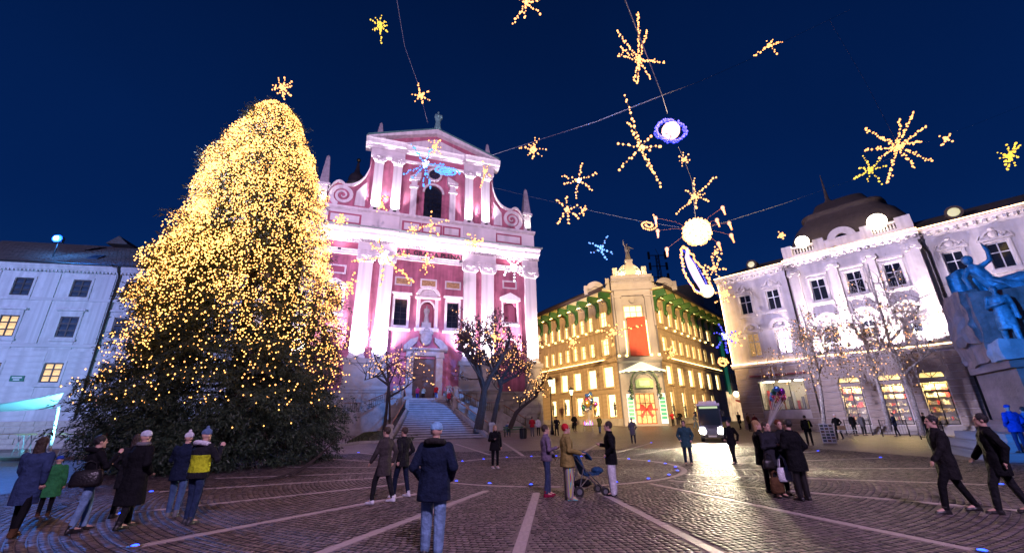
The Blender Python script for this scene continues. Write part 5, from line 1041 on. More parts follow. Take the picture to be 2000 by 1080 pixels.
# statues of the church and store
statue(ch, 'niche_statue', (0, .45, 13.9), 0, 2.35, ('cross', 'lap'), True); MB().box(-.6, .6, .1, .8, 13.2, 13.95).build('statue_base', PORT, ch)
gs = statue(ch, 'gable_statue', (0, -.78, 43.1), 8, 3.4, ('cross', 'cross'), True); gs.data.materials[0] = M('turquoise_copper', (.16, .34, .33), .6, var=.4, vs=3)
MB().ell((.4, -1.2, 45.3), (.22, .2, .35), 10, 7).build('child_figure', MATS['turquoise_copper'], ch, True)
for cx in (-11.33, 11.33): o = statue(ch, 'niche_statue', (cx, .42, 10.0), 0, 1.7, ('cross', 'cross'), True); 
ss = statue(st, 'roof_statue', (-.3, -.75, 23.4), 10, 2.55, ('up', 'out'), True); ss.data.materials[0] = M('gilded_pale_statue', (.50, .44, .26), .5, metal=.2, var=.3, vs=4)

# ================================================================== SPRUCE WITH LIGHTS
def foliage_mat(name, c0, c1, rough=.6):
    m = bpy.data.materials.new(name); m.use_nodes = True; t = m.node_tree; N = t.nodes; b = N['Principled BSDF']; at = N.new('ShaderNodeAttribute'); at.attribute_name = 'tone'; rp = N.new('ShaderNodeValToRGB')
    rp.color_ramp.elements[0].color = (*c0, 1); rp.color_ramp.elements[1].color = (*c1, 1); t.links.new(at.outputs['Fac'], rp.inputs[0]); t.links.new(rp.outputs[0], b.inputs['Base Color']); b.inputs['Roughness'].default_value = rough; return m
SPR = foliage_mat('spruce_needles', (.012, .030, .016), (.06, .095, .05)); BARK = M('dark_bark', (.05, .038, .03), .9, var=.4, vs=5, bump=.8, bs=18)
TX, TY = -14.3, 22.0
def lean(z): return -1.0 * z / 21.6
zp = [0, .5, 1.4, 3.7, 5, 7.7, 10.7, 13.9, 15.7, 17.6, 19.5, 20.8, 21.6, 22.0]; rp_ = [3.9, 4.7, 5.25, 5.3, 5.0, 4.6, 4.0, 3.35, 2.95, 2.45, 1.8, 1.2, .65, .1]
def prof(z): return np.interp(z, zp, rp_)
def lump(z, a): return 1 + .055 * np.sin(3 * a + .9 * z) + .05 * np.sin(7 * a - 2.1 * z) + .04 * np.sin(2.9 * z + a)
tree = thing('christmas_tree', 'tall broad spruce wrapped in thousands of golden lights with a star on top', 'christmas tree', (TX, TY, 0))
MB().tube([(0, 0, 0), (-.37, 0, 8), (-.75, .05, 16), (-1.0, 0, 21.6)], [.42, .3, .16, .04], 10).build('trunk', BARK, tree)
rs = np.random.RandomState(11)
def spruce():
    NB = 2300; zt = np.clip(rs.uniform(0, 1, NB) ** 1.3 * 21.6, .15, 21.6); az = rs.uniform(0, 2 * np.pi, NB); front = rs.uniform(0, 1, NB) < .6; az = np.where(front, rs.uniform(-np.pi - .35, .35, NB), az)
    R_ = prof(zt) * lump(zt, az) * rs.uniform(.78, 1.05, NB) * np.where(rs.uniform(0, 1, NB) < .07, 1.12, 1) ; segs = []; wood = []
    B = []; T = []
    for i in range(NB):
        d = np.array([math.cos(az[i]), math.sin(az[i]), 0]); side = np.array([-d[1], d[0], 0]); r_ = R_[i]; z0 = zt[i] + .32 * r_ * .5
        nt_ = int(6 + r_ * 3.4)
        for q in range(nt_):
            t = 1 - rs.uniform(0, 1) ** 1.6 * .62; droop = -.42 * t * t * r_ * .5 + .12 * max(0, t - .8) * r_
            p = d * r_ * t + np.array([lean(z0), 0, z0 + droop]) + side * rs.normal(0, .22 + .05 * r_) * (1.15 - t * .75)
            if p[2] < .1: continue
            L = rs.uniform(.35, .75); dirn = d * rs.uniform(.2, .9) + side * rs.normal(0, .5) + np.array([0, 0, rs.uniform(-1.1, .05)]); dirn /= np.linalg.norm(dirn)
            tone = rs.uniform(0, 1)
            nb = 7
            for k in range(nb):
                s = k / nb; b0 = p + dirn * L * s; o = rs.normal(0, 1, 3); o -= dirn * o.dot(dirn); o /= np.linalg.norm(o) + 1e-6; bd = dirn * .75 + o * .65; bd /= np.linalg.norm(bd); w_ = np.cross(bd, rs.normal(0, 1, 3)); w_ /= np.linalg.norm(w_) + 1e-6
                l = rs.uniform(.14, .26) * (1.2 - .5 * s); wd = rs.uniform(.014, .028)
                B.append((b0 - w_ * wd * .6, b0 + bd * l * .5 - w_ * wd, b0 + bd * l, b0 + bd * l * .5 + w_ * wd)); T.append(np.clip(tone + rs.normal(0, .15), 0, 1))
    V = np.array(B).reshape(-1, 3); F = np.arange(len(V)).reshape(-1, 4); return V, F, np.array(T)
V, F, T = spruce(); np_mesh('crown', V, F, SPR, tree, T)
m = MB()
for i in range(260):
    z = R.uniform(.4, 21); a = R.uniform(0, 6.283); r_ = float(prof(z)) * .8; m.tube([(lean(z), 0, z + .2 * r_), (lean(z) + r_ * .5 * math.cos(a), r_ * .5 * math.sin(a), z + .18 * r_), (lean(z) + r_ * math.cos(a), r_ * math.sin(a), max(.1, z - .1 * r_))], [.05, .035, .012], 4)
tag(m.build('boughs', BARK, tree), kind='stuff')
GOLD = EM('golden_bulb_glow', (1, .43, .105), 5.4)
tl = thing('tree_lights', 'strings of golden bulbs draped over the tall spruce', 'string lights', (TX, TY, 0))
m = MB()
for i in range(310):
    a = -math.pi * 1.12 + 1.24 * math.pi * (i + R.uniform(-.45, .45)) / 255 if i < 255 else R.uniform(0, 6.28); z = R.uniform(20.6, 21.9); zend = R.choice((2.6, 3.4, 4.2, 5, 6, 6.5)); dr = R.uniform(-.02, .02)
    while z > zend:
        a += dr + R.gauss(0, .028) / max(.5, float(prof(z)) / 4); dr = max(-.03, min(.03, dr + R.gauss(0, .006)))
        dens = .9 if z > 9 else .75 if z > 7 else .5 if z > 5 else .32
        if R.random() < dens and (z < 18 or i % 2 == 0):
            r_ = float(prof(z) * lump(z, a)) * R.uniform(.86, 1.07) + .05; m.octa((lean(z) + r_ * math.cos(a), r_ * math.sin(a), z), R.uniform(.024, .046) * (1.0 if z < 8 else 1.1))
        z -= R.uniform(.11, .26)
for i in range(30): a = R.uniform(-3.2, .1); z = R.uniform(1.6, 4.5); r_ = float(prof(z)) * 1.0; m.octa((lean(z) + r_ * math.cos(a), r_ * math.sin(a), z), .035)
tag(m.build('bulbs', GOLD, tl), kind='stuff')

# ================================================================== HANGING STARS
GLOW = dict(warm=EM('amber_star_bulb', (1, .38, .11), 3.8), yellow=EM('yellow_star_bulb', (1, .62, .06), 2.2), blue=EM('blue_star_bulb', (.008, .035, 1), 2.2), white=EM('white_star_bulb', (.8, .85, 1), 4), cyan=EM('cyan_star_bulb', (.06, .30, 1), 2.6))
WIRE = M('dark_wire', (.03, .03, .035), .5, metal=.5)
STARGRP = 'hanging light stars'
def star(label, c, Y, tips, col='warm', bp=2.2, step=5.6, core=None, dbl=False, corecol=None, name='light_star'):
    C0 = A(*c, Y); k = mpp(Y); t = thing(name, label, 'light decoration', C0, 0, STARGRP); r_ = bp * k; rr = random.Random(int(c[0] * 7 + c[1]))
    for tp in tips:
        P1 = A(*tp, Y) - C0; L = P1.length; P1.y += rr.uniform(-.28, .28) * L; n = max(2, int(L / (step * k) * rr.uniform(.85, 1.1))); m = MB(); m.k = 0; m.tube([(0, 0, 0), P1], r_ * .25, 4); m.k = 1
        for i in range(1, n + 1):
            s = (i + rr.uniform(-.3, .3) * (i < n)) / n; q = P1 * s + V3(rr.uniform(-1, 1), rr.uniform(-1, 1), rr.uniform(-1, 1)) * r_ * .9
            m.ell(q, r_ * rr.uniform(.6, 1.25), 6, 4)
            if dbl and rr.random() < .6: m.ell(q + V3(rr.uniform(-2, 2), rr.uniform(-2, 2), rr.uniform(-2, 2)) * r_, r_ * .8, 6, 4)
        m.build('arm', [WIRE, GLOW[col]], t)
    cr = core if core is not None else bp * 2.4
    m = MB()
    for i in range(int(10 + cr * 1.2)):
        v = V3(rr.gauss(0, 1), rr.gauss(0, 1), rr.gauss(0, 1)).normalized() * cr * k * rr.uniform(.1, 1); m.ell(v, r_ * .9, 6, 4)
    m.build('core', GLOW[corecol or col], t); return t
def burst(c, r_, n, seed=1, jit=.3): q = random.Random(seed); return [(c[0] + r_ * q.uniform(1 - jit, 1) * math.cos(6.283 * (i + q.uniform(-.2, .2)) / n), c[1] + r_ * q.uniform(1 - jit, 1) * math.sin(6.283 * (i + q.uniform(-.2, .2)) / n)) for i in range(n)]
star('large amber star with double arms hanging on the bright blue-lit cable', (1248, 118), 16, [(1203, 73), (1212, 92), (1205, 117), (1240, 46), (1263, 60), (1304, 110), (1282, 114), (1237, 164), (1247, 158), (1274, 146)], dbl=True, core=9)
star('amber star cut off by the top edge of the photograph', (1028, 6), 14, [(1003, 58), (1053, 33), (1066, -8), (990, -14), (1030, -44), (1024, 30)], bp=2.8, step=8)
star('small yellow star cluster hanging alone in the upper sky above the spruce', (742, 50), 22, burst((742, 50), 18, 9, 3) + [(742, 78)], 'yellow', 2.2, 5, 9)
star('amber star hanging over the church gable on the near cable', (821, 187), 26, [(816, 163), (804, 184), (838, 195), (828, 207), (812, 198), (836, 178)], core=8)
star('amber star hanging from the long cable at the right of the church gable', (1042, 292), 30, [(1014, 293), (1052, 274), (1065, 291), (1041, 313), (1058, 303), (1030, 304), (1034, 282), (1044, 272)], core=8)
star('six-armed amber star with violet-white centre right of the church tower scroll', (1131, 352), 26, [(1138, 316), (1165, 340), (1158, 368), (1125, 383), (1101, 364), (1098, 338)], corecol='white')
star('amber star with six arms just below the violet-centred one', (1107, 410), 27, [(1107, 380), (1087, 394), (1090, 434), (1112, 440), (1130, 427), (1126, 403)])
star('tiny amber star beside the six-armed amber star', (1139, 411), 28, burst((1139, 411), 9, 5, 4), core=4, bp=2)
star('very long-armed amber star left of the blue light ring', (1252, 288), 15, [(1214, 208), (1228, 240), (1290, 290), (1270, 292), (1210, 281), (1212, 324), (1286, 370), (1268, 330), (1273, 262)], bp=2.9, step=8, core=8)
star('small amber star under the blue light ring', (1336, 311), 20, burst((1336, 311), 13, 7, 5), bp=1.9, core=6)
star('amber star right above the big glowing globe', (1357, 384), 24, [(1396, 348), (1352, 354), (1383, 392), (1340, 370), (1326, 411), (1362, 406), (1378, 376), (1345, 398)], core=9)
star('sky-blue star above the statue of the corner store', (1173, 485), 32, [(1186, 463), (1151, 471), (1155, 493), (1183, 508), (1198, 495)], 'cyan', core=7)
star('amber star touching the right side of the bright comet', (1394, 525), 26, burst((1394, 525), 25, 7, 6), core=7); star('small amber star between globe and comet', (1399, 494), 27, burst((1399, 494), 13, 6, 8), bp=1.9)
star('amber star against the roof corner of the white domed building', (1414, 575), 32, burst((1414, 575), 24, 8, 9), core=8)
star('blue and amber star in front of the dark office block', (1416, 657), 30, [(1407, 633), (1394, 650), (1396, 680), (1422, 688), (1438, 668), (1436, 648)], 'blue', core=9, corecol='white'); star('amber star overlapping the corner rope light of the white domed building', (1436, 662), 31, burst((1436, 662), 19, 7, 10))
star('small ragged amber star alone in the upper right sky', (1502, 90), 24, [(1476, 103), (1530, 78), (1510, 74), (1518, 104), (1495, 84), (1490, 98)])
star('largest amber star, twelve-armed, high over the white domed building', (1752, 287), 17, [(1775, 229), (1752, 237), (1815, 243), (1806, 270), (1818, 316), (1788, 328), (1732, 357), (1711, 313), (1692, 293), (1680, 260), (1722, 262)], core=10, dbl=True)
star('yellow star hanging below the twelve-armed amber star', (1700, 331), 24, [(1665, 352), (1691, 303), (1725, 328), (1730, 355), (1698, 351), (1715, 314), (1676, 330)], 'yellow', 2.0, 4.6, 8)
star('tiny amber cross star right of the twelve-armed star', (1848, 272), 26, [(1838, 265), (1857, 262), (1858, 278), (1842, 282)], bp=2.1, core=5)
star('yellow star at the far right edge of the sky', (1971, 305), 22, burst((1971, 305), 28, 9, 12), 'yellow', 2.2, 5, 9)
star('tiny amber star just left of the dark dome', (1525, 460), 34, burst((1525, 460), 8, 5, 13), bp=2, core=5)
star('amber star in front of the church gable roundel', (849, 287), 40, burst((849, 287), 17, 8, 14), bp=2.0, core=6)
star('ice-blue star in front of the church upper pilasters', (831, 322), 38, [(806, 287), (788, 339), (806, 352), (826, 358), (838, 362), (866, 318), (842, 296)], 'cyan', 2.4, 4.6, 11, corecol='white')
star('amber star between the two left upper pilasters of the church', (745, 402), 40, [(757, 388), (735, 411), (734, 396), (754, 411), (746, 384)], core=5)
star('amber wheel star beside the lit tree top at the church attic', (665, 430), 36, burst((665, 430), 13, 10, 15, .1), core=8)
star('amber star over the church main cornice, middle', (842, 440), 38, [(842, 417), (876, 434), (838, 462), (855, 458), (822, 446)], core=7); star('small amber star left of the one over the middle cornice', (807, 448), 39, burst((807, 448), 14, 7, 16), bp=1.9)
star('pale amber star in front of the right cornice of the church', (927, 474), 38, burst((927, 474), 20, 9, 17), core=7)
star('white-hot star with very long amber arms across the left church pilasters', (752, 502), 34, [(682, 508), (722, 473), (800, 500), (803, 547), (742, 470), (746, 560)], 'warm', 2.6, 6, 20, corecol='white', dbl=True)
star('amber star under the church lettering', (833, 512), 36, [(833, 492), (847, 504), (849, 521), (833, 538), (819, 528), (820, 503)], core=5)
star('ice-white star beside the right church pilaster capital', (1003, 522), 38, burst((1003, 522), 25, 8, 18, .2), 'white', 2.2, 4.4, 10)
star('amber star between spruce and church pilaster', (686, 553), 36, [(692, 532), (668, 550), (662, 563), (678, 576), (692, 576), (700, 548)], core=6)
star('amber star among the branches of the crooked tree by the stairs', (965, 657), 36, [(965, 633), (986, 647), (983, 664), (948, 650), (965, 684)])
star('amber star with one trailing arm in front of the red banner', (1197, 648), 44, [(1164, 647), (1184, 630), (1206, 632), (1250, 638), (1178, 666), (1196, 676), (1215, 655)], core=7)
star('small amber star before the left wing of the corner store', (1118, 668), 46, burst((1118, 668), 14, 8, 20), bp=1.9); star('small amber star before the right wing of the corner store', (1312, 690), 46, burst((1312, 690), 14, 8, 21), bp=1.9)
star('amber drip star at the right end of the church gable cornice', (948, 335), 42, [(938, 365), (955, 320), (942, 318), (958, 345), (944, 350)], core=5)
def coil(label, c, Y, a_, b_, turns, col, bp, tilt=0, shrink=.85, n=60, tail=None):
    C0 = A(*c, Y); k = mpp(Y); t = thing('light_spiral', label, 'light decoration', C0, 0, 'hanging light spirals'); m = MB(); w_ = []
    for i in range(n): s = i / (n - 1); r_ = 1 - shrink * s; an = turns * 6.283 * s; x, z = a_ * r_ * math.cos(an), b_ * r_ * math.sin(an); x, z = x * math.cos(tilt) - z * math.sin(tilt), x * math.sin(tilt) + z * math.cos(tilt); w_.append(V3(x * k, .5 * math.sin(an) * k * a_ * .4, z * k))
    if tail: w_ = [V3(q[0] * k, 0, q[1] * k) for q in tail] + w_
    for q in w_: m.ell(q + V3(R.uniform(-1, 1), 0, R.uniform(-1, 1)) * k * .8, bp * k, 6, 4)
    MB().tube(w_, bp * k * .3, 4).build('frame', WIRE, t); m.build('bulb_string', GLOW[col], t); return t
coil('cyan-blue galaxy spiral in front of the church gable', (872, 335), 38, 33, 17, 2.6, 'cyan', 2.0, -.25, .8, 110)
coil('small amber snail spiral left of the big globe', (1266, 440), 26, 19, 15, -1.6, 'warm', 2.0, 0, .75, 34, [(16, 26), (17, 20), (19, 14), (20, 7)])
coil('amber scroll light on the corner store street side', (1412, 708), 50, 11, 10, 1.4, 'warm', 2.0, 0, .7, 26)
# blue ring with glowing ball
C0 = A(1310, 256, 18); k = mpp(18); t = thing('blue_light_ring', 'round ring of blue lights with a rosy glowing ball inside', 'light decoration', C0, 0); m = MB()
for i in range(170): a = 6.283 * i / 170; q = R.uniform(.92, 1.06); m.ell((37 * k * q * math.cos(a), R.uniform(-.12, .12), 31 * k * q * math.sin(a)), 3.0 * k, 6, 4)
tag(m.build('blue_bulbs', GLOW['blue'], t), kind='stuff'); MB().tube([(37 * k * math.cos(6.283 * i / 32), .05, 31 * k * math.sin(6.283 * i / 32)) for i in range(32)], .03, 5, closed=True).build('ring_frame', WIRE, t)
m = MB()
for i in range(310): v = V3(R.gauss(0, 1), R.gauss(0, 1), R.gauss(0, 1)).normalized() * 20 * k; m.ell(v, 2.3 * k, 5, 4)
tag(m.build('ball_bulbs', EM('rosy_bulb', (1, .45, .42), 3), t), kind='stuff'); MB().ell((0, 0, 0), 18.5 * k, 14, 10).build('ball', M('rosy_ball', (.6, .3, .3), .6, emit=(1, .50, .42), es=.7), t, True); MB().tube([(0, 0, 20 * k), (0, 0, 31 * k)], .02, 4).build('hanger', WIRE, t)
# big globe, comet and small tadpole lights
C0 = A(1361, 453, 22); k = mpp(22); t = thing('glowing_globe', 'big white-hot globe of lights with dark wires round it', 'light decoration', C0, 0); MB().ell((0, 0, 0), 30 * k, 24, 16).build('globe', EM('white_hot_globe', (1, .70, .36), 3.2), t, True); m = MB()
for i in range(150): v = V3(R.gauss(0, 1), R.gauss(0, 1), R.gauss(0, 1)).normalized() * 31.5 * k; m.ell(v, 2.2 * k, 5, 4)
tag(m.build('bulbs', GLOW['warm'], t), kind='stuff'); wires = MB()
for i, (qx, qy, wh) in enumerate([(1412, 410, 'highest of those right of'), (1401, 434, 'upper right of'), (1425, 440, 'outer one level with'), (1429, 464, 'outer one lower right of'), (1404, 480, 'low right, just under the rim of'), (1285, 455, 'near the snail spiral, left of'), (1303, 491, 'lowest, on the left below'), (1281, 430, 'touching the snail spiral, left of')]):
    P = A(qx, qy, 22 + (i % 3) * .5); tt = thing('tadpole_light', 'rosy tadpole light on a wire, ' + wh + ' the big globe', 'light decoration', P, 0, 'tadpole lights round the big globe'); kk = mpp(22); dv = V3((1361 - qx) * .0, 0, 0)
    MB().ell((0, 0, 5 * kk), (4.5 * kk, 4.5 * kk, 5.5 * kk), 8, 6).build('head', EM('rosy_tadpole', (1, .42, .25), 1.8), tt, True); sg = 1 if qx > 1361 else -.4; MB().tube([(0, 0, 4 * kk), (1.5 * kk * sg, 0, -4 * kk), (3 * kk * sg, .0, -13 * kk)], [3 * kk, 2.4 * kk, 1.8 * kk], 6).build('tail', M('rosy_tail', (.5, .2, .12), .5, emit=(1, .40, .22), es=.6), tt, True)
    MB().tube([(0, 0, 6 * kk), ((C0 - P) * .5) + V3(0, 0, 10 * kk), (C0 - P)], .006, 4).build('wire', M('copper_wire', (.25, .10, .05), .5, metal=.5), tt)
C0 = A(1360, 535, 24); k = mpp(24); t = thing('comet_light', 'teardrop comet of white-violet lights hanging below the big globe', 'light decoration', C0, 0); W2 = EM('violet_white_light', (.80, .55, 1), 1.7)
axis = [(-10, 62), (-14, 40), (-8, 18), (0, -8), (8, -28), (16, -45)]; MB().tube([V3(x * k, 0, z * k) for x, z in axis], [2 * k, 5 * k, 8 * k, 8 * k, 7 * k, 7 * k], 12).build('body', W2, t, True); MB().ell((17 * k, 0, -40 * k), 14 * k, 14, 10).build('head', EM('white_hot_globe', (1, .70, .36), 3.2), t, True)
m = MB()
for i in range(90): a = 6.283 * i / 90; x = -2 + 30 * math.cos(a) * (.72 + .28 * math.sin(-a)); z = 8 + 56 * math.sin(a); m.ell((x * k + (-z * .28) * k, R.uniform(-.15, .15), z * k), 2.4 * k, 6, 4)
tag(m.build('outline_bulbs', GLOW['warm'], t), kind='stuff'); m = MB()
for i in range(60): a = 6.283 * i / 60; x = -4 + 25 * math.cos(a) * (.7 + .3 * math.sin(-a)); z = 8 + 50 * math.sin(a); m.ell((x * k - z * .28 * k, .1, z * k), 1.8 * k, 5, 4)
tag(m.build('inner_bulbs', GLOW['blue'], t), kind='stuff'); MB().tube([(0, 0, 52 * k), (2 * k, 0, 60 * k)], .02, 4).build('hanger', WIRE, t)
# tree-top star
star('amber star on the tip of the tall spruce', (552, 172), 22, burst((552, 172), 22, 9, 30, .25), bp=2.2, core=8, step=4.6)
# cables over the square
CABM = M('cable_steel', (.28, .30, .36), .4, metal=.6)
def cable(label, pts, r_=.02, sag=0):
    P = [A(x, y, Y) for x, y, Y in pts]; q = []
    for a, b_ in zip(P, P[1:]):
        for i in range(10): t_ = i / 10; p = a.lerp(b_, t_); p.z -= sag * 4 * t_ * (1 - t_); q.append(p)
    q.append(P[-1]); c = q[0].copy(); m = MB().tube([p - c for p in q], r_, 5); o = tag(m.build('overhead_cable', CABM, None, False, c), label, 'cable', 'cables strung over the square'); return o
cable('thick blue-white cable running from the top edge past the largest double-armed star to the junction', [(1205, -40, 11), (1250, 75, 15), (1293, 187, 18)], .022)
cable('long pale cable from the junction to the right end of the church gable', [(1293, 187, 18), (1165, 238, 25), (1070, 268, 34), (953, 306, 53)], .03); cable('short dark cable from the junction towards the right', [(1293, 187, 18), (1366, 160, 19), (1480, 110, 20), (1545, 75, 21), (1660, 20, 22)], .013)
cable('dark cable with small clips running down to the church gable statue', [(770, -30, 18), (790, 90, 22), (816, 163, 26), (835, 240, 40)], .016); cable('vertical wire from the junction to the blue ring', [(1293, 187, 18), (1304, 222, 18)], .014); cable('thin wire from the blue ring down to the globe', [(1325, 288, 18), (1336, 311, 20), (1352, 355, 24), (1358, 424, 22)], .012)
cable('thin dark cable low across the sky between church and globe', [(960, 366, 53), (1145, 410, 30), (1250, 432, 26), (1345, 447, 22)], .006); cable('thin dark cable from globe to the yellow edge star', [(1380, 445, 22), (1525, 400, 22), (1665, 352, 24), (1752, 300, 20), (1900, 245, 22), (2040, 190, 22)], .005)
cable('thin wire dropping to the twelve-armed star', [(1620, 40, 21), (1690, 160, 19), (1752, 280, 17)], .010)

# ================================================================== BARE TREES
TW = foliage_mat('brown_leaves', (.03, .015, .02), (.12, .06, .04)); BIR = M('birch_bark', (.50, .48, .46), .7, var=.75, vs=7, bump=.4); YEL = foliage_mat('yellow_birch_leaves', (.10, .06, .01), (.30, .19, .04))
def branchy(name, label, paths, lod, crownc, crownr, bark, leaves=None, nleaf=0, nbulb=0, leafsz=.10, seed=1, twigs=90, droop=0, rad0=.2, weep=0, bulbr=.05, bulbregion=None, grp='lit trees on the square'):
    rr = random.Random(seed); b0 = Vector(paths[0][0]); t = thing(name, label, 'tree', b0, 0, grp); L = lambda p: Vector(p) - b0; m = MB(); tips = []; cc = L(crownc)
    for pi, P in enumerate(paths):
        n = len(P); r0 = rad0 * (1 if pi == 0 else .7); m.tube([L(p) for p in P], [r0 * (1 - .78 * i / (n - 1)) for i in range(n)], 8)
    m.build('trunk', bark, t); m = MB()
    def grow(p, d, l, r_, lev):
        q = p; pts = [p.copy()]
        for i in range(3):
            d = (d + V3(rr.gauss(0, .25), rr.gauss(0, .25), rr.gauss(0, .2) + (.08 - droop * (3 - lev) * .3))).normalized(); q = q + d * l / 3; pts.append(q.copy())
        m.tube(pts, [r_, r_ * .8, r_ * .6, r_ * .4], 5 if lev > 1 else 4, False)
        if lev == 0: tips.extend(pts[1:]); return
        for i in range(rr.choice((2, 3, 3))):
            s = rr.choice((1, 2, 3, 3)); dd = (d + V3(rr.gauss(0, .6), rr.gauss(0, .6), rr.gauss(0, .45) + .12)).normalized(); grow(pts[s], dd, l * rr.uniform(.6, .8), r_ * .55, lev - 1)
    for i in range(twigs // 9):
        P = rr.choice(paths); s = rr.uniform(.35, 1); j = s * (len(P) - 1); a = int(min(j, len(P) - 2)); p = L(P[a]).lerp(L(P[a + 1]), j - a)
        tgt = cc + V3(rr.gauss(0, .6) * crownr[0], rr.gauss(0, .6) * crownr[1], rr.gauss(0, .6) * crownr[2]); d = (tgt - p); l = max(.5, d.length * .55); grow(p, d.normalized(), min(l, crownr[0] * 1.1), rad0 * .28, 2)
    if weep:
        for p in list(tips):
            if rr.random() < .5: l = rr.uniform(.6, 2.2) * weep; m.tube([p, p + V3(rr.gauss(0, .1), rr.gauss(0, .1), -l * .5), p + V3(rr.gauss(0, .15), rr.gauss(0, .15), -l)], [.012, .009, .006], 3, False); tips += [p + V3(0, 0, -l * q) for q in (.3, .6, .9)]
    tag(m.build('branches', bark, t), kind='stuff')
    if nleaf:
        c = np.array([tips[rr.randrange(len(tips))] for _ in range(nleaf)]); q = np.random.RandomState(seed); c = c + q.normal(0, .14, c.shape); u = q.normal(0, 1, c.shape); u /= np.linalg.norm(u, axis=1)[:, None]; v = np.cross(u, q.normal(0, 1, c.shape)); v /= np.linalg.norm(v, axis=1)[:, None]; s = q.uniform(.5, 1.2, (nleaf, 1)) * leafsz
        V = np.stack([c - u * s, c - v * s * .5, c + u * s, c + v * s * .5], 1).reshape(-1, 3); np_mesh('leaves', V, np.arange(nleaf * 4).reshape(-1, 4), leaves, t, q.uniform(0, 1, nleaf))['kind'] = 'stuff'
    if nbulb:
        m = MB(); pool = [p for p in tips if bulbregion is None or bulbregion(p + b0)] or tips
        for i in range(nbulb): p = rr.choice(pool) + V3(rr.gauss(0, .12), rr.gauss(0, .12), rr.gauss(0, .12)); m.octa(p, bulbr)
        tag(m.build('bulbs', EM('tree_amber_bulb', (1, .46, .15), 3), t), kind='stuff')
    return t
Yb = 40.0; g0 = lambda x, y, Y=Yb: A(x, y, Y)
branchy('bare_tree', 'bare twin-stemmed tree with amber lights in front of the church door', [[g0(750, 842), g0(755, 800), g0(759, 752), g0(756, 715), g0(752, 670)], [g0(761, 844), g0(761, 790), g0(760, 752), g0(775, 715), g0(785, 670)], [g0(759, 752), g0(735, 735), g0(712, 742)], [g0(760, 775), g0(790, 758), g0(812, 740)], [g0(757, 745), g0(735, 705), g0(725, 675)]], 1, g0(760, 710), (2.9, 2.2, 2.3), BARK, TW, 500, 190, .09, 3, 210, 0, .17, bulbr=.062, bulbregion=lambda p: p.z > 4.3)
branchy('bare_tree', 'thick forked dark-leaved tree with amber lights right of the stairs', [[g0(934, 838), g0(941, 800), g0(946, 760), g0(930, 712), g0(918, 675), g0(910, 640)], [g0(946, 760), g0(958, 735), g0(985, 690), g0(1000, 650)], [g0(928, 708), g0(905, 685), g0(890, 680)]], 1, g0(945, 660), (3.4, 2.2, 2.0), BARK, TW, 3000, 120, .14, 5, 260, 0, .42, bulbr=.06, bulbregion=lambda p: p.z > 6.2)
Yc = 42.5; g1 = lambda x, y: A(x, y, Yc)
branchy('bare_tree', 'slender curving tree with thick amber lights behind the forked tree', [[g1(963, 828), g1(970, 790), g1(979, 755), g1(962, 710), g1(958, 670), g1(950, 640)], [g1(976, 745), g1(1000, 710), g1(1015, 680)], [g1(976, 750), g1(1005, 735), g1(1022, 722)]], 1, g1(995, 690), (2.6, 2, 2.5), BARK, TW, 2200, 230, .13, 8, 220, 0, .26, bulbr=.062)
branchy('bare_tree', 'low leaning tree with amber lights beside the stone plinth corner', [[g0(996, 836), g0(1008, 806), g0(1020, 794), g0(1046, 775), g0(1048, 745)], [g0(1046, 775), g0(1058, 750)]], 1, g0(1046, 738), (1.2, 1.2, 1.5), BARK, TW, 300, 110, .1, 9, 120, 0, .24, bulbr=.06)
h0 = lambda x, y: A(x, y, 30.0)
branchy('birch_tree', 'white-barked birch with a forked top, middle of the birches by the arched doors', [[h0(1739, 842), h0(1722, 775), h0(1704, 713), h0(1681, 644), h0(1658, 584)], [h0(1704, 713), h0(1722, 670), h0(1735, 630)], [h0(1690, 670), h0(1668, 640), h0(1650, 625)]], 1, h0(1690, 640), (2.6, 2, 2.6), BIR, YEL, 500, 110, .09, 12, 220, .1, .15, weep=.7, bulbr=.05, grp='birches by the white building')
branchy('birch_tree', 'tallest white-barked birch, leaning in front of the right arched door', [[h0(1803, 850), h0(1784, 785), h0(1764, 732), h0(1736, 658), h0(1712, 580), h0(1694, 515)], [h0(1764, 732), h0(1800, 700), h0(1830, 680)], [h0(1740, 665), h0(1775, 625), h0(1800, 590)], [h0(1750, 690), h0(1720, 660)]], 1, h0(1750, 620), (3.2, 2.2, 3.4), BIR, YEL, 500, 150, .09, 15, 300, .1, .17, weep=.8, bulbr=.05, grp='birches by the white building')
branchy('birch_tree', 'weeping birch full of yellow leaves and lights left of the arched doors', [[h0(1610, 835), h0(1604, 770), h0(1592, 700), h0(1575, 640), h0(1560, 595)], [h0(1598, 730), h0(1615, 690), h0(1620, 650)], [h0(1590, 690), h0(1560, 650)]], 1, h0(1590, 650), (1.9, 1.6, 2.2), BIR, YEL, 2600, 260, .085, 18, 200, .25, .14, weep=1.5, bulbr=.05, grp='birches by the white building')
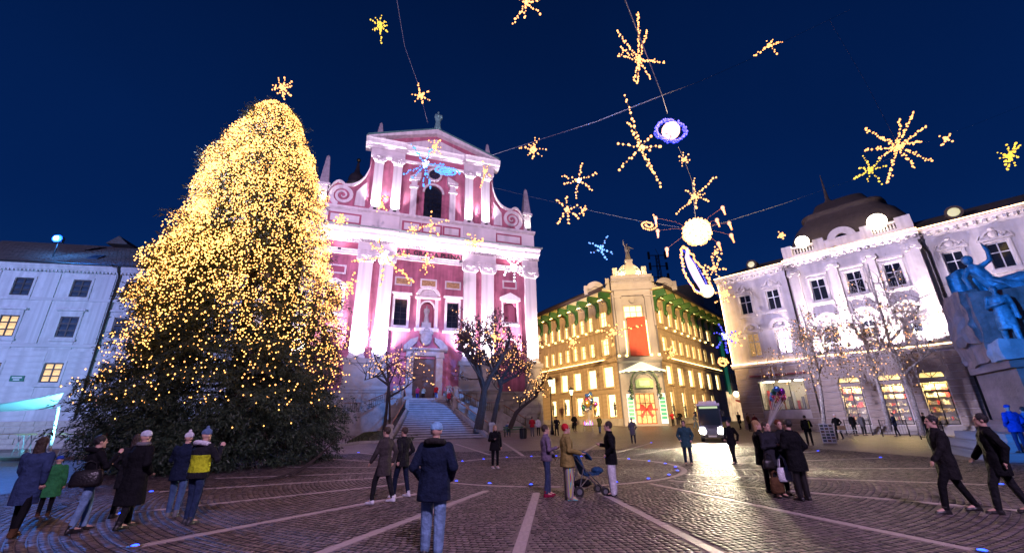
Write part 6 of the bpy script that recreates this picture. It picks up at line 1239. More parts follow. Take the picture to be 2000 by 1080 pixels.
# ================================================================== STREET FURNITURE AND THINGS
def street_lamp(px, py, label, H=4.6):
    p = G(px, py); t = thing('street_lamp', label, 'street lamp', p, 0, 'old lantern street lamps')
    MB().lathe((0, 0, 0), [(.2, 0), (.2, .3), (.13, .4), (.1, 1.2), (.07, 1.3), (.05, H - .9), (.09, H - .85), (.05, H - .75)], 10).build('post', IRON, t, True)
    MB().rings([[V3(q * a, q * b_, z) for a, b_ in ((-1, -1), (1, -1), (1, 1), (-1, 1))] for q, z in ((.12, H - .7), (.24, H - .1))]).build('lantern_glass', EM('lantern_glass', (1, .88, .45), 5), t)
    m = MB(); m.rings([[V3(q * a, q * b_, z) for a, b_ in ((-1, -1), (1, -1), (1, 1), (-1, 1))] for q, z in ((.30, H - .1), (.22, H + .1), (.06, H + .2), (.03, H + .35))])
    for a, b_ in ((-1, -1), (1, -1), (1, 1), (-1, 1)): m.tube([(.125 * a, .125 * b_, H - .72), (.25 * a, .25 * b_, H - .1)], .02, 4)
    m.build('lantern_cap', IRON, t)
street_lamp(1079, 848, 'tall black lantern street lamp nearer the church corner', 5.3); street_lamp(1120, 836, 'black lantern street lamp in front of the store windows', 4.6)
# kerb, grass bank and low fence in front of the church
m = MB(); pts = [G(660, 872), G(700, 866), G(750, 864), G(800, 863)]
for a, b_ in zip(pts, pts[1:]):
    d = b_ - a; n_ = max(1, int(d.length / 1.0))
    for i in range(n_): p, q = a.lerp(b_, i / n_), a.lerp(b_, (i + 1) / n_); o = place('kerb_stone', unit_box(STONE), ground, (p + q) / 2 + V3(0, 0, .08)); o.rotation_euler = (0, 0, math.atan2(d.y, d.x)); o.scale = ((q - p).length - .02, .22, .22)
up = [p + V3(.3, 4.5, .9) for p in pts]; m.add(pts + up, [(i, i + 1, 5 + i, 4 + i) for i in range(3)]); tag(m.build('grass_bank', M('dark_winter_grass', (.05, .06, .02), .9, var=.5, vs=8, bump=1, bs=30)), kind='structure')
t = thing('low_fence', 'low wire hoop fence along the grass bank by the stairs', 'fence', pts[0]); m = MB()
for a, b_ in zip(pts, pts[1:]):
    n_ = max(1, int((b_ - a).length / .45))
    for i in range(n_): p, q = a.lerp(b_, i / n_) - pts[0] + V3(.1, .35, .1), a.lerp(b_, (i + 1.2) / n_) - pts[0] + V3(.1, .35, .1); m.tube([p, p.lerp(q, .2) + V3(0, 0, .4), p.lerp(q, .5) + V3(0, 0, .5), p.lerp(q, .8) + V3(0, 0, .4), q], .015, 4)
m.build('hoops', IRON, t)['kind'] = 'stuff'
# sail canopy, tables and the raised terrace at the left
tp = tag(MB().box(-36, -21.5, 26.2, 33, .02, .27).build('terrace_pavement', SLAB), kind='structure')
sp = [A(-90, 800, 26), A(0, 792, 25), A(123, 769, 25), A(103, 796, 27)]; t = thing('sail_canopy', 'cyan-lit triangular sail canopy on a white slanting pole', 'canopy', A(97, 880, 26)); b0 = t.location
P0, P1, P2 = A(-120, 800, 26), A(124, 768, 25.5), A(102, 797, 27.5); m = MB(); N_ = 10; vv = []; ff = []; idx = {}
for i in range(N_ + 1):
    for j in range(N_ + 1 - i):
        u, v = i / N_, j / N_; w_ = 1 - u - v; p = P0 * w_ + P1 * u + P2 * v; p.z -= 1.1 * (u * v + v * w_ + u * w_) * .55; idx[i, j] = len(vv); vv.append(p - b0)
nv = len(vv); vv += [p + V3(0, 0, .03) for p in vv]
for i in range(N_):
    for j in range(N_ - i):
        a = (idx[i, j], idx[i + 1, j], idx[i, j + 1]); ff += [a, tuple(q + nv for q in a[::-1])]
        if i + j < N_ - 1: a = (idx[i + 1, j], idx[i + 1, j + 1], idx[i, j + 1]); ff += [a, tuple(q + nv for q in a[::-1])]
m.add(vv, ff); m.build('sail', M('white_sail_cloth', (.60, .70, .72), .6, emit=(.05, .45, .6), es=.0), t, True); MB().tube([V3(0, 0, 0), A(115, 795, 26.5) - b0], .075, 8).build('pole', M('white_metal', (.7, .7, .7), .4), t); MB().tube([A(115, 796, 26.5) - b0, P2 - b0], .03, 5).build('stay', M('white_metal'), t)
lamp('SPOT', 'terrace_lamp', (-24.0, 24.8, 2.0), 9000, (.18, .70, 1), A(60, 780, 26), .1, 70, .6)
TABW = M('pine_table_top', (.35, .20, .10), .5, var=.2, vs=5); TABL = M('galvanised_leg', (.4, .42, .45), .4, metal=.7)
for i, (px, pw, Y, lb) in enumerate([(8, 105, 28.5, 'long folding bar table at the terrace edge, cut by the frame'), (100, 105, 27, 'long folding bar table under the sail canopy pole'), (165, 60, 28, 'folding bar table half behind the spruce boughs')]):
    p = A(px, 847, Y); zt = p.z; t = thing('bar_table', lb, 'table', (p.x, p.y, .27), rad(4), 'folding bar tables'); w_ = pw * mpp(Y) / 2; h = zt - .27; MB().box(-w_, w_, -.3, .3, h - .04, h).build('table_top', TABW, t)
    for s in (-1, 1):
        for y_ in (-.22, .22): MB().tube([(s * w_ * .8, y_, h - .05), (s * w_ * .62, y_, 0)], .022, 5).build('leg', TABL, t)
        MB().tube([(s * w_ * .66, -.22, .25), (s * w_ * .66, .22, .25)], .018, 5).build('stretcher', TABL, t); MB().tube([(s * w_ * .5, 0, h - .05), (s * w_ * .7, 0, .3)], .018, 5).build('brace', TABL, t)
for i, (px, py, lb) in enumerate([(48, 880, 'white bucket under the bar tables at the frame edge'), (108, 882, 'white bucket beside the sail pole foot')]):
    p = A(px, py, 27); t = thing('bucket', lb, 'bucket', (p.x, p.y, .27), 0); MB().lathe((0, 0, 0), [(.13, 0), (.17, .36), (.15, .36), (.12, .03)], 12).build('pail', M('white_plastic', (.7, .72, .75), .4), t); MB().tube([(.17 * math.cos(a), 0, .34 + .16 * math.sin(a)) for a in [math.pi * i / 8 for i in range(9)]], .008, 4).build('handle', TABL, t)
# low stone wall behind the terrace
wl = thing('stone_wall', 'low dark stone wall between terrace and townhouse', 'wall', (-40, 36.5, .2)); z = 0
for row in range(5):
    x = -8 - (row % 2) * .5
    while x < 19: w_ = R.uniform(.9, 1.5); block('stone', RUST, wl, x + .01, x + w_ - .01, R.uniform(-.03, .03), .5, z + .01, z + .44); x += w_
    z += .45
# balloon clusters
BC = [(.55, .05, .12), (.50, .07, .35), (.35, .05, .40), (.7, .45, .1), (.1, .25, .55), (.62, .6, .66), (.6, .12, .2), (.1, .4, .25)]
def balloons(c, Y, rpx, n, seed, foot, grp, where):
    q = random.Random(seed); C0 = A(*c, Y); k = mpp(Y)
    ft = Vector(foot)
    for i in range(n):
        v = V3(q.gauss(0, 1), q.gauss(0, 1), q.gauss(0, 1)).normalized() * q.uniform(.35, 1) * rpx * k; v.z *= 1.25; p = C0 + v; ci = q.randrange(len(BC)); mt = M('foil_%d' % ci, BC[ci], .22, metal=.75); nm = ('crimson', 'magenta', 'purple', 'golden', 'blue', 'silver', 'red', 'green')[ci]
        t = thing('foil_balloon', '%s foil balloon in the bunch %s' % (nm, where), 'balloon', p, q.uniform(0, 3), grp + ', ' + nm); r_ = q.uniform(.26, .36) * rpx * k; m = MB()
        if i % 3 == 0:  # heart
            for s in (-1, 1): m.ell((s * r_ * .42, 0, r_ * .2), (r_ * .58, r_ * .34, r_ * .6), 10, 7)
            m.rings([[V3(a * math.cos(6.283 * j / 10), a * .42 * math.sin(6.283 * j / 10), z) for j in range(10)] for a, z in ((r_ * .82, r_ * .05), (r_ * .55, -r_ * .4), (.01, -r_ * .85))])
        else: m.ell((0, 0, 0), (r_, r_ * .5, r_ * (1 if i % 3 == 1 else 1.25)), 12, 8)
        m.build('foil', mt, t, True); MB().tube([V3(0, 0, -r_ * .8), Matrix.Rotation(-t.rotation_euler.z, 3, 'Z') @ (ft - p)], .006, 3).build('string', M('white_string', (.5, .5, .5), .6), t)
p = G(1150, 842); balloons((1151, 788), p.y, 17, 26, 4, p + V3(.1, 0, .9), 'balloon bunch by the store', 'in front of the corner store')
t = thing('balloon_stand', 'low stand of coloured light toys below the balloon bunch', 'toy stand', p); MB().box(-.5, .5, -.25, .25, .55, .62).build('tray', M('stand_tray', (.1, .1, .12), .5), t)
for s in (-1, 1):
    for y_ in (-.2, .2): MB().tube([(s * .45, y_, 0), (s * .42, y_, .56)], .02, 5).build('leg', TABL, t)
for i in range(14): cc = [(1, .1, .2), (.1, .2, 1), (.9, .2, .9), (.2, .9, .5)][i % 4]; MB().tube([(-.45 + i * .07, R.uniform(-.2, .2), .62), (-.45 + i * .07 + R.uniform(-.08, .08), R.uniform(-.2, .2), R.uniform(.8, 1.2))], .018, 5).build('light_stick', EM('toy_glow_%d' % (i % 4), cc, 3), t)
balloons((1518, 774), 17, 17, 24, 9, G(1515, 925) + V3(0, 0, 1.35), 'balloon bunch over the huddle', 'above the huddled women')
# shuttle bus
bp_ = G(1394, 864); bus = thing('shuttle_bus', 'small dark-fronted shuttle bus facing the square with both headlights on', 'bus', bp_, rad(-24)); BW = 1.5; BH = 2.6
BDY = M('bus_paint', (.03, .03, .07), .3, coat=.5); BRF = M('bus_roof_white', (.34, .31, .42), .4)
m = MB(); sec = [(.35, 0), (.35, -.02), (.95, -.08), (1.1, -.04), (2.25, .28), (2.45, .5)]
for (z0, y0), (z1, y1) in zip(sec[1:], sec[2:]): m.add([(-BW / 2, y0, z0), (BW / 2, y0, z0), (BW / 2, y1, z1), (-BW / 2, y1, z1)], [(0, 1, 2, 3)])
m.prof([(0, .35)] + [(y, z) for z, y in sec[2:]] + [(4.6, 2.45), (4.6, .35)], -BW / 2, BW / 2); m.build('body', BDY, bus); MB().prof([(.45, 2.45), (.6, 2.62), (4.4, 2.62), (4.6, 2.45)], -BW / 2 - .02, BW / 2 + .02).build('roof', BRF, bus); MB().prof([(1.2, 2.62), (1.3, 2.8), (3.0, 2.8), (3.1, 2.62)], -.6, .6).build('roof_unit', BRF, bus)
m = MB().prof([(-.06, 1.14), (.255, 2.2), (.27, 2.2), (-.04, 1.14)], -BW / 2 + .1, BW / 2 - .1); m.build('windscreen', M('bus_glass', (.02, .03, .04), .05, spec=.5), bus); MB().box(-.6, .6, .22, .26, 2.26, 2.4).build('destination_display', M('bus_display', (.05, .05, .05), .4, emit=(.7, .9, .5), es=.8), bus)
for s in (-1, 1):
    for i in range(3): MB().box(*sorted((s * (BW / 2 - .005), s * (BW / 2 + .012))), .7 + i * 1.2, 1.75 + i * 1.2, 1.3, 2.25).build('side_window', DKGLASS, bus)
    for y_ in (.75, 3.7):
        w_ = MB().tube([(s * (BW / 2 - .2), y_, .32), (s * (BW / 2 + .02), y_, .32)], .32, 16).build('wheel', M('tyre', (.015, .015, .015), .8), bus); MB().tube([(s * (BW / 2), y_, .32), (s * (BW / 2 + .03), y_, .32)], .17, 12).build('rim', M('alloy', (.4, .4, .42), .3, 1), w_)
    hl = MB().tube([(s * .58, -.06, .78), (s * .56, -.12, .78)], .23, 14).build('headlight', EM('headlight_glass', (1, .88, .62), 260), bus); MB().cbox((s * (BW / 2 + .14), .1, 1.9), (.16, .1, .35)).build('mirror', IRON, bus)
    MB().tube([(s * BW / 2, .15, 2.1), (s * (BW / 2 + .14), .1, 2.05)], .02, 4).build('mirror_arm', IRON, bus)
    l_ = lamp('SPOT', 'headlight_beam', (s * .58, -.16, .78), 5200, (1, .84, .56), None, .12, 70, .7, hl); l_.rotation_euler = V3(s * .05, -1, -.06).to_track_quat('-Z', 'Y').to_euler()
MB().box(-BW / 2 - .01, BW / 2 + .01, -.14, 0, .3, .52).build('bumper', M('bus_bumper', (.03, .03, .03), .6), bus); MB().box(-.26, .26, -.155, -.14, .36, .47).build('number_plate', M('plate_white', (.7, .7, .7), .4), bus)
# postcard board, easel table, park bench, bin, railings by the shop doors
p = G(1622, 866); t = thing('postcard_board', 'leaning white board covered with rows of pictures', 'display board', p, rad(-30)); b_ = MB(); b_.cbox((0, .12, .62), (.75, .03, 1.2), 0, rad(-12)); bd = b_.build('board', M('white_board', (.72, .72, .74), .5), t); pm_ = []
for r_ in range(6):
    for c_ in range(3): o = MB(); o.cbox((-.24 + .24 * c_, .12 - .02 + (r_ * .18 - .45) * .21 - .004, .62 + (r_ * .18 - .45)), (.19, .008, .13), 0, rad(-12)); o.build('picture', M('picture_%d' % ((r_ * 3 + c_) % 4), [(.10, .12, .2), (.22, .12, .08), (.3, .28, .25), (.06, .1, .08)][(r_ * 3 + c_) % 4], .5, var=.7, vs=12), bd)
for s in (-1, 1): MB().tube([(s * .3, .18, 1.1), (s * .3, .6, 0)], .02, 4).build('leg', TABL, t)
p = G(1660, 862); t = thing('folding_table', 'small folding table with crossed legs beside the picture board', 'table', p, rad(-20)); MB().box(-.5, .5, -.3, .3, .70, .73).build('table_top', M('blue_white_top', (.5, .55, .6), .5), t); MB().box(-.45, -.1, -.2, .2, .732, 1.0).build('box', M('cardboard', (.35, .24, .14), .8), t)
for y_ in (-.25, .25):
    for s in (-1, 1): MB().tube([(s * .4, y_, .70), (-s * .4, y_, 0)], .018, 5).build('leg', TABL, t)
GB = M('green_bench_slat', (.04, .13, .05), .5); p = G(1003, 853); t = thing('park_bench', 'green slatted park bench at the foot of the church stairs', 'bench', p, rad(8)); 
for i in range(3): MB().box(-.95, .95, -.25 + i * .16, -.12 + i * .16, .43, .47).build('slat', GB, t)
for i in range(2): MB().box(-.95, .95, .27, .31, .6 + i * .18, .72 + i * .18).build('slat', GB, t)
for s in (-1, 1): MB().tube([(s * .8, -.22, 0), (s * .8, -.2, .42), (s * .8, .22, .42), (s * .8, .3, .92)], .03, 5).build('frame', IRON, t); MB().tube([(s * .8, .2, .42), (s * .8, .26, 0)], .03, 5).build('frame', IRON, t)
p = G(1022, 856); t = thing('litter_bin', 'dark cylindrical litter bin beside the green bench', 'bin', p); MB().lathe((0, 0, 0), [(.28, 0), (.3, .75), (.32, .78), (.32, .84), (.24, .86), (.22, .7)], 14).build('drum', IRON, t)
for i in range(12): a = 6.283 * i / 12; MB().tube([(.3 * math.cos(a), .3 * math.sin(a), .06), (.315 * math.cos(a), .315 * math.sin(a), .74)], .016, 4).build('rib', M('bin_rib', (.05, .06, .05), .5), t)
def fence(a, b_, label, h=1.15):
    a, b_ = G(*a), G(*b_); t = thing('iron_railing', label, 'railing', a, 0, 'iron railings before the arched doors'); d = b_ - a; n_ = int(d.length / .16)
    for z in (.15, h): MB().tube([(0, 0, z), d + V3(0, 0, z)], .022, 5).build('rail', IRON, t)
    for i in range(n_ + 1):
        if i % 10 == 0 or i == n_: MB().tube([d * (i / n_), d * (i / n_) + V3(0, 0, h + .08)], .035, 6).build('post', IRON, t)
    m = MB()
    for i in range(n_ + 1): m.tube([d * (i / n_) + V3(0, 0, .15), d * (i / n_) + V3(0, 0, h)], .011, 4)
    tag(m.build('bars', IRON, t), kind='stuff')
fence((1655, 850), (1705, 850), 'iron railing in front of the left arched door'); fence((1725, 852), (1778, 852), 'iron railing in front of the middle arched door'); fence((1800, 858), (1850, 862), 'iron railing in front of the right arched door')
p = G(1372, 836); t = thing('potted_tree', 'small round bare tree in a stone planter beside the store wall', 'plant', p); MB().lathe((0, 0, 0), [(.35, 0), (.45, .6), (.38, .6), (.36, .5)], 12).build('planter', STONE, t); m = MB(); m.tube([(0, 0, .4), (0, 0, 1.8)], .04, 5)
for i in range(70): v = V3(R.gauss(0, 1), R.gauss(0, 1), R.gauss(0, 1)).normalized() * .55; m.tube([(0, 0, 1.8), v * .5 + V3(0, 0, 2.1), v + V3(0, 0, 2.2)], [.02, .012, .006], 3)
m.build('twigs', BARK, t)
# fallen bough under the spruce
m = MB()
for i in range(6): a = A(520 + i * 12, 900, 15.5 + i * .3); m.tube([(a.x, a.y, .05), (a.x + .6, a.y + .2, .1 + .08 * i), (a.x + 1.3, a.y + .5, .25 + .22 * i)], [.03, .025, .01], 5)
tag(m.build('cut_branches', BARK), 'bare cut branches lying at the foot of the spruce', 'branches')

# ================================================================== PEOPLE
def walker(px, py, label, **k): return person(label, G(px, py), **k)
def off(t, J, key, d=(0, 0, 0)): return t.matrix_basis @ (J[key] + V3(*d))
def bag(name, label, top, mat, w_=.30, h=.28, d=.12, strap=.25, rz=0, shape=0):
    t = thing(name, label, 'bag', top - V3(0, 0, strap + h), rz); m = MB(); m.rings([[V3(a * x, b_ * y, z) for a, b_ in ((-1, -.6), (-.6, -1), (.6, -1), (1, -.6), (1, .6), (.6, 1), (-.6, 1), (-1, .6))] for x, y, z in ((w_ * .48, d * .5, 0), (w_ * .52, d * .55, .05), (w_ * .5, d * .5, h * .7), (w_ * .42, d * .35, h))]); m.build('pouch', mat, t, True)
    for y in (-d * .25, d * .25): MB().tube([(-w_ * .3, y, h * .96), (-w_ * .22, y, h + strap * .7), (0, y * .6, h + strap), (w_ * .22, y, h + strap * .7), (w_ * .3, y, h * .96)], .011, 5).build('strap', mat, t)
    return t
FUR = fab('dark_fur', (.02, .018, .018))
# the man in front
t, J = walker(842, 1088, 'person in dark navy jacket, light jeans and pale blue hat, nearest the camera', face=176, H=1.80, coat=NAVY, hem=.70, puff=1.22, flare=1.05, legs=LJEANS, legw=1.25, shoes=M('dark_trainer', (.03, .03, .035), .5), hat=fab('sky_blue_wool', (.20, .40, .62)), arms=('pocket', 'pocket'), hood=FUR, lod=0, stride=.07)
# group before the spruce
t, J = walker(148, 1040, 'person in black jacket, pale jeans and black boots with a bag, facing the spruce', face=150, H=1.67, coat=BLACK, hem=.80, puff=1.08, legs=LJEANS, shoes=LEATHER, hair=HAIRD, arms=('phone', 'cross'), lod=0, stride=.12, lean=-.05, hood=BLACK)
bag('shoulder_bag', 'black leather shoulder bag at the hip of the person in pale jeans', off(t, J, 'elr', (0, 0, .12)) + V3(-.22, -.1, 0), LEATHER, .44, .28, .18, .16, rad(20))
walker(238, 1034, 'person in long black coat and light knit hat watching the spruce', face=168, H=1.74, coat=BLACK, hem=.42, puff=1.2, flare=1.25, legs=DGREY, hat=PALEH, arms=('pocket', 'down'), lod=0, stride=.16, scarf=GREYC)
walker(228, 1012, 'person with brown hair in charcoal coat close behind the long black coat', face=190, H=1.66, coat=DGREY, hem=.6, puff=1.1, legs=DGREY, hair=HAIRB, hairlong=True, arms=('down', 'pocket'), lod=1)
walker(334, 1010, 'person in dark jacket and white knit hat, beside the yellow-jacketed one', face=196, H=1.68, coat=NAVY, hem=.74, puff=1.1, legs=JEANS, shoes=GREYC, hat=WHITEC, pom=True, arms=('phone', 'phone'), lod=0, stride=.1)
walker(366, 1024, 'person in black and neon yellow sports jacket with grey-blue hat and jeans', face=165, H=1.75, coat=fab('sport_black', (.015, .016, .02)), trim=NEON, hem=.82, puff=1.15, legs=fab('dark_denim', (.02, .035, .08)), shoes=M('dark_trainer'), hat=fab('blue_grey_wool', (.10, .16, .28)), pom=True, arms=('phone', 'cross'), lod=0, stride=.05, hood=WHITEC)
walker(22, 1050, 'adult in dark blue coat and brown boots at the left edge of the frame', face=200, H=1.66, coat=fab('slate_blue', (.03, .05, .12)), hem=.55, puff=1.1, legs=BLACK, shoes=BROWN, hair=HAIRB, hairlong=True, arms=('swing', 'swingf'), lod=0, stride=.2)
walker(82, 1008, 'child in green padded coat and blue hat beside the edge adult', face=215, H=1.22, coat=GREENC, hem=.55, puff=1.25, flare=1.15, legs=BLACK, shoes=BROWN, hat=BLUE, arms=('down', 'down'), lod=0)
walker(745, 984, 'person in grey-brown coat and white trainers walking left behind the big navy jacket', face=250, H=1.72, coat=fab('taupe', (.05, .042, .042)), hem=.62, puff=1.05, legs=DGREY, shoes=WHITEC, hair=HAIRB, arms=('swing', 'swingf'), lod=1, stride=.22)
walker(782, 972, 'person in charcoal jacket and white trainers close to the grey-brown coat', face=240, H=1.70, coat=DGREY, hem=.75, puff=1.05, legs=NAVY, shoes=WHITEC, hair=HAIRB, arms=('pocket', 'swing'), lod=1, stride=.15)
t, J = walker(967, 914, 'blonde person in short black coat, slim black trousers and pale shoes inside the paving ring', face=20, H=1.66, coat=BLACK, hem=.70, puff=1.2, flare=1.15, legs=BLACK, shoes=WHITEC, hair=HAIRBL, hairlong=True, arms=('hold', 'down'), lod=1)
# bench, red jacket and other distant walkers
p = G(990, 852); person('person in blue jacket sitting on the green bench', p + V3(.12, -.05, .0), 8, 1.72, coat=fab('denim_blue', (.04, .09, .22)), legs=JEANS, hair=HAIRD, arms=('lap', 'lap'), sit=True, lod=1, scarf=WHITEC)
walker(1040, 852, 'person in red jacket and grey trousers by the church plinth corner', face=170, H=1.75, coat=RED, hem=.8, puff=1.15, legs=GREYC, hair=HAIRB, arms=('hold', 'hold'), lod=1)
walker(1052, 850, 'person in pale jacket next to the red jacket', face=200, H=1.66, coat=WHITEC, hem=.78, legs=DGREY, hair=HAIRB, lod=2)
walker(1123, 842, 'dark-coated person under the second street lamp', face=10, H=1.78, coat=BLACK, hem=.55, puff=1.2, legs=BLACK, hair=HAIRD, arms=('pocket', 'pocket'), lod=2)
walker(1316, 831, 'person in red jacket holding a phone up by the store window', face=200, H=1.72, coat=RED, hem=.82, legs=DGREY, hair=HAIRD, arms=('phone', 'phone'), lod=2); walker(1330, 831, 'person in black coat standing beside the phone-holding red jacket', face=-30, H=1.74, coat=BLACK, hem=.7, puff=1.15, legs=BLACK, hair=HAIRD, arms=('hold', 'pocket'), lod=2)
walker(1360, 838, 'person in grey-blue coat walking by the planter', face=60, H=1.72, coat=fab('grey_blue', (.06, .07, .11)), hem=.6, legs=JEANS, hair=HAIRB, arms=('swing', 'swingf'), stride=.2, lod=2)
walker(1447, 838, 'dark walker with pale hat right of the bus', face=-60, H=1.74, coat=BLACK, hem=.6, legs=BLACK, hat=PALEH, arms=('swing', 'swingf'), stride=.25, lod=2); walker(1466, 842, 'person in brown jacket near the lane entrance', face=30, H=1.7, coat=BROWN, hem=.7, legs=DGREY, hair=HAIRD, lod=2)
for px, py, lb, c, l_, ht in ((1088, 851, 'person in charcoal coat near the lamp by the church corner', DGREY, BLACK, None), (1172, 846, 'person in olive jacket beside the balloon stand', fab('olive', (.05, .055, .02)), JEANS, None), (1238, 866, 'person in grey jacket with pale hat crossing before the corner store', GREYC, NAVY, PALEH), (1480, 848, 'person in wine-red jacket at the lane mouth by the white building', fab('wine_red', (.14, .015, .025)), DGREY, None), (1755, 852, 'person in navy coat between the two leaning birches', NAVY, BLACK, None), (1642, 858, 'person in black coat behind the folding table', BLACK, DGREY, WHITEC)): walker(px, py, lb, face=R.uniform(0, 360), H=R.uniform(1.64, 1.8), coat=c, hem=R.uniform(.55, .8), legs=l_, hair=HAIRD, hat=ht, arms=('pocket', 'swingf'), stride=.12, lod=2)
# stroller family
t, J = walker(1070, 970, 'person in checked grey top, blue jeans and dark red shoes behind the stroller', face=100, H=1.70, coat=fab('grey_violet_check', (.16, .12, .18)), hem=.85, puff=1.05, legs=fab('dusk_denim', (.035, .05, .11)), shoes=fab('dark_red', (.22, .01, .04)), hair=HAIRB, arms=('hold', 'swingf'), lod=0, stride=.06)
STR = bpy.data.materials.new('rainbow_stripes'); STR.use_nodes = True; n_ = STR.node_tree.nodes; tc = n_.new('ShaderNodeTexCoord'); sx = n_.new('ShaderNodeSeparateXYZ'); at = n_.new('ShaderNodeMath'); at.operation = 'ARCTAN2'; md = n_.new('ShaderNodeMath'); md.operation = 'PINGPONG'; md.inputs[1].default_value = .25; mu = n_.new('ShaderNodeMath'); mu.operation = 'MULTIPLY'; mu.inputs[1].default_value = 4; rp = n_.new('ShaderNodeValToRGB'); rp.color_ramp.interpolation = 'CONSTANT'
for i, c in enumerate([(.55, .38, .05), (.05, .25, .55), (.5, .07, .05), (.10, .40, .40), (.5, .4, .1)]):
    e_ = rp.color_ramp.elements[0] if i == 0 else rp.color_ramp.elements.new(i * .2); e_.position = i * .2; e_.color = (*c, 1)
ml2 = n_.new('ShaderNodeMath'); ml2.operation = 'MULTIPLY'; ml2.inputs[1].default_value = 9; L_ = STR.node_tree.links.new; L_(tc.outputs['Object'], sx.inputs[0]); L_(sx.outputs[0], ml2.inputs[0]); L_(ml2.outputs[0], md.inputs[0]); L_(md.outputs[0], mu.inputs[0]); L_(mu.outputs[0], rp.inputs[0]); L_(rp.outputs[0], n_['Principled BSDF'].inputs['Base Color']); n_['Principled BSDF'].inputs['Roughness'].default_value = .7
walker(1112, 976, 'clown in mustard jacket, rainbow-striped trousers and red curly wig pushing the stroller', face=95, H=1.72, coat=fab('mustard', (.26, .20, .06)), hem=.74, puff=1.2, flare=1.1, legs=STR, legw=1.6, shoes=STR, hair=fab('red_curls', (.5, .02, .03)), arms=('push', 'push'), lod=0, cat='person')
p = G(1146, 966); t = thing('stroller', 'dark blue baby stroller with silver frame in front of the clown', 'stroller', p, rad(100)); ALU = M('brushed_alloy', (.45, .47, .5), .3, metal=1); SB = fab('stroller_blue', (.02, .07, .16))
m = MB()
for s in (-1, 1):
    m.tube([(s * .24, .42, 1.02), (s * .25, .18, .72), (s * .25, -.38, .16)], .016, 6); m.tube([(s * .25, .12, .66), (s * .26, .28, .12)], .014, 6); m.tube([(s * .25, -.05, .48), (s * .25, .25, .2)], .012, 5)
m.tube([(-.24, .42, 1.02), (.24, .42, 1.02)], .022, 6); m.tube([(-.26, .28, .13), (.26, .28, .13)], .012, 5); m.build('frame', ALU, t)
m = MB(); m.rings([[V3(x, y, z) for x, y, z in ((-.2, .05, .45), (.2, .05, .45), (.2, -.3, .47), (-.2, -.3, .47))], [V3(x, y, z) for x, y, z in ((-.21, .06, .5), (.21, .06, .5), (.21, -.32, .53), (-.21, -.32, .53))]]); m.rings([[V3(x, y, z) for x, y, z in ((-.2, .02, .48), (.2, .02, .48), (.2, .1, .48), (-.2, .1, .48))], [V3(x, y, z) for x, y, z in ((-.2, .2, .95), (.2, .2, .95), (.2, .26, .93), (-.2, .26, .93))]]); m.build('seat', SB, t)
m = MB(); m.rings([[V3(x, .24 - .42 * math.cos(a) * .9, .80 + .26 * math.sin(a)) for x in (-.22, -.2, .2, .22)] + [V3(x, .24 - .38 * math.cos(a) * .9, .80 + .23 * math.sin(a)) for x in (.2, -.2)] for a in [.1 + 1.4 * i / 6 for i in range(7)]]); m.build('hood', SB, t, True); MB().ell((0, -.33, .56), (.19, .16, .09), 10, 7).build('footmuff', SB, t, True); MB().ell((0, .08, .28), (.2, .24, .1), 10, 6).build('basket', BLACK, t, True)
for s in (-1, 1):
    for y_, r_ in ((-.4, .1), (.28, .12)):
        w_ = MB().tube([(s * .25 + .05 * s, y_, r_), (s * .25 - .01 * s, y_, r_)], r_, 14).build('wheel', M('tyre'), t); MB().tube([(s * .25 + .056 * s, y_, r_), (s * .25 - .015 * s, y_, r_)], r_ * .55, 10).build('rim', ALU, w_)
t, J = walker(1200, 968, 'person in long black jacket and wide off-white trousers right of the stroller', face=255, H=1.76, coat=BLACK, hem=.72, puff=1.1, legs=WHITEC, legw=1.5, shoes=BLACK, hair=HAIRB, arms=('hold', 'pocket'), lod=0)
# silhouettes before the bus and the huddle of four
walker(1436, 906, 'dark walker passing in front of the bus headlights', face=-60, H=1.70, coat=BLACK, hem=.75, legs=BLACK, hair=HAIRD, arms=('pocket', 'swing'), stride=.2, lod=1); walker(1346, 908, 'person in blue-green jacket just left of the bus headlights', face=-20, H=1.72, coat=fab('petrol', (.03, .08, .10)), hem=.68, puff=1.15, legs=NAVY, hair=HAIRB, arms=('pocket', 'pocket'), lod=1)
t1, J1 = walker(1503, 962, 'blonde person in short black coat and knee boots, left of the huddle', face=60, H=1.72, coat=BLACK, hem=.66, puff=1.18, flare=1.1, legs=DGREY, shoes=LEATHER, hair=HAIRBL, hairlong=True, arms=('hold', 'hold'), lod=0)
walker(1524, 972, 'person in black jacket with brown hair, second in the huddle', face=20, H=1.70, coat=fab('ink_black', (.02, .02, .028)), hem=.72, puff=1.15, legs=BLACK, hair=HAIRB, arms=('cross', 'hold'), lod=0); walker(1550, 966, 'person in long charcoal coat, hidden middle of the huddle', face=-10, H=1.73, coat=DGREY, hem=.5, puff=1.15, legs=BLACK, hair=fab('auburn_hair', (.12, .04, .02)), arms=('pocket', 'pocket'), lod=1); walker(1573, 978, 'person in black coat and tall boots, right of the huddle', face=200, H=1.74, coat=BLACK, hem=.62, puff=1.22, flare=1.05, legs=LEATHER, legw=1.15, hair=HAIRD, arms=('pocket', 'cross'), lod=0, lean=.04)
p = G(1528, 970); bag('tote_bag', 'white tote bag hanging in the middle of the huddle', V3(p.x - .03, p.y - .32, .93), WHITEC, .30, .30, .1, .26); bag('paper_bag', 'brown carrier bag at knee height in the huddle', V3(p.x - .23, p.y - .28, .60), BROWN, .28, .34, .1, .14); bag('hand_bag', 'small black handbag held beside the white tote', V3(p.x - .30, p.y - .25, .98), LEATHER, .26, .2, .1, .14)
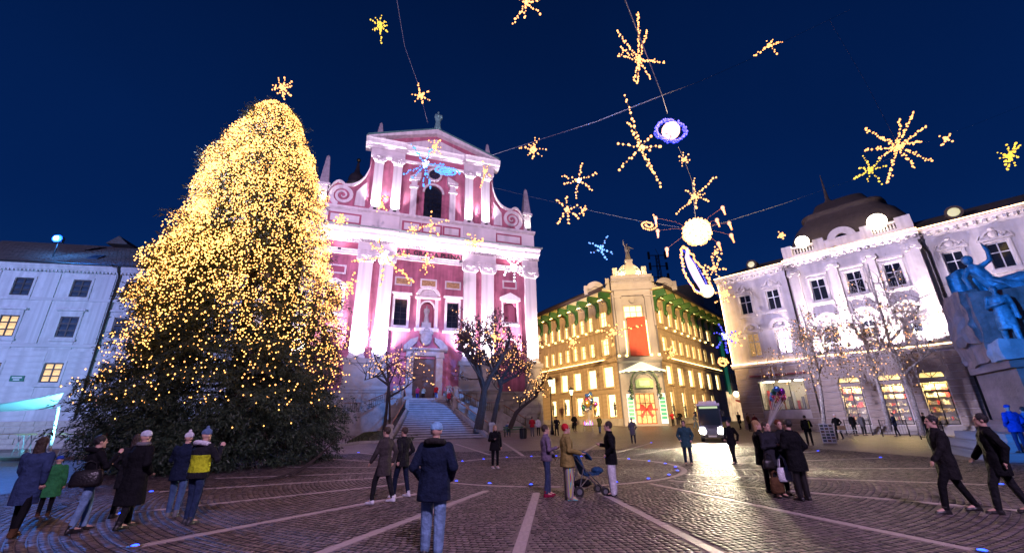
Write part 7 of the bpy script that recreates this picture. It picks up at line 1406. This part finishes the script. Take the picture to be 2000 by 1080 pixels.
t, J = walker(1584, 870, 'person in black jacket with a neon-strapped backpack walking to the shop window', face=150, H=1.76, coat=BLACK, hem=.78, puff=1.12, legs=DGREY, hair=HAIRD, arms=('hold', 'swing'), stride=.15, lod=1)
bk = thing('backpack', 'dark backpack with neon yellow edge on the walker by the picture board', 'backpack', off(t, J, 'che', (0, .2, -.2)), rad(150)); MB().ell((0, 0, .1), (.15, .1, .24), 12, 8).build('sack', DGREY, bk, True); MB().box(-.16, -.12, -.06, .06, -.08, .3).build('strip', M('neon_strip', (.5, .6, .02), .5), bk)
# shop doors and monument steps
for px, py, lb, c in ((1672, 842, 'dark person at the left arched door', BLACK), (1690, 842, 'person in grey jacket at the left arched door', GREYC), (1815, 842, 'person in charcoal coat by the right arched door', DGREY), (1834, 842, 'person in brown coat by the right arched door', BROWN)): walker(px, py + 8, lb, face=R.choice((0, 160, 200)), H=1.70, coat=c, hem=.68, legs=BLACK, hair=HAIRD, lod=2)
mp = mon.matrix_basis
for x, y, lb, c, H in ((-2.55, -3.2, 'person in bright blue padded jacket standing on the monument steps', BLUE, 1.78), (-2.05, -2.9, 'person in sky-blue jacket pressed beside the bright blue one on the monument steps', fab('sky_blue', (.06, .18, .45)), 1.70)): person(lb, mp @ V3(x, y, .33), -30 + 200, H, coat=c, hem=.74, puff=1.2, legs=fab('navy_trousers', (.02, .04, .12)), hair=HAIRD, hat=c if H > 1.75 else None, arms=('pocket', 'pocket'), lod=1)
person('dark-clothed person sitting on the monument steps', mp @ V3(-1.0, -2.95, .62), -40, 1.68, coat=DGREY, legs=BLACK, hair=HAIRB, arms=('lap', 'lap'), sit=True, lod=1)
walker(1880, 1004, 'dark-coated walker striding across the right foreground', face=250, H=1.78, coat=fab('smoke_black', (.012, .011, .013)), hem=.6, puff=1.1, legs=BLACK, hair=HAIRD, arms=('swing', 'swingf'), stride=.28, lod=0); walker(1985, 1006, 'dark walker at the right edge of the frame below the monument', face=230, H=1.80, coat=BLACK, hem=.66, puff=1.15, legs=DGREY, hair=HAIRD, arms=('swingf', 'swing'), stride=.22, lod=0)
# on the church landing and stairs
for x, y, z, lb, c, l_, H, ht in ((-.75, -1.0, 4.44, 'child in pink jacket at the church door', PINKC, BLUE, 1.45, None), (-.1, -1.4, 4.44, 'child in pale jacket at the church door', fab('pale_cyan', (.3, .5, .55)), BLACK, 1.35, RED), (1.3, -1.9, 4.44, 'person in red jacket and white hat at the top of the stairs', RED, BLUE, 1.55, WHITEC), (2.2, -5.4, 3.58, 'person in red jacket coming down the right side of the stairs', RED, NAVY, 1.5, PALEH)): person(lb, cw(x, y, z), R.uniform(-30, 30), H, coat=c, hem=.78, puff=1.2, legs=l_, hat=ht, hair=HAIRD, arms=('down', 'hold'), lod=2)
for x, y, lb in ((-27.5, 29.5, 'person in red jacket beyond the bar tables'), (-24.6, 30.5, 'person in dark pink coat behind the sail pole')): person(lb, V3(x, y, .27), 20, 1.68, coat=RED if x < -25 else PINKC, hem=.7, legs=DGREY, hair=HAIRD, arms=('hold', 'down'), lod=2)
flush_remesh()
